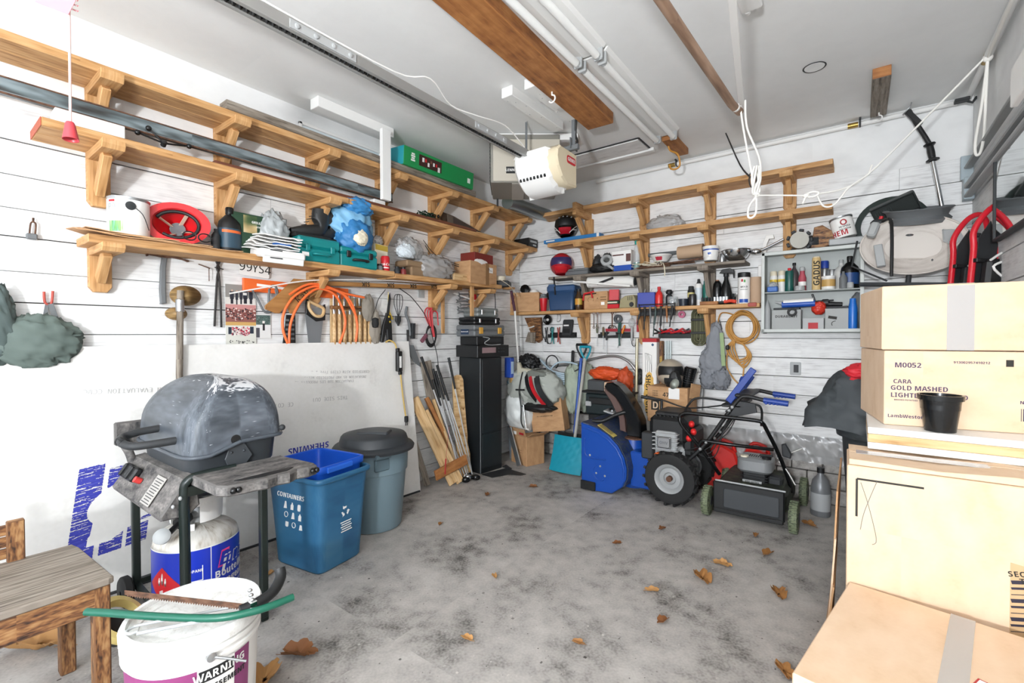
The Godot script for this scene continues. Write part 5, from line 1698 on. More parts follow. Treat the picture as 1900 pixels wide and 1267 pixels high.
	b.box(V(0.03,0.02,-0.02),V(0.16,0.05,0.26),0.012,T(V0,V(0,0,-8)))
	b.box(V(0.1,0.005,-0.02),V(0.012,0.075,0.24),0.005,T(V0,V(0,0,-8)))
	part("tray",b,M.white,t)
	for i in 3:
		b.box(V(0.11,0.025 - 0.022*i,0.03 - 0.07*(i % 2)),V(0.002,0.006,0.07),0.0)
		part("print",b,M.dark,t)
	# tool cases,boots and blue bag
	for k in 2:
		t = thing("tool_case",["teal plastic tool case under the black boots","teal plastic tool case with black latches under the blue bag"][k],"tool case",V(0.13,y,2.5 - 0.3*k),-0.06*k)
		b.box(V(0,0.045,0),V(0.2,0.09,0.29),0.01)
		b.box(V(0,0.125 - 0.01*k,0),V(0.2,0.068 - 0.02*k,0.29),0.012)
		part("shell",b,M.teal,t)
		for s in [-1,1]:
			b.box(V(0.104,0.088,0.085*s),V(0.014,0.045,0.03),0.004)
			part("latch",b,M.teal if k == 0 else M.black,t)
		b.tube(spline([V(0.1,0.05,0.05),V(0.13,0.05,0.045),V(0.13,0.05,-0.045),V(0.1,0.05,-0.05)],4),0.009,8)
		part("handle",b,M.teal if k == 0 else M.black,t)
		if k == 0:
			b.box(V(0.101,0.045,0.1),V(0.002,0.026,0.045),0.0)
			part("sticker",b,M.paper,t)
	for k in 2:
		t = thing("work_boot",["black leather work boot, the one lying nearer with its toe to the left","black leather work boot behind the other, orange pull loop showing"][k],"boot",V(0.15 - 0.02*k,y + 0.162,2.52 - 0.09*k),0.12*k)
		var g := []
		for i in 13:
			var s := i/12.0
			var row := []
			for j in 17:
				var a := TAU*j/16.0
				# sole to ankle tube: slices along the foot bent upwards
				var c: Vector3
				var rx: float
				var ry: float
				if s < 0.6:
					var u := s/0.6
					c = V(0,0.032 + 0.018*u,lerpf(0.135,-0.05,u))
					rx = 0.046*(0.35 + 0.65*sin(minf(u*2.4,PI/2)))
					ry = 0.03*(0.5 + 0.5*sin(minf(u*2.4,PI/2))) + 0.022*u
					row.append(c + V(cos(a)*rx,sin(a)*ry,0))
				else:
					var u := (s - 0.6)/0.4
					var an := minf(u*1.8,1.0)*PI/2
					c = V(0,lerpf(0.05,0.2,u),lerpf(-0.06,-0.075,u))
					rx = 0.044
					row.append(c + V(cos(a)*rx,sin(a)*0.05*cos(an),-sin(a)*0.058*sin(an)*-1))
			g.append(row)
		b.grid(g,0.0,true)
		part("upper",b,mat(C8("232425"),0.45),t)
		b.prism(PA([W(-0.03,-0.13),W(0.03,-0.13),W(0.046,-0.06),W(0.036,0.05),W(0.042,0.12),W(0,0.14),W(-0.042,0.12),W(-0.036,0.05),W(-0.046,-0.06)]),0.024,T(V(0,0.02,0),V(90,0,0)),0.004,true)
		part("sole",b,M.rubber,t)
		for i in 5: b.tube([V(0.03,0.08 + 0.022*i,0.045 - 0.018*i),V(-0.03,0.085 + 0.022*i,0.045 - 0.018*i)],0.003,5)
		part("lace",b,M.dark,t)
		b.tube(arc(8,func(s): return V(0.02*cos(s*PI),0.2 + 0.03*sin(s*PI),-0.13)),0.004,6)
		part("pull_loop",b,M.orange if k == 1 else M.dark,t)
	t = thing("blue_bag","sky blue crumpled nylon bag sitting on the second teal case","bag",V(0.14,y + 0.13,2.22))
	b = heap(V(0,0.19,0.0),V(0.09,0.15,0.16),31.0,0.3,2.2,0.1)
	part("nylon",b,mat(C8("7db4d8"),0.5),t)
	b = heap(V(0.03,0.09,-0.01),V(0.1,0.13,0.13),37.0,0.22,2.0,0.1)
	part("lining",b,mat(C8("2f76ae"),0.5),t)
	b = heap(V(0.06,0.3,-0.02),V(0.06,0.06,0.12),33.0,0.3,2.6)
	part("top_fold",b,mat(C8("3a86c0"),0.5),t)
	b = heap(V(0.11,0.075,-0.005),V(0.035,0.055,0.055),39.0,0.25,2.0)
	part("contents",b,M.cream,t)
	# can,small rubbish,bags
	t = bottle("drink_can","red soft drink can with white script on the lowest left shelf","can",V(0.17,y,1.945),[[0,0.002],[0.024,0],[0.033,0.01],[0.033,0.108],[0.027,0.122],[0.0,0.12]],M.red,[[0.026,0.119],[0.028,0.124],[0.025,0.124],[0,0.119]],M.steel)
	t.rotation.y = 0
	bend_words("Coca-Cola",0.026,0.0334,V(0,0.06,0),0.7,M.white,t,0.3)
	band(b,V(0,0.03,0),0.0334,0.0,0.008,-0.2,1.6,10)
	part("white_wave",b,M.white,t)
	t = carton("snack_packet","open yellow patterned snack packet beside the drink can",V(0.1,y,1.97),V(0.1,0.21,0.14),M.cream,0.2,false)
	b.box(V(0.051,0.185,0),V(0.001,0.04,0.135),0.0)
	part("print",b,mat(C8("c7a83e"),0.5),t)
	b = heap(V(0.1,y + 0.24,1.96),V(0.03,0.04,0.04),41.0,0.3,2.5)
	solo("crumpled_wrap",b,M.poly,"wad of clear wrap on top of the yellow packet","wrapping")
	for k in 3:
		bottle("small_jar",["tiny dark jar at the shelf edge right of the drink can","tiny reddish jar at the shelf edge right of the drink can","tiny grey jar left of the drink can"][k],"jar",V(0.19,y,[1.85,1.79,2.01][k]),[[0,0],[0.022,0],[0.024,0.03],[0.016,0.045],[0,0.045]],[M.dark,mat(C8("7a2a2a"),0.4),M.grey][k],[[0.018,0.042],[0.018,0.055],[0,0.055]],M.black)
	b.box(V(0.11,y + 0.1,1.5),V(0.15,0.05,0.5),0.01,T(V0))
	b.box(V(0.12,y + 0.04,1.55),V(0.12,0.08,0.3),0.01)
	t = solo("brown_parcel",b,mat(C8("8d7357"),0.8),"brown paper parcels under the clear plastic on the lowest left shelf","parcel")
	b = heap(V(0.13,y + 0.09,1.42),V(0.1,0.11,0.2),43.0,0.35,3.0,0.15)
	solo("clear_bag",b,M.poly,"clear crinkled plastic bag beside the cardboard box on the lowest left shelf","bag")
	b = heap(V(0.11,y + 0.22,1.66),V(0.06,0.09,0.12),45.0,0.4,2.6,0.2)
	solo("clear_bag",b,M.poly,"puffed clear plastic bag on top of the brown parcels","bag")
	b = heap(V(0.14,y + 0.19,1.72),V(0.05,0.06,0.08),47.0,0.35,3.0,0.2)
	solo("white_rag",b,mat(C8("d5dde2"),0.7),"wadded pale blue rag in front of the puffed plastic bag","rag")
	b.box(V(0.19,y + 0.035,1.13),V(0.022,0.07,0.22),0.002)
	solo("pale_plank",b,M.rawwood,"short pale plank standing on edge before the cardboard box","plank")
	t = carton("shelf_carton","brown cardboard box with a white address label on the lowest left shelf",V(0.135,y,0.88),V(0.19,0.2,0.4),M.card,0.05)
	b.box(V(0.096,0.14,-0.09),V(0.001,0.05,0.09),0.0)
	part("address_label",b,M.paper,t)
	b.box(V(0.0965,0.1,-0.05),V(0.001,0.2,0.05),0.0)
	part("brown_tape",b,M.card_edge,t)
	b.box(V(0.0975,0.15,-0.07),V(0.0006,0.006,0.03),0.0)
	b.box(V(0.0975,0.135,-0.09),V(0.0006,0.004,0.06),0.0)
	part("print",b,M.ink,t)
	t = carton("red_carton","dark red shoe box with white tissue sitting on the brown cardboard box",V(0.13,y + 0.202,0.86),V(0.17,0.085,0.28),mat(C8("7c2a22"),0.5),0.05,false)
	b = heap(V(0.09,0.0,0.06),V(0.012,0.025,0.09),49.0,0.3,2.0)
	part("tissue",b,M.paper,t)
	b.prism(PA([W(-0.1,0),W(0.1,0),W(0.1,0.2),W(0.08,0.27),W(0.0,0.31),W(-0.08,0.27),W(-0.1,0.2)]),0.02,T(V(0.03,y,0.74),V(0,90,0)),0.003)
	solo("arched_board",b,M.oldwood,"dark arched wooden board standing behind the red box","board")
	b.tube(spline([V(0.12,2.0,1.5),V(0.1,1.93,1.4),V(0.1,1.9,1.25),V(0.11,1.86,1.0)],5),0.003,6)
	b.tube(spline([V(0.12,2.04,1.52),V(0.1,1.95,1.38),V(0.1,1.91,1.22),V(0.11,1.88,1.0)],5),0.003,6)
	solo("thin_wire",b,M.black,"two thin black wires curving from the clear plastic to the red box","wire")
	# right end of the shelf
	t = thing("grey_tray","dark grey plastic box on the right end of the lowest left shelf","box",V(0.16,y + 0.005,0.5),0.5)
	b.box(V(0,0.03,0),V(0.14,0.06,0.2),0.008)
	part("box",b,M.dark,t)
	b.lathe([W(0,0),W(0.06,0),W(0.065,0.045),W(0.06,0.05),W(0,0.05)],24,T(V(0.13,y + 0.066,0.52)))
	solo("white_tub",b,M.cream,"round cream tub on the dark grey plastic box","tub")
	b.bar(V(0.2,1.72,0.5),V(0.2,1.72,0.42),0.1,0.02)
	solo("shelf_prop",b,M.pine,"short pine offcut under the dark grey plastic box","offcut")
	var g2 := []
	for i in 9:
		var s := i/8.0
		var row := []
		for j in 3:
			row.append(V(0.22 + 0.03*sin(s*2.5) + 0.02*j,1.785 - 0.15*s*(0.6 + 0.4*s),0.66 - 0.27*s + 0.03*(j - 1)))
		g2.append(row)
	b.grid(g2,0.004)
	t = thing("floor_squeegee","long handled tool with a white curved blade standing in the corner","squeegee")
	part("blade",b,M.cream,t)
	b.tube([V(0.21,0.5,0.26),V(0.2,1.52,0.36)],0.011,10)
	part("pole",b,M.white,t)
	b.tube([V(0.2,1.5,0.358),V(0.2,1.7,0.42)],0.0135,10)
	part("grip",b,mat(C8("4a2438"),0.5),t)
	b.tube(spline([V(0.215,1.74,0.72),V(0.22,1.6,0.7),V(0.2,1.4,0.68),V(0.19,1.27,0.7),V(0.18,1.18,0.68)],4),0.004,6)
	b.box(V(0.19,1.3,0.7),V(0.014,0.05,0.014),0.003)
	solo("hanging_lead",b,M.black,"thin black lead hanging from the lowest left shelf beside the cases","lead")
func helmet(label: String,at: Vector3,turn: float,m: Material,visor: Material,chin: Material) -> Node3D:
	var t := thing("helmet",label,"helmet",at,turn)
	var g := []
	for i in 21:
		var a := -1.05 + (PI/2 + 1.05)*i/20.0
		var row := []
		for j in 41:
			var e := TAU*j/40.0
			var d := V(cos(a)*cos(e),sin(a),cos(a)*sin(e))
			var p := V(d.x*0.115,0.122 + d.y*0.115,d.z*0.135)
			if d.z > 0 and d.y < 0.0: p.z += 0.03*d.z*minf(-d.y*2,1)
			row.append(p)
		g.append(row)
	b.grid(g,0.0,true)
	part("shell",b,m,t)
	g = []
	for i in 8:
		var a := -0.3 + 0.75*i/7.0
		var row := []
		for j in 15:
			var e := PI/2 + lerpf(-1.05,1.05,j/14.0)
			row.append(V(cos(a)*cos(e)*0.119,0.13 + sin(a)*0.117,cos(a)*sin(e)*0.14 + 0.002))
		g.append(row)
	b.grid(g,0.004)
	part("visor",b,visor,t)
	g = []
	for i in 7:
		var a := -0.95 + 0.6*i/6.0
		var row := []
		for j in 13:
			var e := PI/2 + lerpf(-0.75,0.75,j/12.0)*(1.0 - 0.25*i/6.0)
			row.append(V(cos(a)*cos(e)*0.118,0.124 + sin(a)*0.116,cos(a)*sin(e)*0.14 + 0.034))
		g.append(row)
	b.grid(g,0.006)
	part("chin_guard",b,chin,t)
	return t
func build_back_shelf_things() -> void:
	var t: Node3D
	var y := 2.172
	# second shelf
	b.box(V(0.76,y + 0.018,0.16),V(0.62,0.035,0.09),0.004)
	t = solo("blue_carton",b,mat(C8("2f78b4"),0.45),"long flat blue carton under the black helmet on the second back shelf","carton")
	b.box(V(0.53,y + 0.02,0.206),V(0.1,0.012,0.001),0.0)
	part("label",b,M.paper,t)
	b.box(V(1.05,y + 0.019,0.16),V(0.03,0.036,0.092),0.003)
	part("end_band",b,M.paper,t)
	t = helmet("black and red motocross helmet with white stripes on the second back shelf",V(0.66,y + 0.037,0.12),0.45,M.black_gloss,M.black,mat(C8("b01c2c"),0.25))
	for s in [-1,1]:
		for k in 2:
			b.tube(spline([V(0.045*s,0.03,0.155),V((0.07 + 0.012*k)*s,0.06 + 0.015*k,0.128 - 0.01*k),V(0.11*s,0.075 + 0.035*k,0.06)],4),0.004,6)
			part("white_stripe",b,M.white,t)
	for k in 4: b.bar(V(-0.06 + 0.04*k,0.228 - 0.012*absf(k - 1.5),0.05),V(-0.06 + 0.04*k,0.205 - 0.012*absf(k - 1.5),0.105),0.014,0.006)
	part("vent_print",b,M.ltgrey,t)
	b = heap(V(1.65,y + 0.035,0.12),V(0.15,0.08,0.07),51.0,0.35,2.6,0.4)
	solo("clear_bag",b,M.poly,"crumpled clear plastic bag alone on the second back shelf","bag")
	# thin grey shelf
	y = 1.834
	helmet("red full face helmet with a dark violet visor on the thin grey back shelf",V(0.62,y,0.14),0.5,mat(C8("b3202c"),0.25),mat(C8("3c3460"),0.12),M.red)
	b.bar(V(0.58,1.83,0.22),V(0.6,1.65,0.225),0.018,0.003,V(0,0,1))
	solo("helmet_strap",b,M.black,"black chin strap hanging from the red helmet over the grey shelf edge","strap")
	t = thing("grey_case","flat grey plastic case beside the red helmet","case",V(0.81,y,0.12))
	b.box(V(0,0.032,0),V(0.25,0.064,0.13),0.008)
	part("case",b,M.grey,t)
	b.box(V(0,0.04,0.067),V(0.25,0.004,0.004),0.001)
	part("seam",b,M.dark,t)
	t = thing("knee_pads","pile of black knee pads with straps on the thin grey shelf","knee pads",V(1.07,y,0.12))
	for k in 3:
		b = heap(V([-0.06,0.05,0.0][k],[0.09,0.1,0.045][k],0.02*k),V([0.045,0.06,0.12][k],[0.09,0.08,0.045][k],0.05),55.0 + k*3,0.25,2.0)
		part("pad",b,[M.dark,mat(C8("4a4b4a"),0.7),M.black][k],t)
	b.lathe([W(0.03,0),W(0.055,0.006),W(0.055,0.03),W(0.03,0.036),W(0.03,0)],20,T(V(0.06,0.1,0.06),V(70,20,0)))
	b.tube([V(0.08,0.06,0.08),V(0.14,0.02,0.09)],0.012,8)
	part("strap",b,M.ltgrey,t)
	t = carton("blue_toolbox","flat bright blue box under the small white carton",V(1.29,y,0.14),V(0.17,0.05,0.12),M.blue,0.0,false)
	t = carton("white_carton","small white carton with a red strip on the thin grey shelf",V(1.26,y + 0.052,0.1),V(0.19,0.14,0.11),M.paper,0.0,false)
	for q in [["top_strip",V(-0.03,0.1,0.056),V(0.11,0.012,0.001)],["picture",V(0.07,0.07,0.056),V(0.045,0.07,0.001)]]:
		b.box(q[1],q[2],0.0)
		part(q[0],b,mat(C8("5d3a34"),0.6),t)
	t = bottle("clear_bottle","tall clear bottle with a teal cap and green liquid at the bottom","bottle",V(1.41,y,0.16),[[0,0],[0.026,0],[0.029,0.006],[0.029,0.15],[0.022,0.19],[0.013,0.22],[0.012,0.235]],M.clear,[[0.017,0.228],[0.018,0.265],[0.014,0.27],[0,0.27]],mat(C8("1aa89a"),0.35))
	b.lathe([W(0,0.003),W(0.026,0.003),W(0.0275,0.065),W(0,0.065)],20)
	part("liquid",b,mat(C8("14806c"),0.1),t)
	t = bottle("white_bowl","white plastic bowl with a red label on the thin grey shelf","bowl",V(1.615,y + 0.055,0.12),[[0,0],[0.05,0],[0.055,0.005],[0.085,0.05],[0.09,0.052],[0.092,0.06],[0.08,0.062],[0.05,0.01],[0,0.008]],M.white,[],M.white)
	t.rotation.y = 0
	b.lathe([W(0.0615,0.01),W(0.078,0.04)],8,Transform3D.IDENTITY,1.1,1.9)
	part("red_label",b,mat(C8("b4283a"),0.5),t)
	b.box(V(1.62,y + 0.14,0.03),V(0.3,0.03,0.035),0.004)
	solo("grey_bar",b,mat(C8("54585a"),0.5),"dark grey metal bar behind the white bowl","bar")
	t = thing("cord_tangle","tangle of string and rebar rods lying on the thin grey shelf","string",V(1.6,y,0.15))
	b.tube([V(-0.19,0.02,0),V(0.38,0.045,0.02)],0.009,8)
	b.tube([V(-0.17,0.035,-0.03),V(0.3,0.03,-0.03)],0.008,8)
	b.tube([V(-0.2,0.012,0.03),V(0.12,0.01,0.04)],0.008,8)
	part("rod",b,M.rust,t)
	for i in 6:
		var q := []
		for k in 6: q.append(V(-0.2 + k*0.05 + rng.randf_range(-0.03,0.03),rng.randf_range(0.01,0.06),rng.randf_range(-0.02,0.06)))
		b.tube(spline(q,4),0.003,5)
	b.tube(spline([V(0.06,0.03,0.05),V(0.08,0.0,0.075),V(0.085,-0.06,0.075),V(0.08,-0.08,0.07)],4),0.005,5)
	part("string",b,M.cream,t)
	b.tube([V(1.76,y + 0.12,0.1),V(1.965,y + 0.125,0.1)],0.055,24)
	t = solo("paper_roll",b,mat(C8("b89c80"),0.8),"roll of tan paper lying on the thin grey shelf","roll")
	t = bottle("white_tub","white tub with blue printed label at the end of the thin grey shelf","tub",V(2.03,y + 0.025,0.13),[[0,0],[0.05,0],[0.053,0.004],[0.06,0.1],[0,0.1]],M.white,[[0.062,0.095],[0.064,0.098],[0.064,0.116],[0.06,0.118],[0,0.114]],M.white,[0.0575,0.03,0.06],M.white)
	t.rotation.y = 0
	b.lathe([W(0.0593,0.082),W(0.0601,0.092)],24)
	part("blue_band",b,M.blue,t)
	b.lathe([W(0.056,0.032),W(0.0585,0.062)],5,Transform3D.IDENTITY,1.3,1.75)
	part("blue_print",b,M.blue,t)
	t = thing("steel_bowl","shiny stainless steel bowl at the right end of the thin grey shelf","bowl",V(2.22,y + 0.012,0.12))
	b.lathe([W(0,0.0),W(0.05,0.0),W(0.08,0.02),W(0.1,0.06),W(0.104,0.075),W(0.113,0.077),W(0.113,0.08),W(0.1,0.08),W(0.095,0.06),W(0.07,0.02),W(0,0.006)],32)
	part("bowl",b,M.chrome,t)
	for k in 2:
		bottle("tin_can",["short steel tin left of the steel bowl","short steel tin behind the steel bowl"][k],"tin",V(2.125 - 0.02*k,y,0.17 - 0.12*k),can_prof(0.022,0.05 + 0.04*k),M.steel,[],M.steel)
	b.tube(spline([V(2.34,y + 0.06,0.12),V(2.42,y + 0.08,0.13),V(2.55,y + 0.135,0.15)],4),0.01,8)
	b.ball(V(2.36,y + 0.066,0.12),V(0.05,0.02,0.03))
	solo("steel_ladle",b,M.chrome,"long steel ladle reaching from the bowl onto the wall cabinet","ladle")
	# lowest back shelf
	y = 1.497
	t = carton("food_box","narrow tan food box with red rings printed on it, first on the lowest back shelf",V(0.04,y,0.1),V(0.09,0.21,0.14),M.card,0.0,false)
	for k in 2:
		b.tube(arc(14,func(s): return V(0.046,0.1 + 0.06*k + 0.018*sin(s*TAU),0.035 + 0.018*cos(s*TAU))),0.004,5,false)
		b.tube(arc(14,func(s): return V(0.0 + 0.018*cos(s*TAU),0.1 + 0.06*k + 0.018*sin(s*TAU),0.0715)),0.004,5,false)
		part("ring_print",b,mat(C8("8a3a34"),0.6),t)
	t = carton("tan_carton","tan cardboard box second on the lowest back shelf",V(0.215,y,0.12),V(0.25,0.2,0.15),M.card,0.35)
	t = thing("round_lamp","round dark glass lamp on top of the tan cardboard box","lamp",V(0.15,y + 0.245,0.11))
	b.lathe([W(0,-0.03),W(0.03,-0.028),W(0.05,0),W(0.05,0.008),W(0.044,0.01),W(0,0.016)],24,T(V0,V(75,20,0)))
	part("lens",b,M.black_gloss,t)
	b.box(V(0.045,-0.02,-0.02),V(0.02,0.05,0.02),0.004)
	part("bracket",b,M.black,t)
	b.ball(V(0.27,y + 0.205,0.12),V(0.05,0.03,0.04),16,10)
	solo("domed_dish",b,M.white,"white domed dish lying on the tan cardboard box","cap")
	t = bottle("red_tumbler","red travel tumbler with a dark lid on the lowest back shelf","tumbler",V(0.42,y,0.16),[[0,0],[0.028,0],[0.03,0.005],[0.042,0.13],[0,0.13]],M.red,[[0.044,0.13],[0.044,0.14],[0.036,0.145],[0.03,0.175],[0,0.178]],M.grey)
	b = heap(V(0.45,y + 0.17,0.06),V(0.05,0.05,0.04),61.0,0.3,2.2)
	solo("black_pouch",b,M.black,"black pouch behind the red tumbler","pouch")
	bottle("blue_bottle","small blue bottle squeezed between the red tumbler and the storage bin","bottle",V(0.485,y,0.1),can_prof(0.018,0.11),mat(C8("2a86c0"),0.3),[[0.012,0.11],[0.012,0.13],[0,0.13]],M.white)
	t = thing("storage_bin","navy blue plastic storage bin with a lid on the lowest back shelf","bin",V(0.635,y,0.115),0.12)
	var g := []
	for p in [[0.0,0.0],[0.9,0.0],[0.92,0.01],[1.0,0.18],[0.0,0.18]]:
		var row := []
		for j in 33:
			var a := TAU*j/32.0
			row.append(V(signf(cos(a))*pow(absf(cos(a)),0.2)*0.14*p[0],p[1],signf(sin(a))*pow(absf(sin(a)),0.2)*0.09*p[0]))
		g.append(row)
	b.grid(g,0.0,true)
	part("bin",b,mat(C8("2b476c"),0.4),t)
	b.box(V(0,0.215,0),V(0.3,0.07,0.2),0.016)
	b.box(V(-0.09,0.245,0.09),V(0.07,0.03,0.03),0.004)
	part("lid",b,mat(C8("33527a"),0.4),t)
	for k in 2:
		t = bottle("glass_jar",["brown glass jar with an orange label right of the storage bin","amber glass jar behind the one with the orange label"][k],"jar",V(0.815 + 0.05*k,y,0.14 - 0.05*k),[[0,0],[0.032,0],[0.036,0.01],[0.036,0.12],[0.02,0.16],[0.018,0.18],[0,0.18]],mat([C8("4a3420"),C8("5a2a1a")][k],0.12),[[0.02,0.178],[0.02,0.205],[0,0.207]],[M.black,mat(C8("5a1c18"),0.4)][k],[0.0366,0.05,0.11] if k == 0 else [],texm(noisy(32,32,[C8("6b7a3a"),C8("d8913a"),C8("c8b04a")],[[0.1,0.1,0.7,2]],181,1.2),0.5))
	t = carton("printed_carton","cardboard carton with an elephant sized outline print under the white roll",V(1.02,y,0.12),V(0.24,0.165,0.14),M.card,0.0)
	t.set_meta("label","cardboard carton with faint brown print and a red clamp hung over it")
	for q in [[-0.05,0.09,0.06,0.05],[0.02,0.1,0.012,0.012],[0.08,0.11,0.06,0.01],[0.08,0.085,0.06,0.01]]:
		if q[3] > 0.03:
			b.tube(arc(16,func(s): return V(q[0] + 0.03*cos(s*4.6 - 0.6),q[1] + 0.025*sin(s*4.6 - 0.6),0.0702)),0.0018,4)
		else:
			b.box(V(q[0],q[1],0.0705),V(q[2],q[3],0.001),0.0)
		part("print",b,mat(C8("8a6a48"),0.8),t)
	b.box(V(0.075,0.05,0.0705),V(0.035,0.028,0.001),0.0)
	part("label",b,M.paper,t)
	t = thing("red_clamp","red spring clamp hanging over the front of the printed carton","clamp",V(0.95,y + 0.135,0.2))
	b.bar(V(-0.05,0.01,0),V(0.06,0.03,0),0.012,0.016)
	b.bar(V(-0.045,0.01,0),V(-0.055,-0.05,0),0.012,0.014)
	b.bar(V(0.03,0.025,0),V(0.045,-0.03,0),0.012,0.014)
	part("frame",b,M.red,t)
	b.tube([V(-0.065,0.0,0),V(0.08,0.012,0)],0.005,6)
	part("screw",b,M.black,t)
	t = carton("red_pouch","crumpled red packet on top of the small green and red box",V(1.18,y + 0.078,0.12),V(0.09,0.1,0.05),M.red,0.2,false)
	t = carton("green_red_box","small box striped dark green and red at the shelf edge",V(1.185,y,0.14),V(0.13,0.04,0.09),M.red,0.0,false)
	b.box(V(0,0.055,0),V(0.128,0.03,0.088),0.002)
	part("lid",b,mat(C8("2c4a38"),0.5),t)
	b.box(V(0,0.055,0.0445),V(0.1,0.012,0.001),0.0)
	part("print",b,M.cream,t)
	t = thing("beige_meter","beige metal box with slots on the lowest back shelf","box",V(1.335,y,0.13),-0.1)
	b.prism(PA([W(-0.08,0),W(0.08,0),W(0.08,0.075),W(0.06,0.115),W(-0.02,0.11),W(-0.07,0.08)]),0.11,T(V(0,0,-0.055)),0.005)
	part("case",b,mat(C8("a39a78"),0.45),t)
	for k in 3:
		b.box(V(0.01 + 0.02*k,0.085,0.056),V(0.005,0.035,0.002),0.001)
		part("slot",b,M.dark,t)
	b.lathe([W(0,0.004),W(0.02,0.004),W(0.022,0)],16,T(V(0.045,0.03,0.056),V(90,0,0)))
	part("dial",b,M.dark,t)
	t = thing("white_roll","thick white plastic roll lying under the thin grey shelf","roll",V(1.15,1.735,0.11))
	b.lathe([W(0.046,0),W(0.055,0),W(0.055,0.47),W(0.046,0.47),W(0.046,0)],26,T(V(-0.24,0.028,0),V(0,0,-93)))
	part("roll",b,M.white,t)
	b.tube([V(0.19,0.012,0),V(0.236,0.01,0)],0.04,16)
	part("core",b,M.dark,t)
	b.bar(V(-0.12,0.0,0.062),V(0.04,0.045,0.062),0.01,0.02)
	part("black_tie",b,M.black,t)
	b.bar(V(0.79,1.772,0.19),V(1.37,1.69,0.19),0.045,0.018,Vector3.UP,0.002)
	solo("white_trim",b,M.white,"long white plastic trim lying in front of the white roll","trim")
	t = carton("blue_box","deep blue square box in the middle of the lowest back shelf",V(1.495,y,0.12),V(0.15,0.13,0.12),mat(C8("25389c"),0.45),0.15,false)
	for k in 2:
		b.tube([V(-0.03 + 0.05*k,0.12,0),V(-0.02 + 0.06*k,0.165,0.0)],0.003,5)
		part("rod",b,M.ltgrey,t)
	bottle("red_bottle","red plastic bottle right of the deep blue box","bottle",V(1.61,y,0.15),[[0,0],[0.03,0],[0.032,0.006],[0.032,0.1],[0.025,0.125],[0.012,0.14],[0.012,0.15],[0,0.15]],mat(C8("d8302c"),0.3),[[0.014,0.148],[0.014,0.175],[0,0.177]],M.red)
	bottle("dark_bottle","small black nozzle bottle behind the red bottle","bottle",V(1.675,y,0.08),[[0,0],[0.03,0],[0.03,0.09],[0.018,0.11],[0,0.12]],M.dark,[[0.026,0.115],[0.03,0.13],[0.02,0.15],[0,0.152]],M.black)
	t = bottle("glass_jar","clear glass jar full of small white bits","jar",V(1.725,y,0.14),[[0,0],[0.042,0],[0.045,0.008],[0.045,0.075],[0.04,0.085]],M.clear,[],M.clear)
	for i in 26: b.box(V(rng.randf_range(-0.028,0.028),rng.randf_range(0.01,0.07),rng.randf_range(-0.028,0.028)),V(0.014,0.012,0.02),0.002,T(V0,V(0,rng.randf_range(-30,30),0)))
	part("contents",b,M.ltgrey,t).set_meta("kind","stuff")
	bottle("dark_cup","low dark blue cup right of the jar of white bits","cup",V(1.815,y,0.14),[[0,0],[0.035,0],[0.041,0.06],[0.038,0.06],[0.033,0.008],[0,0.008]],mat(C8("28303c"),0.4),[],M.black)
	bottle("yellow_can","black spray can with a yellow label","can",V(1.86,y,0.08),can_prof(0.028,0.14),M.black,cap_prof(0.022,0.14,0.03),M.dark,[0.0286,0.075,0.115],mat(C8("cfc27a"),0.5))
	bottle("tin_can","short dark steel tin in front of the yellow labelled can","tin",V(1.895,y,0.16),can_prof(0.03,0.095),mat(C8("4a4a4c"),0.3,0.7),[],M.steel)
	bottle("white_can","white spray can with a grey nozzle","can",V(1.925,y,0.09),can_prof(0.028,0.185),M.white,[[0.024,0.18],[0.012,0.2],[0.01,0.225],[0,0.226]],M.dark,[0.0284,0.05,0.15],mat(C8("c9d2d8"),0.4))
	bottle("green_can","dark green spray can left of the second bracket brace","can",V(1.98,y,0.07),can_prof(0.026,0.18),mat(C8("176a5c"),0.35),cap_prof(0.02,0.18,0.03),M.teal)
	t = thing("socket_tray","small wooden tray of black and steel sockets at the shelf edge","tray",V(2.03,y,0.16))
	b.box(V(0,0.014,0),V(0.14,0.028,0.06),0.003)
	part("tray",b,M.pine_dark,t)
	for i in 9:
		var r := 0.009 + 0.0004*i
		b.lathe([W(0,0),W(r,0),W(r,0.034),W(r*0.7,0.034),W(r*0.7,0.02),W(0,0.02)],10,T(V(-0.055 + 0.023*i,0.028,0.0)))
		part("socket",b,M.chrome if i > 3 else M.dark,t)
	bottle("black_bottle","smooth black bottle beside the trigger spray","bottle",V(2.075,y,0.1),[[0,0],[0.033,0],[0.036,0.008],[0.036,0.13],[0.03,0.175],[0.018,0.195],[0,0.2]],M.black_gloss,[[0.014,0.195],[0.014,0.205],[0,0.206]],mat(C8("8a5a3a"),0.5))
	t = bottle("spray_bottle","black trigger spray bottle on the lowest back shelf","spray bottle",V(2.145,y,0.12),[[0,0],[0.04,0],[0.044,0.01],[0.042,0.1],[0.03,0.16],[0.016,0.2],[0.015,0.23],[0,0.23]],M.black_gloss,[[0.02,0.225],[0.02,0.25],[0,0.25]],M.black)
	t.rotation.y = 0
	b.prism(PA([W(-0.05,0.255),W(0.03,0.248),W(0.05,0.25),W(0.056,0.21),W(0.062,0.215),W(0.06,0.275),W(0.03,0.29),W(-0.03,0.285)]),0.022,T(V(0,0,-0.011)),0.003)
	part("trigger",b,M.black,t)
	t = thing("chrome_parts","row of chrome plumbing parts behind the socket tray","parts",V(2.19,y,0.07))
	for i in 5:
		b.lathe([W(0,0),W(0.014,0),W(0.014,0.06),W(0.01,0.065),W(0.01,0.09),W(0,0.09)],10,T(V(-0.06 + 0.03*i,0.0,0.02*(i % 2))))
		part("part",b,M.chrome if i % 2 else M.dark,t)
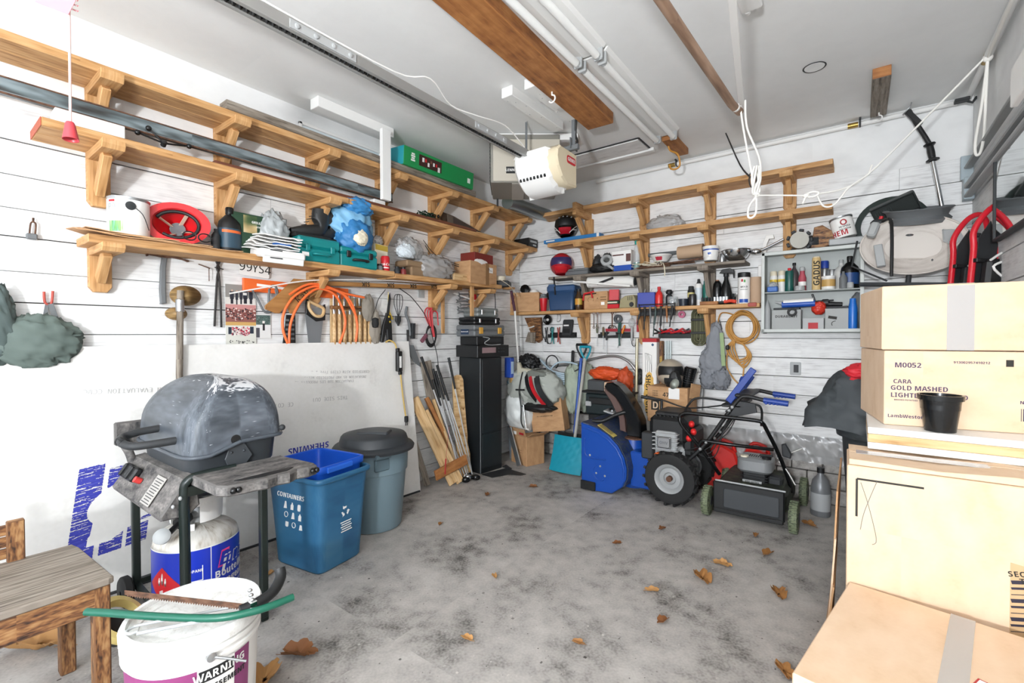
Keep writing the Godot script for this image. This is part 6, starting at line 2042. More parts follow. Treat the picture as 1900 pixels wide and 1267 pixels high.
	t = thing("red_pliers","red and orange gripped pliers lying on the shelf left of the white canister","pliers",V(2.19,y,0.165))
	b.tube(spline([V(-0.05,0.02,0),V(0.0,0.026,0),V(0.04,0.016,0.005)],4),0.014,8)
	part("grip",b,mat(C8("d8432c"),0.4),t)
	b.tube([V(-0.1,0.016,-0.005),V(-0.05,0.02,0)],0.011,8)
	part("jaw",b,M.dark,t)
	t = bottle("white_canister","white canister with a black lid and a dog picture on the lowest back shelf","canister",V(2.28,y,0.14),can_prof(0.044,0.225),M.white,[[0.045,0.205],[0.046,0.208],[0.046,0.24],[0.042,0.244],[0,0.244]],M.black)
	t.rotation.y = 0
	for q in [[0.008,0.035,M.blue],[0.17,0.19,M.redink],[0.165,0.185,mat(C8("4a9a4a"),0.5)]]:
		var a0: float = 0.8 if q[2] != M.blue else 0.7
		if q[1] == 0.185: a0 = 1.15
		elif q[1] == 0.19: a0 = 1.55
		b.lathe([W(0.0445,q[0]),W(0.0445,q[1])],8,Transform3D.IDENTITY,a0,a0 + (1.5 if q[2] == M.blue else 0.3))
		part("print",b,q[2],t)
	bend_words("MOLD",0.018,0.0446,V(0,0.13,0),1.4,M.ink,t)
	bend_words("Deodorizer",0.01,0.0446,V(0,0.11,0),1.4,M.ink,t)
	b.lathe([W(0,0.002),W(0.042,0.002),W(0.042,0.205),W(0.018,0.205),W(0.018,0.19),W(0,0.19)],26,T(V(2.36,y,0.11)))
	solo("paper_roll",b,mat(C8("b99c82"),0.8),"roll of tan paper standing at the right end of the lowest back shelf","roll")
	b.box(V(2.35,y - 0.012,0.205),V(0.06,0.03,0.012),0.004)
	solo("red_clip",b,mat(C8("a03a2a"),0.5),"reddish clip on the right end of the lowest back shelf edge","clip")
	b.prism(PA([W(2.385,1.75),W(2.4,1.97),W(2.42,2.03),W(2.47,2.03),W(2.475,2.0),W(2.44,2.0),W(2.425,1.96),W(2.42,1.86),W(2.405,1.72)]),0.03,T(V(0,0,0.03)),0.002)
	b.box(V(2.39,1.65,0.05),V(0.05,0.3,0.02),0.003)
	solo("white_gutter",b,M.white,"white hooked plastic gutter piece left of the wall cabinet","gutter")
# ---------------------------------------------------------------- tools on the back wall
func screwdriver(label: String,p: Vector3,l: float,m: Material,tilt := 0.0) -> Node3D:
	var t := thing("screwdriver",label,"screwdriver",p)
	t.rotation.z = deg_to_rad(tilt)
	b.lathe([W(0,0.0),W(0.008,0.002),W(0.011,0.02),W(0.011,0.07),W(0.006,0.085),W(0,0.086)],8)
	part("grip",b,m,t)
	b.tube([V0,V(0,-l,0)],0.0035,6)
	part("shank",b,M.steel,t)
	return t
func rack(label: String,x0: float,x1: float,y: float,d := 0.05) -> Node3D:
	var t := thing("tool_rack",label,"tool rack",V((x0 + x1)/2,y,0))
	b.box(V(0,0.0,d/2 + 0.002),V(x1 - x0,0.012,d),0.002)
	b.box(V(0,0.02,0.006),V(x1 - x0,0.05,0.006),0.002)
	b.box(V(0,0.012,d),V(x1 - x0,0.03,0.006),0.002)
	part("rail",b,M.black,t)
	return t
func build_back_wall_tools() -> void:
	var t: Node3D
	b.prism(PA([W(0.13,1.18),W(0.25,1.165),W(0.262,1.28),W(0.17,1.285)]),0.02,T(V(0,0,0.06)),0.002)
	b.box(V(0.225,1.225,0.09),V(0.04,0.11,0.015),0.005,T(V0))
	solo("sanding_block",b,M.greywood,"grey wooden block with a metal strip hung under the corner bracket","block")
	b.tube(spline([V(0.13,1.36,0.03),V(0.17,1.33,0.07),V(0.26,1.345,0.1)],4),0.008,6)
	solo("white_hook",b,M.white,"white hook on the corner bracket of the lowest back shelf","hook")
	t = thing("work_lamp","round dark reflector lamp with a looped cord above the first tool rack","lamp",V(0.4,1.412,0.05))
	b.lathe([W(0,-0.03),W(0.03,-0.025),W(0.05,0.0),W(0.052,0.01),W(0.046,0.01),W(0.02,-0.012),W(0,-0.012)],24,T(V0,V(90,0,0)))
	part("reflector",b,M.black_gloss,t)
	b.ball(V(0,0,0.0),V(0.014,0.016,0.014))
	part("bulb",b,M.white,t)
	b.tube(spline([V(-0.03,0.03,-0.02),V(-0.07,-0.02,-0.01),V(-0.065,-0.14,0),V(-0.02,-0.22,0.01),V(0.03,-0.25,0.01),V(0.05,-0.235,0.01)],5),0.004,6)
	part("cord",b,M.black,t)
	rack("black tool rack nearest the corner on the back wall",0.4,0.72,1.235)
	t = thing("battery_charger","black battery charger standing on the first tool rack","charger",V(0.63,1.245,0.035))
	b.prism(PA([W(-0.06,0),W(0.045,0),W(0.065,0.15),W(0.055,0.165),W(-0.035,0.165),W(-0.045,0.15)]),0.04,T(V(0,0,-0.02)),0.006)
	part("case",b,M.dark,t)
	b.box(V(-0.005,0.105,0.021),V(0.06,0.014,0.002),0.0)
	part("label",b,M.white,t)
	b.box(V(0.0,0.05,0.022),V(0.07,0.04,0.006),0.003)
	part("battery_slot",b,M.black,t)
	b.tube(spline([V(0.5,1.46,0.03),V(0.54,1.46,0.03),V(0.535,1.4,0.03),V(0.5,1.395,0.03),V(0.505,1.45,0.03)],3),0.003,5)
	solo("wire_bracket",b,M.steel,"small bent wire bracket left of the battery charger","bracket")
	for k in 3:
		b.tube([V(-0.012,0.07,0),V(0.002,-0.01,0),V(0.02,-0.1,0)],0.006,6)
		b.tube([V(0.016,0.075,0),V(0.0,-0.01,0),V(-0.01,-0.08,0)],0.006,6)
		solo("pliers",b,[M.dark,M.teal,mat(C8("a8483c"),0.4)][k],["black gripped pliers at the left end of the first tool rack","teal gripped pliers in the first tool rack","red gripped pliers in the first tool rack"][k],"pliers",V(0.38 + 0.075*k,1.26,0.05),0.0)
	b.tube(arc(14,func(s): return V(0.445 + 0.02*cos(0.6 + s*5.2),1.31 + 0.025*sin(0.6 + s*5.2),0.04)),0.005,6)
	solo("hose_clamp",b,M.dark,"dark ring clamp standing in the first tool rack","clamp")
	# wrenches under the shelf edge
	for k in 3:
		b.bar(V0,V(0,-0.12,0),0.012,0.005,V(0,0,1))
		b.lathe([W(0.006,-0.003),W(0.013,-0.003),W(0.013,0.003),W(0.006,0.003),W(0.006,-0.003)],12,T(V(0,-0.125,0),V(90,0,0)))
		b.lathe([W(0.006,-0.003),W(0.014,-0.003),W(0.014,0.003),W(0.006,0.003),W(0.006,-0.003)],12,T(V(0,0.005,0),V(90,0,0)))
		solo("hung_wrench",b,M.chrome if k < 2 else M.rust,["left chrome wrench of the pair hanging under the back shelf","right chrome wrench of the pair hanging under the back shelf","brown handled ratchet wrench hanging right of the chrome pair"][k],"wrench",V([1.005,1.045,1.19][k],1.45,0.19))
	rack("black tool rack left of the second bracket on the back wall, holding screwdrivers",0.98,1.32,1.235)
	screwdriver("screwdriver with a dull green grip, leftmost in the second rack",V(0.97,1.27,0.055),0.13,mat(C8("5c6248"),0.4))
	screwdriver("screwdriver with a brown grip, second in the second rack",V(1.035,1.245,0.055),0.13,mat(C8("6a5c40"),0.4))
	screwdriver("low hanging dark screwdriver, third in the second rack",V(1.07,1.2,0.055),0.14,M.dark)
	screwdriver("screwdriver with an orange and black grip leaning right in the second rack",V(1.225,1.265,0.05),0.14,mat(C8("e0882c"),0.4),-18)
	b.bar(V(1.05,1.3,0.03),V(1.31,1.298,0.03),0.02,0.028)
	solo("red_level",b,mat(C8("a82836"),0.4),"red torpedo level lying on the second tool rack","level")
	b.prism(PA([W(0.0,0.0),W(0.1,0.005),W(0.09,0.03),W(0.04,0.035)]),0.012,T(V(1.07,1.247,0.045)),0.002)
	solo("grey_plane",b,M.ltgrey,"pale grey blade lying in front of the red level","tool")
	b.lathe([W(0.016,-0.012),W(0.04,-0.012),W(0.041,0.012),W(0.016,0.012),W(0.016,-0.012)],26,T(V(1.185,1.405,0.05),V(90,0,0)))
	solo("tape_roll",b,mat(C8("54585c"),0.5),"roll of grey tape hanging above the second tool rack","tape roll")
	b.bar(V(1.2,1.37,0.04),V(1.195,1.27,0.05),0.03,0.014,V(0,0,1))
	b.tube([V(1.195,1.26,0.05),V(1.2,1.15,0.05)],0.008,6)
	solo("green_knife",b,mat(C8("1f5148"),0.4),"dark green handled knife under the roll of grey tape","knife")
	b.tube(spline([V(1.08,1.32,0.03),V(1.1,1.345,0.04),V(1.15,1.335,0.04),V(1.17,1.3,0.03)],4),0.004,6)
	b.ball(V(1.085,1.32,0.03),V(0.014,0.014,0.014),8,6)
	solo("coping_saw",b,M.dark,"small dark curved frame standing in the second tool rack","tool")
	t = thing("trouble_light","clear glass bulb hanging in a wire hook beside the second bracket","lamp",V(1.325,1.3,0.06))
	b.ball(V(0,0.065,0),V(0.032,0.045,0.032),16,10)
	part("bulb",b,M.clear,t)
	b.lathe([W(0,-0.1),W(0.01,-0.1),W(0.013,-0.02),W(0.012,0.025),W(0,0.03)],12)
	b.tube([V(0,0.1,0),V(0,0.16,0)],0.004,6)
	part("socket",b,M.ltgrey,t)
	b.tube(spline([V(0,-0.1,0),V(0.005,-0.14,0),V(0.03,-0.15,0),V(0.045,-0.1,0),V(0.07,-0.085,0)],4),0.0035,6)
	part("wire",b,M.black,t)
	b.box(V(1.365,1.345,0.012),V(0.022,0.13,0.02),0.004)
	solo("red_caulk",b,mat(C8("b82a36"),0.4),"red and white tube hanging behind the second bracket","tube")
	# tool roll hung on the shelf edge
	t = rack("black wire tool tray hung on the front edge of the lowest back shelf",1.46,1.77,1.425,0.03)
	t.position.z = 0.2
	for k in 3: b.tube([V(-0.15,0.01 + 0.04*k,0.02 + 0.01*k),V(0.15,0.01 + 0.04*k,0.02 + 0.01*k)],0.005,6)
	for s in [-1,1]: b.bar(V(0.15*s,-0.005,0.03),V(0.155*s,0.1,0.03),0.01,0.01)
	part("wire_bar",b,M.black,t)
	for k in 7:
		var tl := [0.1,0.14,0.09,0.2,0.22,0.08,0.12][k] as float
		b.tube([V(0,0.06,0.0),V(0.004,0,0),V(-0.01 + 0.008*(k % 3),-tl*0.5,0)],0.009,6)
		b.tube([V(-0.01 + 0.008*(k % 3),-tl*0.45,0),V(-0.018 + 0.012*(k % 3),-tl,0)],0.005,6)
		solo("hung_tool",b,[M.dark,M.black,M.grey,mat(C8("3a4a48"),0.5),M.dark,M.pine_dark,M.black][k],["dark tool at the left end of the hung wire tray","black tool second from left in the hung wire tray","grey metal tool third from left in the hung wire tray","long green grey pliers in the middle of the hung wire tray","long dark pliers right of the green grey pair in the wire tray","tool with a brown grip near the right end of the wire tray","black tool at the right end of the hung wire tray"][k],"tool",V(1.47 + 0.047*k,1.44,0.245))
	b.lathe([W(0.01,-0.01),W(0.03,-0.01),W(0.03,0.01),W(0.01,0.01),W(0.01,-0.01)],20,T(V(1.775,1.43,0.05),V(90,0,0)))
	solo("pink_tape",b,mat(C8("c86a8a"),0.45),"pink roll of tape below the hung wire tool tray","tape roll")
	rack("black tool rack left of the olive strap, full of red gripped pliers",1.57,1.86,1.235)
	for k in 6:
		b.tube(spline([V(-0.05,0.06,0),V(0.0,0.03,0),V(0.05,0.035,0.01),V(0.075,0.02,0.01)],3),0.008,6)
		b.tube(spline([V(-0.05,0.02,0),V(0.0,0.03,0.01),V(0.06,0.06,0.01)],3),0.008,6)
		solo("pliers",b,[M.black,M.red,mat(C8("2a3350"),0.4),M.red,M.dark,mat(C8("8a1f2a"),0.4)][k],["black locking pliers, leftmost in the third rack","bright red pliers, second in the third rack","navy gripped pliers, third in the third rack","red pliers, fourth in the third rack","dark pliers, fifth in the third rack","deep red pliers beside the olive strap"][k],"pliers",V(1.58 + 0.05*k,1.245 + 0.004*(k % 2),0.045 + 0.012*(k % 2)))
	# olive strap
	t = thing("rolled_strap","olive webbing strap rolled into a long flat coil with black ties","strap",V(1.925,1.32,0.06))
	for k in 5:
		var r := 0.055 - 0.011*k
		var g := []
		for i in 41:
			var a := TAU*i/40.0
			var c := V(cos(a)*r,sin(a)*r + (0.1 if sin(a) > 0 else -0.1),0)
			g.append([c + V(0,0,0.03),c + V(0,0,-0.03)])
		b.grid(g,0.006)
		part("turn",b,mat([C8("6a6a4a"),C8("56563c")][k % 2],0.7),t)
	b.box(V0,V(0.07,0.2,0.055),0.01)
	part("core",b,mat(C8("4a4a34"),0.8),t)
	for s in [0.06,-0.05]:
		b.box(V(0,s,0),V(0.128,0.02,0.068),0.004)
		part("tie",b,M.black,t)
	# grey jacket
	t = thing("grey_jacket","grey jacket knotted and hanging from a nail on the back wall","jacket")
	var jm := mat(C8("85888e"),0.75)
	b = heap(V(2.05,1.18,0.07),V(0.065,0.17,0.045),71.0,0.25,1.5)
	part("sleeve",b,jm,t)
	b = heap(V(2.03,1.02,0.07),V(0.1,0.12,0.05),73.0,0.35,2.2)
	part("body",b,jm,t)
	for k in 2:
		b = heap(V(2.0 + 0.1*k,0.885,0.07),V(0.065,0.085,0.045),75.0 + k*4,0.35,2.2)
		part("hem",b,mat(C8("7d8086"),0.75),t)
	b.tube(spline([V(2.05,1.3,0.05),V(2.07,1.38,0.02),V(2.1,1.3,0.05)],4),0.004,6)
	b.tube([V(1.965,0.88,0.07),V(1.96,0.62,0.1)],0.004,6)
	part("drawstring",b,M.grey,t)
	b.bar(V(2.11,1.27,0.11),V(2.13,1.0,0.12),0.03,0.008,V(0,0,1))
	part("green_strap",b,mat(C8("93a878"),0.6),t)
	# orange cord coil
	for k in 14:
		var rx := 0.1 + 0.035*nz.get_noise_1d(k*3.1)
		var ry := 0.115 + 0.035*nz.get_noise_1d(k*2.3 + 9)
		b.tube(arc(30,func(s): return V(2.257 + 0.03*nz.get_noise_1d(k*5.0) + rx*cos(s*TAU),1.318 + 0.025*nz.get_noise_1d(k*7.0) + ry*sin(s*TAU),0.022 + 0.0045*k + 0.01*sin(s*TAU + k))),0.0062,7,false)
	for k in 4:
		b.tube(spline([V(2.2,1.22 - 0.01*k,0.06),V(2.14 + 0.02*k,1.14,0.07),V(2.2 + 0.02*k,1.05 - 0.02*k,0.06),V(2.29 + 0.01*k,1.08,0.06),V(2.27,1.17,0.07),V(2.2,1.21,0.08)],5),0.006,7)
	b.tube(spline([V(2.15,1.14,0.06),V(2.14,1.0,0.06),V(2.19,0.9,0.06),V(2.24,0.84,0.06),V(2.235,0.78,0.07),V(2.26,0.9,0.06),V(2.27,1.05,0.06)],5),0.0055,7)
	b.tube(spline([V(2.06,1.3,0.05),V(2.08,1.42,0.03),V(2.13,1.435,0.03),V(2.2,1.41,0.04)],5),0.0055,7)
	t = solo("extension_cord",b,mat(C8("c08a3e"),0.45),"coiled orange extension cord hanging on the back wall below the shelf","cord")
	b.box(V(2.15,1.15,0.07),V(0.03,0.04,0.03),0.008)
	part("plug",b,M.black,t)
	t = thing("outlet","wall outlet with a dark socket low on the back wall","outlet",V(2.618,0.993,0))
	b.prism(round_rect(0.072,0.1,0.008),0.006,T(V0),0.002)
	part("plate",b,M.ltgrey,t)
	b.box(V(0.004,0,0.007),V(0.032,0.058,0.004),0.003)
	part("socket",b,M.dark,t)
	# cabinet
	t = thing("wall_cabinet","open grey metal wall cabinet with two shelves on the back wall","cabinet",V(2.72,1.262,0))
	var cm := mat(C8("a9aeab"),0.45)
	for q in [[V(0,0.307,0.006),V(0.61,0.61,0.006)],[V(-0.302,0.307,0.095),V(0.012,0.614,0.19)],[V(0.302,0.307,0.095),V(0.012,0.614,0.19)],[V(0,0.608,0.095),V(0.616,0.012,0.19)],[V(0,0.02,0.095),V(0.616,0.014,0.19)],[V(0,0.31,0.085),V(0.596,0.008,0.17)]]:
		b.box(q[0],q[1],0.002)
		part("panel",b,cm,t)
	b.box(V(0,0.6,0.19),V(0.62,0.024,0.006),0.002)
	b.box(V(0,0.022,0.19),V(0.62,0.024,0.006),0.002)
	b.box(V(-0.3,0.31,0.19),V(0.022,0.6,0.006),0.002)
	b.box(V(0.3,0.31,0.19),V(0.022,0.6,0.006),0.002)
	part("front_frame",b,mat(C8("c2c6c2"),0.45),t)
	var y := 1.577
	for k in 2:
		bottle("paint_can_spray",["white spray can with a yellow band, leftmost in the cabinet","white spray can with a yellow band, second in the cabinet"][k],"can",V(2.475 + 0.055*k,y,0.07),can_prof(0.026,0.13),M.white,cap_prof(0.024,0.13,0.035),M.cream,[0.0264,0.08,0.1],M.yellow)
	b.box(V(0,0.02,0),V(0.07,0.04,0.07),0.006)
	t = solo("blue_dish",b,mat(C8("2f62ac"),0.45),"small blue box of odds and ends in the cabinet upper left","box",V(2.48,y,0.145))
	b = heap(V(0,0.05,0),V(0.03,0.025,0.03),81.0,0.4,3.0)
	part("contents",b,M.ltgrey,t)
	bottle("green_spray","green spray can with a red cap in the cabinet","can",V(2.585,y,0.12),can_prof(0.029,0.155),mat(C8("15524a"),0.35),cap_prof(0.012,0.155,0.02),M.red)
	bottle("dark_jug","black capped brown bottle behind the green spray can","bottle",V(2.61,y,0.06),jug_prof(0.03,0.2),mat(C8("4a4244"),0.4),cap_prof(0.012,0.2,0.02),M.black)
	bottle("red_bottle_small","small red and white bottle with a ball top in the cabinet","bottle",V(2.665,y,0.09),[[0,0],[0.026,0],[0.026,0.1],[0.016,0.13],[0.016,0.15],[0,0.15]],mat(C8("b04a58"),0.4),[[0.016,0.15],[0.02,0.165],[0.015,0.18],[0,0.184]],M.ltgrey,[0.0264,0.04,0.07],M.white)
	bottle("clear_tin","low clear container in front of the red and white bottle","tin",V(2.655,y,0.155),can_prof(0.033,0.035),M.ltgrey,[],M.white)
	t = bottle("adhesive_tube","tall tan tube lettered GADUS standing in the cabinet","tube",V(2.755,y,0.14),can_prof(0.027,0.235),mat(C8("cdb07a"),0.45),cap_prof(0.024,0.22,0.022),M.cream)
	t.rotation.y = 0
	words("GADUS",0.055,M.ink,t,T(V(0.004,0.12,0.0275),V(0,15,90)))
	bottle("blue_spray","silver spray can with a blue cap in the cabinet","can",V(2.8,y,0.06),can_prof(0.028,0.16),M.steel,cap_prof(0.028,0.16,0.055),mat(C8("23409a"),0.35))
	bottle("grease_tub","white tub with a tan and blue label in the cabinet","tub",V(2.828,y,0.135),can_prof(0.042,0.085),M.white,cap_prof(0.044,0.08,0.016),M.white,[0.0425,0.02,0.07],mat(C8("c09a5a"),0.5))
	bottle("steel_tin","steel tin stacked behind the white tub in the cabinet","tin",V(2.845,y,0.05),can_prof(0.03,0.15),M.steel,[],M.steel)
	bottle("white_jug","white oil bottle in the middle of the cabinet","bottle",V(2.9,y,0.06),jug_prof(0.045,0.19),mat(C8("c9c8c4"),0.4),cap_prof(0.015,0.19,0.025),M.ltgrey)
	bottle("black_jug","black oil bottle with a blue label in the cabinet","bottle",V(2.95,y,0.1),jug_prof(0.055,0.205),M.black_gloss,cap_prof(0.018,0.205,0.025),M.black,[0.0556,0.03,0.11],mat(C8("24457a"),0.4))
	bottle("silver_bottle","small silver bottle at the cabinet shelf edge","bottle",V(2.915,y,0.16),[[0,0],[0.024,0],[0.024,0.075],[0.01,0.1],[0.008,0.12],[0,0.12]],M.grey,[],M.black)
	bottle("clear_cup","small clear cup beside the silver bottle","cup",V(2.955,y,0.165),can_prof(0.02,0.04),M.ltgrey,[],M.black)
	y = 1.29
	bottle("white_nozzle","white squeeze bottle with a dark wire at the cabinet lower left","bottle",V(2.44,y,0.12),[[0,0],[0.025,0],[0.025,0.15],[0.015,0.19],[0.004,0.23],[0,0.23]],M.ltgrey,[],M.black)
	for k in 2:
		t = carton("battery",["grey lead battery with dark lettering in the cabinet lower shelf","grey lead battery with a drawing in the cabinet lower shelf"][k],V(2.57 + 0.31*k,y,0.11),V(0.19 - 0.05*k,0.15,0.1),mat(C8("9c9e9c"),0.5),0.0,false)
		b.box(V(0,0.158,0),V(0.17 - 0.04*k,0.016,0.08),0.004)
		part("top",b,M.dark,t)
		if k == 0: words("DURABLAST",0.026,M.ink,t,T(V(0.0,0.1,0.0505)))
		else:
			b.bar(V(-0.05,0.09,0.0505),V(0.0,0.08,0.0505),0.001,0.02,V(0,1,0),0.0)
			b.tube(arc(10,func(s): return V(0.01 + 0.04*cos(2.0 + s*1.6),0.03 + 0.03*sin(1.6 + s*1.6),0.0505)),0.002,4)
			part("drawing",b,M.ink,t)
	t = carton("clear_case","clear plastic case holding a red block in the cabinet lower shelf",V(2.74,y,0.14),V(0.13,0.085,0.06),M.ltgrey,0.0,false)
	b.box(V(0,0.028,0.031),V(0.06,0.045,0.002),0.001)
	part("red_block",b,M.redink,t)
	b.lathe([W(0.018,-0.008),W(0.032,-0.008),W(0.032,0.008),W(0.018,0.008),W(0.018,-0.008)],18,T(V(2.61,1.42,0.18),V(75,0,0)))
	solo("black_ring",b,M.black,"black tape ring leaning on the lettered battery","tape roll")
	t = thing("caulk_gun","white and blue caulking gun lying across the cabinet lower shelf","caulking gun",V(2.62,1.49,0.13))
	b.tube([V(-0.07,0,0),V(0.12,0.008,0)],0.026,16)
	part("tube",b,M.white,t)
	b.tube([V(-0.08,-0.012,0.006),V(0.13,-0.008,0.006)],0.024,12)
	part("cradle",b,M.blue,t)
	b.tube([V(-0.07,0,0),V(-0.13,0.012,0)],0.02,12,true,0.004)
	part("nozzle",b,M.ltgrey,t)
	b.tube([V(0.12,0.005,0),V(0.24,0.01,0)],0.006,6)
	b.bar(V(0.13,0.0,0),V(0.11,0.06,0),0.02,0.014)
	part("plunger",b,M.black,t)
	b = heap(V(2.77,1.45,0.11),V(0.045,0.05,0.04),83.0,0.2,2.0)
	solo("red_funnel",b,mat(C8("cf3a2a"),0.35),"bright red plastic funnel above the clear case","funnel")
	t = thing("rotary_tool","black rotary tool lying on top of the right battery","tool",V(2.84,1.47,0.1))
	b.tube([V(-0.09,0.01,0),V(0.07,0.0,0)],0.016,10)
	b.box(V(-0.03,0.02,0),V(0.05,0.04,0.04),0.008)
	part("body",b,M.black,t)
	bottle("blue_oil","bright blue slim bottle at the right of the cabinet lower shelf","bottle",V(2.97,y,0.15),[[0,0],[0.026,0],[0.027,0.006],[0.027,0.15],[0.02,0.185],[0.018,0.215],[0,0.217]],mat(C8("1f6ec8"),0.3),[],M.blue)
	b = heap(V(3.0,1.42,0.06),V(0.05,0.13,0.04),85.0,0.15,1.5)
	solo("grey_funnel",b,M.grey,"grey plastic jug behind the bright blue bottle","jug")
# ---------------------------------------------------------------- the cluttered corner
func build_corner() -> void:
	var t: Node3D
	t = thing("black_locker","tall black metal cabinet standing in the corner under the tool cases","cabinet",V(0.16,0,0.85),-0.1)
	b.box(V(0,0.525,0),V(0.29,1.05,0.28),0.006)
	part("body",b,mat(C8("1c2022"),0.42),t)
	b.box(V(0.147,0.7,0.01),V(0.006,0.66,0.22),0.004)
	part("side_panel",b,mat(C8("202426"),0.4),t)
	b.box(V(0.147,0.2,0.0),V(0.005,0.3,0.24),0.004)
	part("side_panel",b,mat(C8("202426"),0.4),t)
	b.box(V(0.144,0.525,0.139),V(0.008,1.04,0.008),0.002)
	part("edge_strip",b,M.grey,t)
	t = thing("receiver","black stereo receiver with a pinkish display on top of the black cabinet","receiver",V(0.18,1.052,0.84),-0.12)
	b.box(V(0,0.055,0),V(0.3,0.108,0.4),0.004)
	part("case",b,M.black,t)
	b.box(V(0.152,0.065,0.06),V(0.003,0.05,0.17),0.001)
	part("display",b,mat(C8("8d7476"),0.25),t)
	for r in 2:
		for c in 3:
			b.box(V(0.152,0.08 - 0.03*r,-0.07 - 0.03*c),V(0.006,0.012,0.022),0.002)
			part("button",b,M.dark,t)
	t = thing("disc_player","black disc player between the receiver and the grey tool case","player",V(0.165,1.162,0.83),-0.2)
	b.box(V(0,0.04,0),V(0.26,0.078,0.32),0.004)
	part("case",b,M.black,t)
	b.box(V(0.131,0.045,-0.02),V(0.003,0.03,0.2),0.001)
	part("tray",b,M.dark,t)
	b.tube(spline([V(0.14,0.075,0.1),V(0.15,0.06,0.03),V(0.15,0.02,0.09),V(0.15,0.0,0.02),V(0.15,0.005,-0.1)],4),0.004,6)
	part("cable",b,M.ltgrey,t)
	var cs := [[V(0.175,1.242,0.86),V(0.24,0.105,0.42),M.grey,"dark grey tool case with yellow latches above the stereo",-0.05],[V(0.16,1.349,0.86),V(0.22,0.07,0.34),M.black,"flat black tool case with metal clasps in the case stack",-0.1],[V(0.16,1.421,0.84),V(0.2,0.085,0.28),mat(C8("777b79"),0.5),"small grey tool case topmost of the case stack",-0.1]]
	for k in 3:
		t = thing("tool_case",cs[k][3],"tool case",cs[k][0],cs[k][4])
		var s: Vector3 = cs[k][1]
		b.box(V(0,s.y*0.26,0),V(s.x,s.y*0.5,s.z),0.012)
		b.box(V(0,s.y*0.75,0),V(s.x,s.y*0.48,s.z),0.012)
		part("shell",b,cs[k][2],t)
		for q in [-0.3,0.3]:
			b.box(V(s.x/2 + 0.004,s.y*0.5,s.z*q),V(0.014,s.y*0.55,0.045 if k == 0 else 0.02),0.003)
			part("latch",b,mat(C8("cf9a3a"),0.4) if k == 0 else M.steel,t)
		if k == 0:
			b.box(V(0.0,s.y*0.4,s.z/2 + 0.001),V(0.1,0.045,0.002),0.0)
			var lb := part("brand_plate",b,mat(C8("1c3350"),0.4),t)
			words("Mastercraft",0.016,M.white,lb,T(V(0,s.y*0.42,s.z/2 + 0.0025)))
	# timber and clubs
	var wd := [[V(0.06,0.735,1.58),V(0.3,0.0,1.36),0.085,0.02,M.rawwood,"pale rounded fence board, leftmost of the leaning offcuts"],[V(0.1,0.62,1.5),V(0.32,0.0,1.3),0.07,0.02,M.rawwood,"pale board leaning right of the rounded fence board"],[V(0.03,1.03,1.42),V(0.1,0.0,1.24),0.1,0.018,M.greywood,"tall grey brown board leaning behind the golf clubs"],[V(0.05,0.72,1.43),V(0.24,0.02,1.18),0.035,0.035,M.pine_dark,"narrow orange batten leaning behind the golf clubs"],[V(0.1,0.45,1.36),V(0.26,0.0,1.2),0.06,0.02,M.pine,"short orange board leaning low behind the golf clubs"],[V(0.05,0.5,1.62),V(0.16,0.0,1.52),0.05,0.02,M.greywood,"dark grey narrow board against the sheet edge"],[V(0.06,0.7,1.36),V(0.27,0.0,1.24),0.03,0.02,M.rawwood,"thin pale strip leaning among the offcuts"]]
	for q in wd:
		b.bar(q[0],q[1] + V(0,0.012,0),q[2],q[3],V(1,0.2,0.4),0.004)
		solo("offcut",b,q[4],q[5],"board")
	b.bar(V(0.28,0.12,1.55),V(0.34,0.2,1.24),0.02,0.085,V(0,1,0),0.003)
	t = solo("crosswise_board",b,M.pine_dark,"reddish board lying crosswise in front of the leaning offcuts","board")
	b.tube([V(0.3,0.24,1.45),V(0.31,0.12,1.47)],0.006,6)
	b.tube([V(0.25,0.48,1.36),V(0.3,0.24,1.45)],0.0015,4)
	part("red_tie",b,M.redink,t)
	for k in 7:
		var top: Vector3 = [V(0.1,1.075,1.53),V(0.12,0.97,1.42),V(0.13,0.95,1.4),V(0.13,1.0,1.38),V(0.16,1.06,1.27),V(0.14,0.93,1.36),V(0.12,0.88,1.42)][k]
		var bot: Vector3 = [V(0.27,0.05,1.2),V(0.26,0.05,1.24),V(0.3,0.05,1.2),V(0.28,0.05,1.16),V(0.3,0.05,1.13),V(0.33,0.05,1.16),V(0.3,0.05,1.26)][k]
		t = thing("golf_club",["golf club with the grip leaning farthest left","golf club with the lowest black grip of the front pair","golf club whose grip stands just right of the front pair","golf club with a slim grip behind the pair","golf club standing straightest, nearest the black cabinet","golf club with a short dark grip low in the bundle","golf club whose grip sits lowest in the bundle"][k],"golf club",Vector3.ZERO,0.0,"golf clubs leaning by the cabinet")
		b.tube([top,top.lerp(bot,0.27)],0.012,8,true,0.009)
		part("grip",b,M.black,t)
		b.tube([top.lerp(bot,0.26),bot],0.0062,8,true,0.005)
		part("shaft",b,mat(C8("d4d6d8"),0.3,0.35),t)
		if k in [0,5,6]:
			b.ball(bot + V(0.04,-0.022,0.0),V(0.045,0.024,0.035),14,8)
			part("wood_head",b,M.chrome if k == 0 else M.black_gloss,t)
		else:
			b.prism(PA([W(0,0),W(0.012,0.0),W(0.075,-0.012),W(0.08,-0.03),W(0.06,-0.045),W(0.0,-0.042)]),0.012,T(bot + V(-0.01,0,0.0),V(0,-30 - 14*k,0)),0.003)
			part("iron_head",b,M.white if k < 3 else M.dark,t)
	var lp2 := PA([W(-0.06,0),W(0.05,0),W(0.07,0.03),W(0.07,0.2),W(0.05,0.3),W(0.055,0.36),W(0.05,0.45),W(0.04,0.86),W(0.02,0.9),W(-0.02,0.905),W(-0.065,0.885),W(-0.07,0.6),W(-0.06,0.3)])
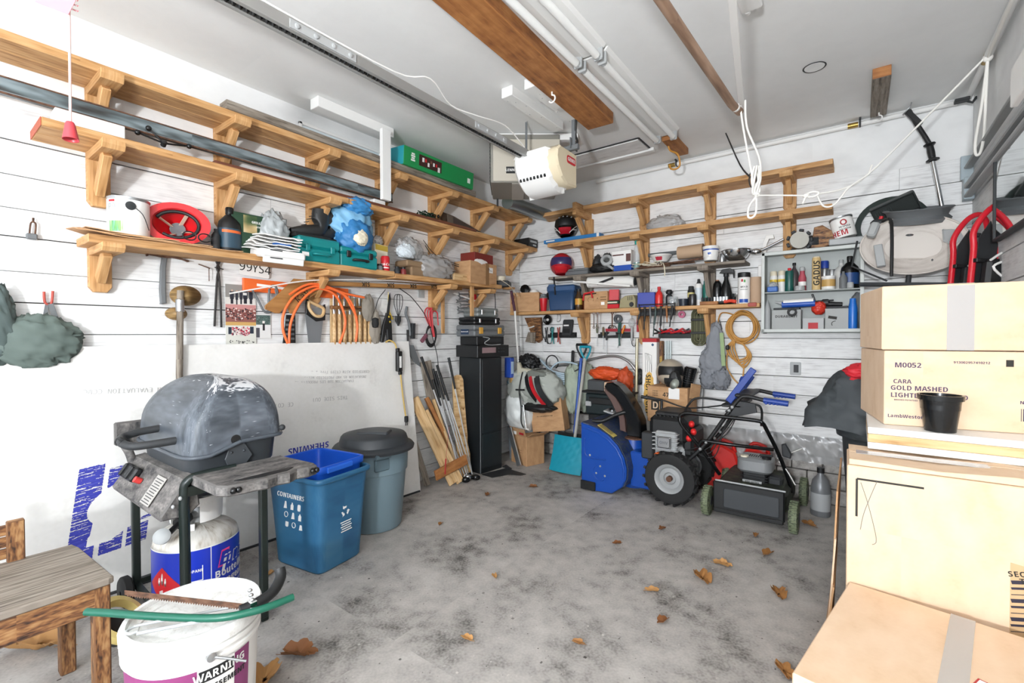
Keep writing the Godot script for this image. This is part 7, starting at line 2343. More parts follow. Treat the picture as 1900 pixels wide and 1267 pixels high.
	b.prism(lp2,0.022,Transform3D(Basis.from_euler(V(-0.1,1.25,0)),V(0.225,0.0,1.16)),0.004)
	t = solo("live_edge_board",b,M.rawwood,"pale live edged slab with a rounded top leaning on the black cabinet","board")
	for i in 4: b.ball(Transform3D(Basis.from_euler(V(-0.1,1.25,0)),V(0.225,0.0,1.16))*V([0.03,-0.03,0.02,0.01][i],0.28 + 0.16*i,0.023),V(0.008,0.01,0.004),8,6)
	part("knot",b,M.oldwood,t)
	b.prism(PA([W(0.3,1.0),W(0.36,0.72),W(0.62,0.76),W(0.6,0.82),W(0.5,0.86),W(0.44,1.02)]),0.004,T(V(0,0.004,0),V(90,0,0)))
	solo("floor_mat",b,M.dark,"torn dark mat on the floor in front of the black cabinet","mat")
	# the heap right of the cabinet
	b.box(V(0.22,0.93,0.48),V(0.08,0.2,0.06),0.006)
	t = solo("blue_packet",b,mat(C8("2c4fb0"),0.4),"blue and white packet standing right of the black cabinet","packet")
	b.box(V(0.262,0.93,0.485),V(0.002,0.12,0.04),0.0)
	part("label",b,mat(C8("b9cfe4"),0.5),t)
	b.lathe([W(0,0),W(0.13,0),W(0.15,0.3),W(0.155,0.31),W(0,0.31)],28,T(V(0.25,0.0,0.3)))
	solo("pale_bucket",b,mat(C8("93a0a8"),0.45),"pale blue grey pail under the white plastic bag in the corner","bucket")
	b = heap(V(0.28,0.5,0.36),V(0.17,0.23,0.15),91.0,0.2,1.8)
	solo("white_bag",b,mat(C8("dfe2e0"),0.35),"bulging white plastic bag in the corner heap","bag")
	b.tube(spline([V(0.36,0.42,0.4),V(0.3,0.38,0.43),V(0.2,0.43,0.42)],4),0.006,6)
	b.tube(spline([V(0.2,0.72,0.42),V(0.22,0.66,0.43),V(0.3,0.63,0.44),V(0.32,0.67,0.44),V(0.28,0.68,0.44)],4),0.004,6)
	solo("black_strap",b,M.black,"black straps round the white plastic bag","strap")
	t = thing("golf_bag","grey golf bag with black and red panels lying on the corner heap","golf bag",V(0.46,0.72,0.33))
	b = heap(V0,V(0.29,0.2,0.15),95.0,0.22,1.5)
	part("bag",b,mat(C8("a4a8a0"),0.6),t)
	b = heap(V(-0.15,0.0,0.09),V(0.14,0.18,0.07),97.0,0.25,1.6)
	part("pocket",b,mat(C8("b2b5ad"),0.6),t)
	for q in [[0.03,M.red,0.03],[0.09,M.dark,0.055],[-0.02,M.black,0.03]]:
		var g := []
		for i in 10:
			var s := i/9.0
			var p := V(q[0] - 0.07 + 0.17*s,0.15 - 0.3*s,0.1 + 0.075*sin(s*PI))
			g.append([p,p + V(q[2],0.02,0.0)])
		b.grid(g,0.01)
		part("panel_stripe",b,q[1],t)
	b = heap(V(0.04,-0.17,0.05),V(0.2,0.05,0.11),99.0,0.2,1.6)
	part("base",b,M.black,t)
	b = heap(V(0.02,0.14,0.02),V(0.18,0.06,0.1),101.0,0.25,2.0)
	part("collar",b,mat(C8("7c8079"),0.6),t)
	b.tube(spline([V(-0.1,0.17,0.12),V(-0.09,0.0,0.19),V(-0.06,-0.16,0.2),V(-0.06,-0.3,0.2),V(-0.03,-0.36,0.2)],5),0.007,6)
	b.tube([V(-0.13,0.0,0.19),V(-0.03,0.005,0.19)],0.009,6)
	part("strap",b,M.black,t)
	b = heap(V(0.2,0.76,0.38),V(0.07,0.06,0.06),103.0,0.25,2.0)
	solo("blue_cloth",b,mat(C8("5d7886"),0.75),"dull blue cloth tucked beside the golf bag","cloth")
	b = heap(V(0.76,0.72,0.14),V(0.1,0.24,0.1),105.0,0.25,1.8)
	t = solo("green_jacket",b,mat(C8("a3ad9c"),0.75),"grey green padded jacket hanging behind the shovels","jacket")
	b = heap(V(0.1,0.02,0.02),V(0.1,0.2,0.06),107.0,0.25,1.8)
	b = heap(V(0.88,0.74,0.12),V(0.1,0.24,0.08),107.0,0.25,1.8)
	part("sleeve",b,mat(C8("9aa293"),0.75),t)
	# hoses,spray gun,dark parts on top of the heap
	for k in 6:
		b.tube(spline([V(0.38 + 0.02*k,1.02 - 0.012*k,0.2),V(0.48 + 0.02*k,0.96 - 0.02*k,0.24),V(0.6,0.9 - 0.015*k,0.28),V(0.72,0.875 - 0.02*k,0.25)],5),0.009,8)
	b.tube(spline([V(0.55,0.9,0.26),V(0.64,0.98,0.25),V(0.75,0.985,0.2),V(0.83,0.96,0.16)],5),0.009,8)
	solo("pale_hose",b,mat(C8("a9bcc8"),0.4),"pale blue white hose coiled on top of the corner heap","hose")
	b.tube(arc(24,func(s): return V(0.56 + 0.07*cos(s*5.4 - 0.9),0.98 + 0.07*sin(s*5.4 - 0.9),0.22)),0.006,6)
	b.tube(spline([V(0.83,0.97,0.18),V(0.84,0.93,0.18),V(0.8,0.9,0.2)],4),0.006,6)
	solo("black_hose",b,M.black,"thin black hose looping above the corner heap","hose")
	t = thing("nail_gun","beige spray gun lying on top of the corner heap","tool",V(0.33,0.88,0.4))
	b.prism(PA([W(-0.05,-0.04),W(0.0,-0.05),W(0.02,0.0),W(0.1,0.0),W(0.1,0.035),W(0.0,0.05),W(-0.02,0.1),W(-0.05,0.1)]),0.05,T(V0,V(0,20,0)),0.008)
	part("body",b,mat(C8("b5b09c"),0.5),t)
	b.tube([V(0.1,0.01,0.0),V(0.24,0.035,-0.05)],0.02,10)
	part("barrel",b,M.black,t)
	b.ball(V(0.215,0.015,-0.02),V(0.025,0.02,0.02),10,8)
	part("orange_knob",b,mat(C8("d8502c"),0.4),t)
	b = heap(V(0.3,0.97,0.26),V(0.12,0.08,0.08),109.0,0.4,3.2)
	solo("dark_tackle",b,M.black,"dark tangle of gear behind the beige spray gun","gear")
	b.tube([V(0.23,0.85,0.44),V(0.24,0.78,0.44)],0.035,14)
	solo("tan_bottle",b,mat(C8("b08a4e"),0.5),"short tan plastic pot left of the beige spray gun","pot")
	b.bar(V(0.74,1.1,0.12),V(0.745,0.92,0.14),0.03,0.03,V(1,0,0),0.01)
	solo("black_nozzle",b,M.black,"black upright nozzle behind the jacket in the corner heap","nozzle")
	b.tube(spline([V(0.5,0.93,0.14),V(0.8,0.985,0.1),V(1.05,1.045,0.08),V(1.2,1.05,0.08),V(1.31,1.0,0.08),V(1.38,0.92,0.08)],5),0.013,10)
	solo("bent_pipe",b,M.steel,"long bent metal pipe arching behind the snow shovels","pipe")
	t = thing("golf_driver","golf club with a white lower shaft leaning out of the corner heap","golf club")
	b.tube([V(0.3,0.78,0.46),V(0.42,0.58,0.52)],0.007,8)
	b.tube([V(0.42,0.58,0.52),V(0.46,0.4,0.54),V(0.475,0.36,0.55)],0.0085,8)
	part("shaft",b,M.chrome,t)
	b.bar(V(0.465,0.362,0.55),V(0.505,0.355,0.55),0.012,0.014)
	part("head",b,M.white,t)
	t = carton("big_carton","large crushed brown cardboard box under the golf bag, printed CANADA",V(0.6,0.32,0.3),V(0.34,0.32,0.14),M.card,0.0,false)
	t.rotation = V(0,0.15,0.14)
	for q in [["BOX INSIDE",0.02,0.27],["BENEATH OK",0.02,0.245],["CANADA",0.02,0.19],["10 X 1 CAN CAPACITY ST. 1998",0.012,0.15]]:
		words(q[0],q[1],M.ink,t,T(V(-0.02,q[2],0.0715)))
	b.tube([V(-0.06,0.225,0.071),V(0.02,0.225,0.071),V(0.02,0.205,0.071),V(-0.06,0.205,0.071),V(-0.06,0.225,0.071)],0.0014,4)
	part("print_frame",b,M.ink,t)
	t = carton("open_carton","small worn cardboard box with white and red labels on the floor of the corner",V(0.4,0.0,0.42),V(0.25,0.28,0.22),M.card,-0.3,false)
	for k in 2:
		b.box(V(0,0.0,0),V(0.24,0.09,0.004) if k == 0 else V(0.004,0.1,0.21),0.001,T(V(0,0.31,0.12),V(18,0,0)) if k == 0 else T(V(0.155,0.295,0),V(0,0,-60)))
		part("flap",b,M.card,t)
	for k in 2:
		b.box(V(-0.06 + 0.12*k,0.312,0.1235),V(0.08 - 0.01*k,0.055 - 0.02*k,0.001),0.0,T(V0))
		part("label",b,[M.paper,M.redink][k],t)
	for k in 2: words("FRAGILE HANDLE WITH",0.011,M.card_edge,t,T(V(-0.01,0.14 - 0.02*k,0.1108),V(0,0,-3)))
	b.bar(V(0.28,0.35,0.56),V(0.43,0.01,0.6),0.02,0.05,V(1,0,0))
	t = solo("metal_channel",b,M.steel,"short bright metal channel leaning beside the black cabinet","channel")
	b.prism(PA([W(0,0),W(0.14,0.0),W(0.16,0.02),W(0.05,0.06)]),0.006,T(V(0.3,0.0,0.64),V(90,-30,0))*T(V(0,0,-0.01)))
	solo("spade_blade",b,M.dark,"dark metal blade lying on the floor beside the black cabinet","blade")
	# snow shovels
	for k in 2:
		t = thing("snow_shovel",["snow shovel with a blue shaft and black grip behind the teal one","teal snow shovel with a grey shaft and ribbed blade"][k],"shovel")
		var hx := 0.875 + 0.05*k
		var sm: Material = M.blue if k == 0 else mat(C8("a9a79f"),0.5)
		var gm: Material = M.black if k == 0 else mat(C8("1390a6"),0.35)
		var zb := 0.3 + 0.14*k
		b.tube([V(hx,1.03,0.2 + 0.02*k),V(hx - 0.02 + 0.03*k,0.28,zb)],0.015,10)
		part("shaft",b,sm,t)
		var gc := V(hx,1.1 - 0.02*k,0.19 + 0.02*k)
		b.tube([gc + V(-0.055,0.06,0),gc + V(0.055,0.06,0)],0.013,8)
		b.tube(spline([gc + V(-0.055,0.06,0),gc + V(-0.045,0.01,0),gc + V(0,-0.07,0)],4),0.01,8)
		b.tube(spline([gc + V(0.055,0.06,0),gc + V(0.045,0.01,0),gc + V(0,-0.07,0)],4),0.01,8)
		part("grip",b,gm,t)
		var g := []
		for i in 9:
			var row := []
			for j in 11:
				var s := i/8.0
				row.append(V(hx - 0.02 + lerpf(-0.16,0.16,j/10.0),0.02 + 0.31*s,zb + 0.02 + 0.1*pow(1 - s,1.5) + 0.02*cos((j/10.0 - 0.5)*2.4) + (0.006 if (j + i) % 3 == 0 and i > 0 and i < 8 else 0.0)))
			g.append(row)
		b.grid(g,0.006)
		part("blade",b,gm,t)
	# stuff behind the blower
	t = thing("dark_tool_chest","dark green black plastic tool chest behind the snow blower","tool chest",V(1.18,0.52,0.2))
	b.box(V(0,0.1,0),V(0.42,0.2,0.2),0.016)
	part("body",b,mat(C8("1f2a2c"),0.4),t)
	b.box(V(0,0.21,0.02),V(0.46,0.02,0.22),0.004)
	b.box(V(0,0.13,0.105),V(0.34,0.06,0.02),0.006)
	part("lid",b,M.black,t)
	b.box(V(-0.17,0.1,0.11),V(0.06,0.045,0.02),0.008)
	part("latch",b,M.ltgrey,t)
	b.box(V(1.18,0.26,0.16),V(0.4,0.52,0.2),0.01)
	solo("dark_crate",b,M.black,"dark crate under the tool chest behind the snow blower","crate")
	b.box(V(1.06,0.785,0.2),V(0.17,0.1,0.14),0.01,T(V0))
	solo("grey_bin",b,mat(C8("45484a"),0.5),"grey plastic bin on the tool chest","bin")
	carton("beige_carton","beige cardboard box on the tool chest beside the grey bin",V(1.22,0.735,0.2),V(0.16,0.085,0.12),M.card_pale,0.1,false)
	b = heap(V(1.12,0.895,0.18),V(0.15,0.06,0.08),111.0,0.3,2.0)
	t = solo("orange_cloth",b,mat(C8("d8511f"),0.6),"bright orange garment thrown over the boxes behind the snow blower","garment")
	b = heap(V(1.31,0.82,0.18),V(0.07,0.13,0.07),113.0,0.3,2.0)
	part("fold",b,mat(C8("c04a20"),0.6),t)
	b = heap(V(1.4,0.87,0.06),V(0.04,0.07,0.04),115.0,0.2,2.0)
	solo("dark_pouch",b,M.dark,"dark pouch hung between the pole and the light carton","pouch")
	b.tube([V(1.4,1.22,0.12),V(1.395,0.3,0.14)],0.0125,10)
	solo("metal_pole",b,mat(C8("cfc6a4"),0.3,0.5),"pale metal pole standing upright before the back wall","pole")
	t = thing("light_carton","tall white carton lettered SHOP LIGHT standing against the back wall","carton",V(1.51,0.3,0.07))
	b.box(V(0,0.46,0),V(0.13,0.92,0.08),0.003)
	part("carton",b,M.paper,t)
	b.box(V(0,0.905,0.0005),V(0.131,0.035,0.081),0.002)
	part("red_band",b,M.redink,t)
	var sp := PackedVector2Array()
	for i in 32: sp.append(W(cos(TAU*i/32)*(0.045 if i % 2 else 0.053),sin(TAU*i/32)*(0.2 if i % 2 else 0.21)))
	b.prism(sp,0.001,T(V(0,0.42,0.0402)))
	part("burst_print",b,mat(C8("e0b35c"),0.6),t)
	words("SHOP LIGHT",0.062,M.ink,t,T(V(-0.01,0.42,0.0415),V(0,0,-90)))
	words("ENERGY",0.022,M.ink,t,T(V(0.028,0.47,0.0415),V(0,0,-90)))
	for k in 4: b.tube([V(-0.035 + 0.018*k,0.62,0.0405),V(-0.035 + 0.018*k,0.74 - 0.02*k,0.0405),V(-0.04 + 0.01*k,0.79,0.0405)],0.0012,4)
	b.tube([V(-0.04,0.79,0.0405),V(0.02,0.77,0.0405),V(0.022,0.62,0.0405)],0.0012,4)
	part("lamp_drawing",b,M.ink,t)
	b.prism(PA([W(0.014,0),W(0,0.014),W(-0.014,0),W(0,-0.014)]),0.001,T(V(0.03,0.865,0.0402)))
	part("diamond_print",b,mat(C8("2c4a6a"),0.5),t)
	b.box(V(1.6,0.75,0.05),V(0.03,0.9,0.04),0.003)
	t = solo("lumber_strip",b,M.oldwood,"dark lettered strip of lumber beside the light carton","strip")
	words("LUMBER",0.03,M.yellow,t,T(V(1.6,1.0,0.0705),V(0,0,-90)))
	for k in 3: b.tube([V(1.635 + 0.02*k,1.2,0.04),V(1.635 + 0.02*k,0.3,0.06)],0.008,8)
	solo("white_tubes",b,mat(C8("ccd8d8"),0.35),"bundle of thin white tubes right of the lettered lumber","tubes")
	t = carton("equipment_carton","brown cardboard box marked D and 47 holding a goalie helmet",V(1.74,0.52,0.2),V(0.34,0.3,0.22),M.card,-0.06,false,)
	words("47",0.05,M.ink,t,T(V(-0.01,0.235,0.1105)))
	b.box(V(-0.1,0.14,0.1108),V(0.07,0.08,0.001),0.0)
	var dp := part("black_square",b,M.ink,t)
	words("D",0.08,M.card_pale,dp,T(V(-0.1,0.14,0.1115)))
	for k in 3: words("STATES",0.014,M.ink,t,T(V(-0.1,0.26 - 0.018*k,0.1105)))
	b.box(V(0.06,0.25,0.112),V(0.09,0.09,0.002),0.0,T(V0))
	part("white_paper",b,M.paper,t)
	b.box(V0,V(0.12,0.12,0.004),0.001,T(V(0.2,0.27,0.02),V(0,70,-10)))
	b.box(V(0.05,0.06,0.112),V(0.16,0.04,0.002),0.0)
	part("flap",b,M.card,t)
	carton("under_carton","dark plastic tote under the box marked D",V(1.74,0.0,0.16),V(0.34,0.515,0.2),M.dark,0.0,false)
	t = helmet("white goalie style helmet sitting in the box marked D",V(1.71,0.81,0.16),0.4,mat(C8("b3a794"),0.4),M.black,M.dark)
	t = thing("hockey_pads","black hockey shin pads with a white oval sticking out of the box","pads",V(1.78,0.82,0.27))
	b = heap(V(0.0,0.04,0),V(0.06,0.1,0.04),121.0,0.15,1.5)
	part("pad",b,M.black,t)
	b.ball(V(0.0,0.03,0.04),V(0.035,0.05,0.012),16,8,T(V0,V(0,0,-30)))
	part("oval",b,mat(C8("b9bfb4"),0.5),t)
	b.lathe([W(0.035,-0.08),W(0.045,0.02),W(0.05,0.1),W(0.04,0.11),W(0,0.11)],16,T(V(0.1,0.06,-0.05),V(0,0,-12)))
	part("shin_guard",b,M.black_gloss,t)
	for i in 6: b.tube(arc(10,func(s): return T(V(0.1,0.06,-0.05),V(0,0,-12))*V((0.0415 + 0.001*i)*cos(s*TAU),-0.02 + 0.018*i,(0.0415 + 0.001*i)*sin(s*TAU))),0.003,5,false)
	part("rib",b,M.dark,t)
# ---------------------------------------------------------------- snow blower and lawn mower
func tyre(par: Node3D,c: Vector3,r: float,w: float,m: Material,hubm: Material,lugs: int,called := "wheel") -> void:
	var xf := T(c,V(90,0,0))
	b.lathe([W(r*0.55,-w*0.42),W(r*0.8,-w*0.5),W(r*0.95,-w*0.42),W(r,-w*0.2),W(r,w*0.2),W(r*0.95,w*0.42),W(r*0.8,w*0.5),W(r*0.55,w*0.42)],36,xf)
	for k in lugs:
		var a := TAU*k/lugs
		for s in [-1,1]:
			b.box(V0,V(r*0.09,w*0.5,r*0.1),0.002,xf*T(V0,V(0,rad_to_deg(a) + s*180.0/lugs*0.5,0))*T(V(r*1.0,s*w*0.24,0),V(24*s,0,0)))
	var o := part(called,b,m,par)
	b.lathe([W(0,w*0.2),W(r*0.2,w*0.2),W(r*0.24,w*0.3),W(r*0.4,w*0.26),W(r*0.45,w*0.4),W(r*0.56,w*0.46),W(r*0.58,w*0.4),W(r*0.58,-w*0.4)],28,xf)
	part("rim",b,hubm,o)
	b.tube([c,c + V(0,0,w*0.46)],r*0.11,12)
	part("axle",b,M.rust,o)
func build_machines() -> void:
	var t: Node3D
	var bm := mat(C8("16479e"),0.3)
	var dk := texm(noisy(128,128,[C8("1c3f86"),C8("23365c"),C8("4a5058"),C8("2b4378")],[[0.03,0.06,0.6,3],[0.2,0.1,0.2,2]],201,1.2),0.35,V(3,3,1))
	t = thing("snow_blower","blue two stage snow blower with a black chute and blue hand grips","snow blower")
	var prof := PA([W(1.2,0.54),W(1.25,0.532),W(1.35,0.51),W(1.44,0.465),W(1.52,0.395),W(1.57,0.31),W(1.592,0.22),W(1.587,0.145),W(1.555,0.08),W(1.47,0.015),W(1.33,0.008),W(1.29,0.05),W(1.205,0.055)])
	for z in [0.79,0.22]:
		b.prism(prof,0.022,T(V(0,0,z)),0.008)
		var sp := part("side_plate",b,bm,t)
		if z > 0.5:
			var e := []
			for i in 8: e.append(V(lerpf(prof[i].x,1.4,0.1),lerpf(prof[i].y,0.2,0.1),0.812))
			b.tube(e,0.008,8)
			part("pressed_rib",b,bm,sp)
			b.tube(spline([V(1.24,0.42,0.81),V(1.24,0.3,0.812),V(1.3,0.27,0.812),V(1.42,0.275,0.812)],5),0.007,8)
			part("pressed_rib",b,bm,sp)
			b.tube(arc(12,func(s): return V(1.37 + 0.055*cos(2.2 + s*3.2),0.16 + 0.06*sin(2.2 + s*3.2),0.811)),0.006,8)
			part("pressed_rib",b,bm,sp)
			for p in [V(1.375,0.215,0.815),V(1.34,0.155,0.815),V(1.415,0.145,0.815),V(1.285,0.29,0.815)]:
				b.ball(p,V(0.009,0.009,0.006),8,6)
				part("bolt",b,M.ltgrey,sp)
			b.box(V(1.27,0.045,0.82),V(0.13,0.07,0.016),0.012)
			part("skid_shoe",b,M.black,sp)
	var g := []
	for i in range(0,9):
		g.append([V(prof[i].x,prof[i].y,0.24),V(prof[i].x,prof[i].y,0.79)])
	b.grid(g,0.006)
	part("auger_housing",b,dk,t)
	var ax := []
	for i in 60: ax.append(V(1.36 + 0.12*cos(i*0.42),0.2 + 0.12*sin(i*0.42),0.25 + i*0.009))
	b.tube(ax,0.014,6)
	b.tube([V(1.36,0.2,0.24),V(1.36,0.2,0.79)],0.018,8)
	part("auger",b,M.rust,t)
	b.box(Vector3.ZERO,V(0.16,0.004,0.07),0.001,T(V(1.41,0.495,0.76),V(0,0,-30)))
	var yl := part("warning_label",b,mat(C8("cbb863"),0.5),t)
	for i in 3:
		b.box(V(-0.01,0.0025,-0.02 + 0.02*i),V(0.12,0.001,0.006),0.0,T(V(1.41,0.495,0.76),V(0,0,-30)))
		part("print",b,M.dark,yl)
	b.lathe([W(0,0.02),W(0.085,0.02),W(0.085,0.4),W(0.08,0.42),W(0,0.42)],26,T(V(1.535,0,0.52)))
	part("impeller_housing",b,bm,t)
	b.lathe([W(0.05,0.41),W(0.108,0.412),W(0.11,0.425),W(0.06,0.432)],26,T(V(1.54,0,0.52)))
	part("chute_ring",b,M.rust,t)
	b.prism(PA([W(1.625,0.43),W(1.615,0.557),W(1.575,0.65),W(1.5,0.765),W(1.43,0.835),W(1.377,0.862),W(1.325,0.855),W(1.303,0.823),W(1.325,0.79),W(1.4,0.74),W(1.46,0.66),W(1.495,0.56),W(1.505,0.43)]),0.15,T(V(0,0,0.45)),0.012,true)
	var ch := part("chute",b,M.black_gloss,t)
	b.prism(PA([W(1.3,0.81),W(1.39,0.75),W(1.45,0.66),W(1.48,0.57),W(1.49,0.46),W(1.44,0.47),W(1.43,0.57),W(1.36,0.7),W(1.3,0.78)]),0.12,T(V(0,0,0.465)),0.004)
	part("chute_lining",b,mat(C8("5d4640"),0.6),ch)
	b.tube(spline([V(1.25,0.545,0.7),V(1.33,0.55,0.68),V(1.42,0.6,0.62),V(1.5,0.63,0.58)],4),0.016,8)
	part("chute_crank",b,M.black,t)
	b.box(V(1.67,0.2,0.52),V(0.2,0.28,0.34),0.01)
	part("gear_frame",b,bm,t)
	# engine
	b.box(V(1.85,0.35,0.5),V(0.26,0.14,0.34),0.02)
	part("crankcase",b,M.ltgrey,t)
	b.box(V(1.86,0.54,0.5),V(0.28,0.2,0.36),0.03)
	b.box(V(1.85,0.65,0.5),V(0.2,0.04,0.28),0.016)
	for i in 7: b.box(V(1.78 + 0.03*i,0.645,0.68),V(0.012,0.012,0.02),0.002)
	part("engine_cover",b,M.black,t)
	b.box(V(1.86,0.46,0.7),V(0.16,0.15,0.05),0.012)
	for i in 5: b.box(V(1.86,0.4 + 0.03*i,0.715),V(0.19,0.006,0.05),0.001)
	part("cylinder_head",b,M.ltgrey,t)
	b.prism(round_rect(0.1,0.085,0.02),0.03,T(V(1.86,0.46,0.735)),0.008)
	var vc := part("valve_cover",b,M.steel,t)
	words("OHV",0.03,M.grey,vc,T(V(1.86,0.46,0.766)))
	for p in [V(1.815,0.497,0.755),V(1.905,0.497,0.755),V(1.815,0.424,0.755),V(1.905,0.424,0.755),V(1.98,0.58,0.68)]:
		b.ball(p,V(0.008,0.008,0.006),8,6)
		part("bolt",b,M.chrome,t)
	b.box(V(1.72,0.41,0.68),V(0.09,0.2,0.09),0.008)
	part("belt_cover",b,M.dark,t)
	b.tube([V(1.8,0.35,0.7),V(1.8,0.35,0.735)],0.022,12)
	part("oil_cap",b,M.orange,t)
	for p in [V(2.03,0.6,0.66),V(2.05,0.55,0.68),V(2.02,0.5,0.69)]:
		b.ball(p,V(0.022,0.026,0.016),10,8)
		part("red_knob",b,mat(C8("e02c2c"),0.35),t)
	b.box(V(2.0,0.45,0.5),V(0.08,0.2,0.3),0.02)
	part("fuel_tank",b,M.black,t)
	tyre(t,V(1.9,0.198,0.71),0.19,0.13,M.rubber,mat(C8("9a9c9c"),0.4),18)
	tyre(t,V(1.9,0.198,0.24),0.19,0.13,M.rubber,mat(C8("9a9c9c"),0.4),18)
	# handles
	for z in [0.68,0.26]:
		b.tube(spline([V(1.98,0.3,z),V(2.13,0.47,z),V(2.25,0.66,z),V(2.34,0.8,z),V(2.39,0.835,z),V(2.5,0.818,z)],5),0.014,10)
		var hd := part("handle_bar",b,M.black,t)
		var gp := []
		for i in 16: gp.append(V(2.5 + 0.0095*i,0.818 - 0.0008*i,z))
		b.tube(gp,0.019,10)
		for i in 6: b.ball(V(2.515 + 0.022*i,0.8,z),V(0.011,0.01,0.018),8,6)
		part("grip",b,mat(C8("1d3f94"),0.4),hd)
		for p in [V(2.1,0.435,z + 0.015),V(2.14,0.49,z + 0.015),V(2.29,0.73,z + 0.015),V(2.31,0.755,z + 0.015)]:
			b.ball(p,V(0.012,0.012,0.008),8,6)
			part("bolt",b,M.ltgrey,hd)
	b.box(V(2.3,0.76,0.47),V(0.13,0.02,0.42),0.006,T(V0))
	b.box(V(2.37,0.835,0.47),V(0.1,0.025,0.4),0.01)
	part("dash_panel",b,M.black,t)
	b.prism(PA([W(2.26,0.72),W(2.3,0.68),W(2.46,0.73),W(2.45,0.79),W(2.34,0.8)]),0.02,T(V(0,0,0.66)),0.003)
	part("lever_plate",b,M.dark,t)
	for q in [[V(2.27,0.78,0.62),V(2.43,1.02,0.62)],[V(2.25,0.76,0.32),V(2.37,0.95,0.32)]]:
		b.bar(q[0],q[1],0.045,0.014,V(0,0,1),0.005)
		part("drive_lever",b,mat(C8("1d3f94"),0.35),t)
	b.lathe([W(0,-0.03),W(0.02,-0.03),W(0.024,0.02),W(0.012,0.05),W(0,0.052)],12,T(V(2.33,0.9,0.45)))
	part("speed_knob",b,mat(C8("1d3f94"),0.35),t)
	for k in 4: b.tube(spline([V(1.98 + 0.02*k,0.4,0.66),V(2.1 + 0.03*k,0.45 - 0.02*k,0.66),V(2.26,0.55 + 0.03*k,0.62),V(2.34,0.74,0.6 - 0.06*k)],5),0.004,6)
	b.tube(spline([V(1.62,0.75,0.45),V(1.75,0.72,0.42),V(1.95,0.68,0.42),V(2.25,0.74,0.45)],5),0.006,6)
	part("control_cable",b,M.black,t)
	b.tube([V(1.56,0.74,0.43),V(1.72,0.72,0.4),V(1.72,0.55,0.4)],0.014,8)
	part("chute_bracket",b,M.black,t)
	# tray and sockets lying on the blower housing
	t = thing("socket_tray","open grey tray of chrome wrenches lying on the snow blower housing","tray",V(1.36,0.575,0.42),0.1)
	t.rotation.z = -0.2
	b.box(V0,V(0.24,0.016,0.14),0.006)
	part("tray",b,M.ltgrey,t)
	for i in 7:
		b.tube([V(-0.09 + 0.03*i,0.014,-0.05),V(-0.08 + 0.03*i,0.018,0.05)],0.008,8)
		part("socket",b,M.chrome if i % 2 else M.dark,t)
	# mower
	t = thing("lawn_mower","black push mower with green stained wheels and a folded tubular handle","lawn mower")
	var gm := texm(noisy(128,64,[C8("2c3024"),C8("57604a"),C8("7d8668"),C8("4a5240")],[[0.05,0.08,0.6,3]],211,1.2),0.7,V(4,4,1))
	b.prism(round_rect(0.44,0.6,0.08),0.16,T(V(2.42,0.07,0.44),V(-90,0,0)),0.03,true)
	part("deck",b,texm(noisy(64,64,[C8("161816"),C8("2a3022"),C8("454c34")],[[0.06,0.06,0.6,3]],213,1.2),0.6,V(4,4,1)),t)
	b.box(V(2.42,0.15,0.755),V(0.43,0.2,0.03),0.012,T(V0))
	b.box(V(2.42,0.055,0.77),V(0.42,0.03,0.02),0.006)
	var fp := part("front_panel",b,M.black,t)
	b.prism(round_rect(0.33,0.13,0.012),0.008,T(V(2.44,0.145,0.768)),0.003)
	part("plate",b,mat(C8("3a3d40"),0.5),fp)
	b.tube([V(2.22,0.255,0.765),V(2.64,0.255,0.765)],0.006,6)
	part("hinge_rod",b,M.ltgrey,fp)
	for p in [V(2.165,0.1,0.75),V(2.685,0.1,0.75),V(2.165,0.1,0.15),V(2.69,0.1,0.15)]:
		b.lathe([W(0.02,-0.026),W(0.08,-0.026),W(0.095,-0.02),W(0.097,0.0),W(0.095,0.02),W(0.08,0.026),W(0.02,0.026)],28,T(p,V(0,0,90)))
		for k in 20: b.box(V(0.0,0,0),V(0.006,0.046,0.012),0.001,T(p,V(0,0,90))*T(V0,V(0,18.0*k,0))*T(V(0.0975,0,0)))
		var w := part("wheel",b,gm,t)
		b.lathe([W(0,-0.03),W(0.03,-0.03),W(0.035,-0.02),W(0.075,-0.022),W(0.075,0.022),W(0.035,0.02),W(0.03,0.03),W(0,0.03)],20,T(p,V(0,0,90)))
		part("hub",b,M.dark,w)
	b.box(V(2.43,0.24,0.5),V(0.15,0.12,0.17),0.01)
	for i in 5: b.box(V(2.43,0.2 + 0.018*i,0.5),V(0.17,0.005,0.19),0.001)
	part("engine_block",b,M.black,t)
	b.box(V(2.42,0.235,0.6),V(0.12,0.022,0.004),0.001)
	var lb := part("engine_label",b,M.ltgrey,t)
	words("650 series",0.018,M.ink,lb,T(V(2.42,0.235,0.603)))
	b.prism(round_rect(0.22,0.22,0.05),0.1,T(V(2.43,0.295,0.5),V(-90,0,0)),0.018,true)
	part("shroud",b,mat(C8("8d8f90"),0.35,0.3),t)
	for r in 5:
		for c in 6: b.ball(V(2.39 + 0.014*c,0.3955,0.47 + 0.014*r),V(0.004,0.002,0.004),6,4)
	part("vent_holes",b,M.black,t).set_meta("kind","stuff")
	b.lathe([W(0,0),W(0.026,0),W(0.026,0.022),W(0,0.025)],14,T(V(2.365,0.385,0.56)))
	part("fuel_cap",b,M.cream,t)
	b.lathe([W(0,0),W(0.03,0),W(0.032,0.02),W(0,0.022)],14,T(V(2.5,0.392,0.54)))
	b.bar(V(2.46,0.418,0.55),V(2.54,0.418,0.53),0.016,0.014)
	part("oil_filler",b,M.black,t)
	b.box(V(2.55,0.24,0.5),V(0.09,0.07,0.1),0.014)
	part("air_filter",b,M.dark,t)
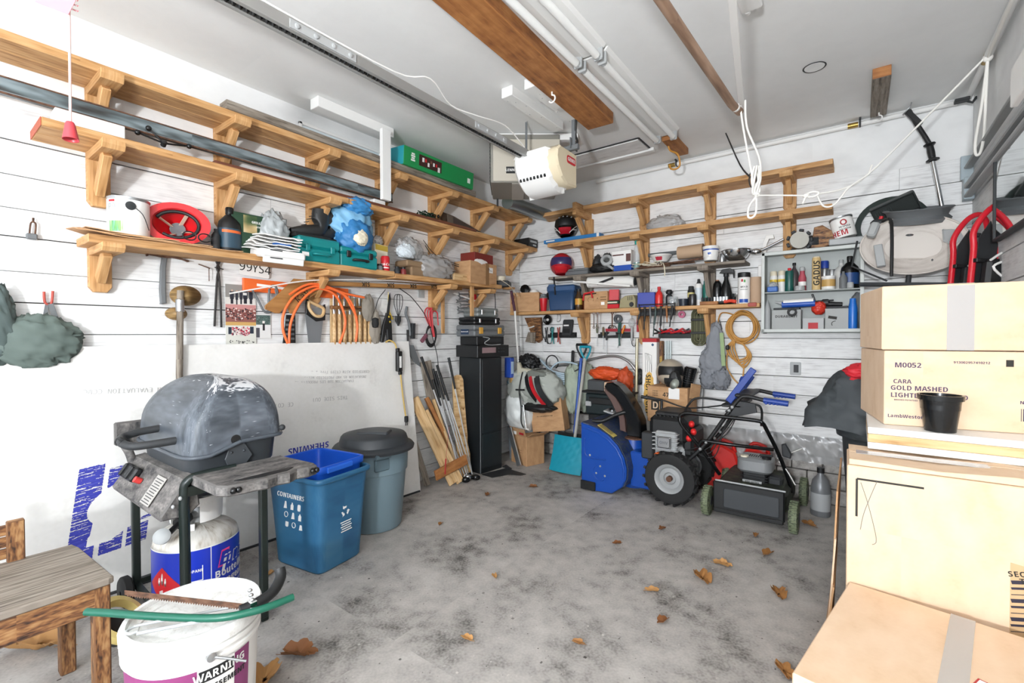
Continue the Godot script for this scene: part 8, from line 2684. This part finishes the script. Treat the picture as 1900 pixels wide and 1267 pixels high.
	b.tube(spline([V(2.645,0.17,0.45),V(2.61,0.32,0.5),V(2.565,0.477,0.58),V(2.52,0.62,0.68),V(2.5,0.67,0.72),V(2.455,0.684,0.72),V(2.2,0.688,0.72),V(2.03,0.69,0.72),V(1.985,0.68,0.72),V(1.966,0.655,0.72),V(1.982,0.592,0.72),V(2.1,0.44,0.68),V(2.21,0.25,0.6)],5),0.0135,10)
	part("handle",b,M.black_gloss,t)
	b.tube(spline([V(2.09,0.46,0.69),V(2.11,0.492,0.69),V(2.14,0.498,0.69),V(2.3,0.492,0.68),V(2.55,0.478,0.6)],4),0.0125,8)
	part("cross_bar",b,M.black_gloss,t)
	b.tube(spline([V(1.99,0.68,0.72),V(2.0,0.74,0.62),V(2.06,0.788,0.6),V(2.25,0.783,0.6),V(2.43,0.776,0.6),V(2.476,0.742,0.6),V(2.49,0.65,0.7)],5),0.008,8)
	part("brake_bail",b,M.black,t)
	b.prism(PA([W(-0.02,-0.03),W(0.03,-0.04),W(0.035,-0.01),W(0.0,0.06),W(-0.025,0.05)]),0.03,T(V(2.61,0.45,0.48)),0.006)
	part("throttle_grip",b,M.dark,t)
	b.tube(spline([V(2.57,0.38,0.5),V(2.62,0.33,0.52),V(2.67,0.24,0.52)],4),0.004,6)
	b.tube([V(2.56,0.4,0.5),V(2.7,0.47,0.4)],0.003,6)
	part("pull_rope",b,M.white,t)
	# cans behind
	for k in 2:
		t = thing("gas_can",["red plastic gas can standing behind the snow blower wheel","red plastic gas can half hidden behind the lawn mower engine"][k],"gas can",V(2.13 + 0.24*k,0.0,0.13 - 0.02*k),0.15)
		b.prism(PA([W(-0.11,0),W(0.11,0),W(0.115,0.24),W(0.09,0.32),W(0.0,0.37),W(-0.07,0.36),W(-0.115,0.26)]),0.12,T(V(0,0,-0.06)),0.016,true)
		part("can",b,mat(C8("d3261f"),0.35),t)
		b.tube(spline([V(-0.05,0.36,0),V(-0.02,0.4,0),V(0.06,0.38,0),V(0.09,0.31,0)],4),0.014,8)
		part("handle",b,mat(C8("d3261f"),0.35),t)
	t = bottle("motor_oil","silver grey motor oil jug standing right of the lawn mower","jug",V(2.64,0.0,0.33),[[0,0.06],[0.056,0.06],[0.06,0.07],[0.06,0.24],[0.05,0.3],[0.02,0.34],[0.019,0.365],[0,0.365]],mat(C8("77797b"),0.35,0.2),[[0.023,0.355],[0.023,0.39],[0,0.392]],M.black,[0.0604,0.1,0.22],M.ltgrey)
	t.position = V(2.8,-0.06,0.3)
# ---------------------------------------------------------------- right hand side
func build_right() -> void:
	var t: Node3D
	# on and over the cabinet
	t = thing("angle_grinder","grinding wheel tool with a pale disc standing on the wall cabinet","grinder",V(2.65,1.88,0.12))
	b.lathe([W(0,-0.012),W(0.06,-0.012),W(0.06,0.012),W(0,0.014)],26,T(V(0,0.065,0.05),V(90,0,-15)))
	part("disc",b,mat(C8("b9b7ae"),0.6),t)
	b.lathe([W(0,-0.02),W(0.03,-0.02),W(0.03,0.03),W(0,0.03)],14,T(V(0.01,0.065,0.02),V(90,0,0)))
	for k in 9: b.box(V0,V(0.02,0.03,0.02),0.004,T(V(0,0.065,0.03),V(0,0,40.0*k))*T(V(0.075,0,0)))
	b.box(V(0.09,0.05,0),V(0.09,0.09,0.06),0.016)
	part("body",b,M.dark,t)
	b.prism(PA([W(-0.09,0),W(0.0,0),W(0.05,0.03),W(0.1,0.06),W(-0.02,0.16),W(-0.07,0.15)]),0.09,T(V(2.81,1.88,0.06)),0.004)
	solo("wood_wedge",b,M.oldwood,"dark brown wooden wedge on the wall cabinet","wedge")
	b.box(V(2.93,1.905,0.12),V(0.2,0.045,0.13),0.006,T(V0))
	solo("plastic_tray",b,M.ltgrey,"grey plastic tray under the grease tin on the wall cabinet","tray")
	t = bottle("grease_tin","white tin with a red logo leaning on the grey plastic tray","tin",V(2.925,1.935,0.13),can_prof(0.068,0.14),M.paper,[[0.069,0.135],[0.071,0.138],[0.071,0.146],[0.063,0.146],[0.06,0.14],[0,0.14]],M.steel)
	t.rotation = V(0,0,0.22)
	b.tube(arc(14,func(s): return V(0.068*sin(0.2*cos(s*TAU))*1.2 + 0.01,0.1 + 0.017*sin(s*TAU),0.069)),0.004,5)
	part("logo",b,M.redink,t)
	bend_words("HI-SPEED",0.016,0.0688,V(0,0.07,0),1.4,M.ink,t)
	bend_words("SOLUTION",0.014,0.0688,V(0,0.052,0),1.4,M.ink,t)
	bend_words("CHEM",0.05,0.0688,V(0,0.03,0),2.25,M.redink,t)
	# dish,rim and trays above the cabinet
	t = thing("satellite_dish","large dusty oval satellite dish standing in front of the wall cabinet","satellite dish",V(3.27,1.82,0.31))
	t.rotation = V(-0.3,-0.05,-0.08)
	var g := []
	for i in 13:
		var r := i/12.0
		var row := []
		for j in 49:
			var a := TAU*j/48.0
			row.append(V(cos(a)*0.262*r,sin(a)*0.198*r,-0.05*(1 - r*r)))
		g.append(row)
	b.grid(g,0.004,true)
	var e := []
	for j in 49: e.append(V(cos(TAU*j/48)*0.263,sin(TAU*j/48)*0.199,0.0))
	b.tube(e,0.006,6,false)
	part("reflector",b,texm(noisy(256,256,[C8("a79d94"),C8("c6bdb4"),C8("d6cec6"),C8("ddd6ce")],[[0.02,0.02,0.5,4],[0.2,0.2,0.12,2]],221,1.0),0.5),t)
	var hp := PackedVector2Array()
	for q in [[-0.18,-0.06],[-0.1,-0.085],[0.06,-0.09],[0.16,-0.05],[0.14,0.02],[0.15,0.08],[0.05,0.13],[-0.12,0.1],[-0.16,0.05]]: hp.append(W(q[0],q[1]))
	b.prism(hp,0.006,T(V(0,0.01,-0.042)),0.003)
	part("raised_panel",b,mat(C8("e2dbd3"),0.5),t)
	b.prism(PA([W(0.13,0.1),W(0.24,0.1),W(0.24,0.03),W(0.19,-0.01),W(0.14,0.02)]),0.02,T(V(0,0,-0.03)),0.008)
	part("shield_plate",b,M.ltgrey,t)
	for p in [V(-0.02,0.08,-0.03),V(0.1,-0.1,-0.02),V(-0.16,-0.05,-0.02)]:
		b.ball(p,V(0.02 if p.y > 0.05 else 0.005,0.008,0.003),10,6)
		part("screw",b,M.grey,t)
	b.tube(spline([V(-0.16,0.14,0.06),V(-0.12,0.13,0.1),V(-0.1,0.0,0.13),V(-0.08,-0.25,0.09)],5),0.009,8)
	part("feed_arm",b,M.black,t)
	b.prism(round_rect(0.05,0.1,0.018),0.05,T(V(-0.2,0.07,0.06),V(0,0,-12)),0.01)
	b.box(V(-0.17,-0.07,0.07),V(0.045,0.15,0.03),0.004,T(V0,V(0,0,12)))
	part("receiver_box",b,M.ltgrey,t)
	b.tube([V(0.24,0.06,-0.02),V(0.3,0.06,-0.04)],0.014,8)
	b.tube([V(0.0,-0.2,-0.02),V(0.0,-0.3,-0.03)],0.014,8)
	b.bar(V(-0.24,-0.27,0.0),V(0.2,-0.27,0.0),0.03,0.02)
	b.bar(V(0.2,-0.27,0.0),V(0.3,-0.08,0.02),0.012,0.016)
	b.tube([V(-0.28,0.02,0.04),V(-0.29,-0.16,0.04),V(-0.1,-0.27,0.06)],0.006,6)
	part("mount",b,M.dark,t)
	b.lathe([W(0.1,-0.05),W(0.16,-0.045),W(0.17,-0.02),W(0.15,0.0),W(0.16,0.03),W(0.18,0.045),W(0.175,0.05),W(0.14,0.03),W(0.12,0.0)],36,T(V(3.3,2.02,0.17),V(14,0,-2)))
	t = solo("wheel_rim",b,M.grey,"grey steel car wheel rim lying behind the satellite dish","wheel rim")
	b.lathe([W(0.17,0),W(0.2,0.0),W(0.205,0.02),W(0.17,0.024),W(0.17,0)],36,T(V(3.18,2.0,0.03),V(80,0,0)))
	solo("dark_ring",b,mat(C8("27322f"),0.4),"large dark green ring behind the roller tray","ring")
	t = thing("roller_tray","dark ribbed paint roller tray tilted behind the satellite dish","tray",V(3.17,2.1,0.09))
	t.rotation = V(0.5,0.1,0.42)
	b.box(V(0.02,0.0,0),V(0.24,0.13,0.012),0.004)
	b.box(V(0.02,0.06,0.02),V(0.24,0.01,0.04),0.003)
	b.box(V(0.14,0.0,0.02),V(0.01,0.13,0.04),0.003)
	part("tray",b,mat(C8("2b302f"),0.45),t)
	for i in 8:
		b.box(V(-0.08 + 0.012*i,-0.02,0.009),V(0.005,0.08,0.008),0.001)
		part("rib",b,mat(C8("3a403e"),0.45),t)
	b.box(V(3.11,1.97,0.2),V(0.1,0.1,0.07),0.016)
	t = solo("dark_canister",b,M.dark,"dark square canister with a red cap left of the wheel rim","canister")
	b.tube([V(3.115,2.02,0.2),V(3.12,2.04,0.2)],0.012,8)
	part("red_cap",b,M.red,t)
	# brush cutter against the wall
	t = thing("trimmer_shaft","string trimmer shaft with a black grip hung from the ceiling pipe","trimmer")
	b.tube([V(3.365,2.5,0.07),V(3.44,2.02,0.06)],0.0125,10)
	part("shaft",b,M.chrome,t)
	b.lathe([W(0.02,0),W(0.035,0.004),W(0.035,0.01),W(0.018,0.02),W(0.02,0.06),W(0.018,0.1),W(0.032,0.112),W(0.03,0.118),W(0,0.118)],14,T(V(3.383,2.385,0.07),V(0,0,9)))
	part("grip",b,M.black,t)
	b.tube(spline([V(3.365,2.5,0.07),V(3.34,2.56,0.07),V(3.3,2.65,0.07),V(3.26,2.75,0.07)],4),0.014,8)
	b.bar(V(3.25,2.745,0.07),V(3.32,2.64,0.07),0.03,0.03)
	part("crank",b,M.black,t)
	b.tube(spline([V(3.24,2.74,0.07),V(3.23,2.72,0.1),V(3.26,2.75,0.12),V(3.27,2.78,0.12)],4),0.004,6)
	part("hook",b,M.steel,t)
	# mirror,door track,snowshoes
	t = thing("door_track","pale metal sliding door track with an end bracket on the right wall","track")
	for q in [[2.18,0.03],[2.12,0.02],[2.3,0.015]]:
		b.box(V(3.545,q[0],1.25),V(0.04,q[1],2.3),0.005)
		part("rail",b,M.ltgrey,t)
	b.box(V(3.545,2.31,0.06),V(0.06,0.15,0.02),0.003)
	b.box(V(3.55,2.17,0.08),V(0.05,0.14,0.07),0.004)
	part("end_bracket",b,mat(C8("a9b6bc"),0.4),t)
	b.box(V(3.42,2.094,2.2),V(0.02,0.13,0.7),0.003)
	solo("hanging_card",b,M.white,"white card hanging from the sliding door track at the right edge","panel")
	t = thing("wall_mirror","dark edged mirror hanging on the right wall above the boxes","mirror")
	b.box(V(3.545,1.93,1.35),V(0.012,0.41,0.98),0.001)
	part("glass",b,mat(Color(0.8,0.82,0.82),0.03,1.0),t)
	for q in [[V(3.548,1.93,0.856),V(0.03,0.42,0.012)],[V(3.548,2.14,1.35),V(0.03,0.012,1.0)],[V(3.548,1.722,1.35),V(0.03,0.012,1.0)]]:
		b.box(q[0],q[1],0.002)
		part("frame",b,M.dark,t)
	for k in 2:
		t = thing("snowshoe",["red framed snowshoe standing farther left beside the dish","red framed snowshoe standing nearer the mirror"][k],"snowshoe",V(3.46 + 0.05*k,1.425,0.55 + 0.22*k),0.75)
		t.rotation.z = -0.12
		b.tube(spline([V(-0.075,0.0,0),V(-0.08,0.25,0),V(-0.09,0.36,0),V(-0.04,0.47,0.02),V(0.03,0.5,0.03),V(0.09,0.42,0.02),V(0.07,0.3,0),V(0.075,0.15,0),V(0.075,0.0,0)],6),0.014,10)
		part("frame",b,mat(C8("cf1f2e"),0.25),t)
		b.prism(PA([W(-0.06,0.02),W(0.06,0.02),W(0.06,0.3),W(0.0,0.42),W(-0.06,0.32)]),0.006,T(V(0,0,-0.004)),0.001)
		part("deck",b,M.dark,t)
		b.box(V(0.0,0.14,0.03),V(0.09,0.14,0.05),0.016)
		b.bar(V(-0.09,0.2,0.02),V(0.09,0.22,0.02),0.02,0.02)
		var bd := part("binding",b,M.black,t)
		b.tube(spline([V(-0.05,0.2,0.06),V(0.02,0.25,0.06),V(0.05,0.22,0.06),V(-0.03,0.17,0.06),V(0.04,0.12,0.06)],4),0.006,6)
		part("lacing",b,M.paper,bd)
	# jacket over a dustbin
	t = thing("black_bin","tall dark plastic bin under the jacket behind the stacked boxes","bin",V(3.1,0,1.1))
	b.lathe([W(0,0.01),W(0.12,0.01),W(0.165,0.72),W(0.19,0.725),W(0.195,0.77),W(0.18,0.79),W(0,0.79)],30)
	part("bin",b,mat(C8("34393b"),0.5),t)
	t = thing("dark_jacket","dark grey jacket with a red lining thrown over the bin","jacket",V(3.03,0.93,1.12))
	g = []
	for i in 13:
		var row := []
		for j in 33:
			var a := TAU*(j % 32)/32.0
			var s := i/12.0
			var r := lerpf(0.26,0.09,pow(s,1.4))*(1 + 0.34*nz.get_noise_2d(cos(a)*2.6 + s*1.5,sin(a)*2.6 + s*2.0))
			row.append(V(cos(a)*r,lerpf(-0.16,0.15,s) + 0.03*nz.get_noise_2d(a*1.2*(1 - s),7),sin(a)*r*0.7))
		g.append(row)
	b.grid(g,0.0,true)
	part("shell",b,mat(C8("3b4043"),0.65),t)
	b = heap(V(0.02,0.13,0.05),V(0.1,0.05,0.07),131.0,0.3,2.0)
	part("red_lining",b,mat(C8("cc2430"),0.6),t)
	# boxes
	var cp: Material = M.card_pale
	t = carton("big_box","largest tan moving box standing on the floor under the white boards",V(3.248,0,2.185),V(0.55,0.84,0.26),cp,0.02,false)
	for q in [[V(-0.17,0.8,0.1305),V(0.16,0.006,0.001)],[V(-0.25,0.74,0.1305),V(0.006,0.12,0.001)]]:
		b.box(q[0],q[1],0.0)
		part("corner_print",b,M.ink,t)
	b.tube(spline([V(-0.24,0.79,0.131),V(-0.22,0.72,0.131),V(-0.2,0.62,0.131),V(-0.21,0.6,0.131)],4),0.0008,4)
	b.tube(spline([V(-0.2,0.8,0.131),V(-0.23,0.7,0.131),V(-0.24,0.64,0.131)],4),0.0008,4)
	part("pen_line",b,M.grey,t)
	b.prism(PA([W(0.09,0.42),W(0.175,0.42),W(0.16,0.62),W(0.09,0.63)]),0.0008,T(V(0,0,0.1302)))
	var tp := part("security_tape",b,mat(C8("c4a47c"),0.4),t)
	for i in 9:
		b.bar(V(0.092,0.44 + 0.017*i,0.1312),V(0.165,0.46 + 0.017*i,0.1312),0.0006,0.002 + 0.004*(i % 3),V(0,1,0),0.0)
		part("stripe",b,mat(C8("2a2636"),0.5),tp)
	for q in [["SECURITY",0.607],["TAPE",0.588]]: words(q[0],0.02,M.ink,tp,T(V(0.13,q[1],0.1315),V(0,0,12)))
	for k in 2:
		b.prism(PA([W(-0.27,0),W(0.27,0),W(0.27,0.015),W(0.1,0.022),W(-0.05,0.012),W(-0.27,0.018)]),0.12,T(V(0,0.841,-0.123 + 0.125*k)),0.002)
		part("flap",b,cp,t)
	b.box(V(0,0.86,0),V(0.5,0.002,0.05),0.0)
	part("tape",b,M.poly,t)
	carton("hidden_carton","tan carton carrying the white boards behind the big moving box",V(3.31,0,1.84),V(0.48,0.862,0.36),cp,0.02,false)
	for k in 3:
		b.box(V(3.3,[0.874,0.9,0.926][k],1.92),V(0.54,[0.022,0.028,0.022][k],0.42),0.002,T(V0))
		t = solo("melamine_board",b,M.white if k != 1 else M.rawwood,["lower white shelf board under the printed carton","raw edged particle board between the two white shelf boards","upper white shelf board directly under the printed carton"][k],"board")
		t.rotation.y = 0.0
	t = carton("potato_carton","tan carton printed GOLD MASHED LIGHTLY SEASONED on the white boards",V(3.29,0.938,1.815),V(0.5,0.262,0.38),cp,0.17,false)
	for q in [["M0052",0.024,-0.185,0.212,0.0],["CARA",0.02,-0.2,0.155,0.0],["GOLD MASHED",0.022,-0.155,0.132,0.0],["LIGHTLY SEASONED",0.022,-0.13,0.107,0.0],["MASHED POTATOES",0.007,-0.19,0.09,0.0],["LambWeston",0.016,-0.19,0.033,0.0],["6/4 LB POUCHES",0.015,0.185,0.125,0.0],["NET WT 24 LB (10.88 kg)",0.014,0.175,0.1,0.0],["913002957410212",0.011,-0.02,0.225,0.0],["1 08760 8",0.012,0.16,0.022,0.0]]:
		words(q[0],q[1],mat(C8("4a3a58"),0.7),t,T(V(q[2],q[3],0.1905)),"print","Droid Sans",700)
	b.box(V(0.072,0.225,0.1905),V(0.018,0.022,0.001),0.0)
	part("number_print",b,M.ink,t)
	for i in 24:
		b.box(V(0.1 + 0.0055*i,0.06,0.1905),V(0.0012 + 0.0018*((i*7) % 3)*0.6,0.04,0.001),0.0)
	part("barcode",b,mat(C8("2e2a48"),0.7),t).set_meta("kind","stuff")
	t = carton("top_carton","plain tan carton topmost of the stacked boxes, with clear tape",V(3.245,1.203,1.82),V(0.42,0.225,0.36),cp,0.17,false)
	for q in [[V(0.0,0.11,0.1812),V(0.07,0.22,0.001)],[V(0.0,0.226,0.0),V(0.07,0.001,0.36)]]:
		b.box(q[0],q[1],0.0)
		part("tape",b,M.poly,t)
	t = bottle("black_pot","black plant pot wrapped in clear film on the white boards","pot",V(3.21,0.948,2.0),[[0,0],[0.032,0],[0.042,0.085],[0.047,0.086],[0.048,0.1],[0.042,0.1],[0.04,0.06],[0,0.06]],M.black_gloss,[],M.black)
	t.position = V(3.22,0.938,2.075)
	t.scale = V(1.25,1.2,1.25)
	# front box and flattened cardboard
	t = carton("front_box","low tan box in the right foreground with a white shipping label",V(3.209,0,2.665),V(0.56,0.47,0.58),cp,-0.175,false)
	var lt := T(V(0.06,0.4712,0.1),V(-90,0,-14))
	b.box(Vector3.ZERO,V(0.13,0.17,0.001),0.0,lt)
	var sl := part("shipping_label",b,M.redink,t)
	b.box(V(0,0,0.0006),V(0.122,0.162,0.001),0.0,lt)
	part("white_paper",b,M.paper,sl)
	words("To: Kay",0.03,M.ink,sl,lt*T(V(-0.005,0.04,0.0015),V(0,0,-8)),"handwriting","Droid Serif",400)
	for i in 10:
		b.box(V(-0.02 + 0.004*i,-0.04,0.0012),V(0.0018,0.04,0.0008),0.0,lt)
	part("barcode",b,M.ink,sl).set_meta("kind","stuff")
	words("PAINTED",0.06,M.card_edge,t,T(V(0.22,0.4712,0.1),V(-90,0,-75)),"handwriting","Droid Serif",400)
	b.box(V(-0.02,0.471,0.0),V(0.05,0.001,0.58),0.0)
	part("tape",b,M.poly,t)
	for k in 3:
		b.bar(V(2.92 - 0.01*k,0.005,1.85 + 0.05*k),V(2.945 - 0.004*k,0.7 - 0.17*k,1.87 + 0.05*k),0.5 - 0.08*k,0.006,V(1,0,0),0.001)
		solo("flat_cardboard",b,M.card if k != 1 else cp,["flattened cardboard sheet leaning left of the big box, the tallest","middle flattened cardboard sheet left of the big box","shortest flattened cardboard sheet left of the big box"][k],"cardboard")
func build_litter() -> void:
	# dry leaves on the floor
	var lm := [mat(C8("9a6a38"),0.7),mat(C8("7d4e28"),0.7),mat(C8("b58650"),0.7)]
	var i := 0
	for p in [[2.371,1.684,0.07],[1.255,3.212,0.075],[1.29,3.36,0.09],[2.705,1.612,0.06],[2.328,2.152,0.035],[0.377,3.82,0.12],[2.749,0.565,0.05],[0.697,1.391,0.035],[2.204,1.944,0.035],[2.791,2.186,0.05],[0.878,1.021,0.04],[2.42,1.469,0.05],[2.6,1.183,0.045],[1.854,1.568,0.03],[0.55,3.0,0.04],[0.8,2.0,0.025],[2.0,1.2,0.03],[1.5,2.3,0.025],[2.5,0.95,0.03],[1.0,3.6,0.05],[1.72,2.75,0.03],[2.1,2.5,0.028]]:
		var g := []
		var n := 36
		for r in 5:
			var row := []
			for k in n + 1:
				var a := TAU*(k % n)/n
				var lobe := 0.62 + 0.3*pow(absf(cos(a*2.5 + i)),0.7) + 0.12*nz.get_noise_2d(a*3.0 + i*5,i)
				var q: Vector2 = Vector2.from_angle(a)*p[2]*lobe*(r/4.0)
				row.append(V(q.x*0.62,0.005 + p[2]*0.3*absf(nz.get_noise_2d(q.x*16 + i*3,q.y*16)) + 0.5*q.x*q.x/p[2] + 0.16*p[2]*(r/4.0)*absf(sin(a*1.5 + i)),q.y*1.1))
			g.append(row)
		b.grid(g,0.0012,true)
		b.tube([V(0,0.006,p[2]*0.5),V(0.004,0.008,p[2]*1.2)],0.0012,4)
		var o := solo("dry_leaf",b,lm[i % 3],["dry large brown leaf alone mid floor toward the boxes","dry curled brown leaf right of the white bucket","dry large brown leaf at the bottom edge beside the bucket","dry brown leaf nearest the big moving box","dry small brown leaf between the floor centre and the front box","dry big crumpled leaf on the floor under the wooden chair","dry brown leaf right of the lawn mower back wheel","dry small leaf before the golf clubs","dry small leaf left of the largest mid floor leaf","dry brown leaf touching the front box","dry pale leaf on the floor before the corner carton","dry brown leaf in front of the lawn mower left wheel","dry leaf in front of the lawn mower right wheel","dry tiny leaf at the centre of the floor","dry leaf scrap beside the barbecue's right foot","dry tiny leaf scrap right of the garbage can","dry tiny leaf before the snow blower wheel","dry tiny leaf scrap in the middle foreground","dry leaf scrap between snow blower and mower fronts","dry leaf under the chair side of the bucket","dry leaf scrap in the front centre","dry leaf scrap left of the front box corner"][i],"leaf",V(p[0],0,p[1]),rng.randf()*TAU,"dry leaves on the floor")
		i += 1
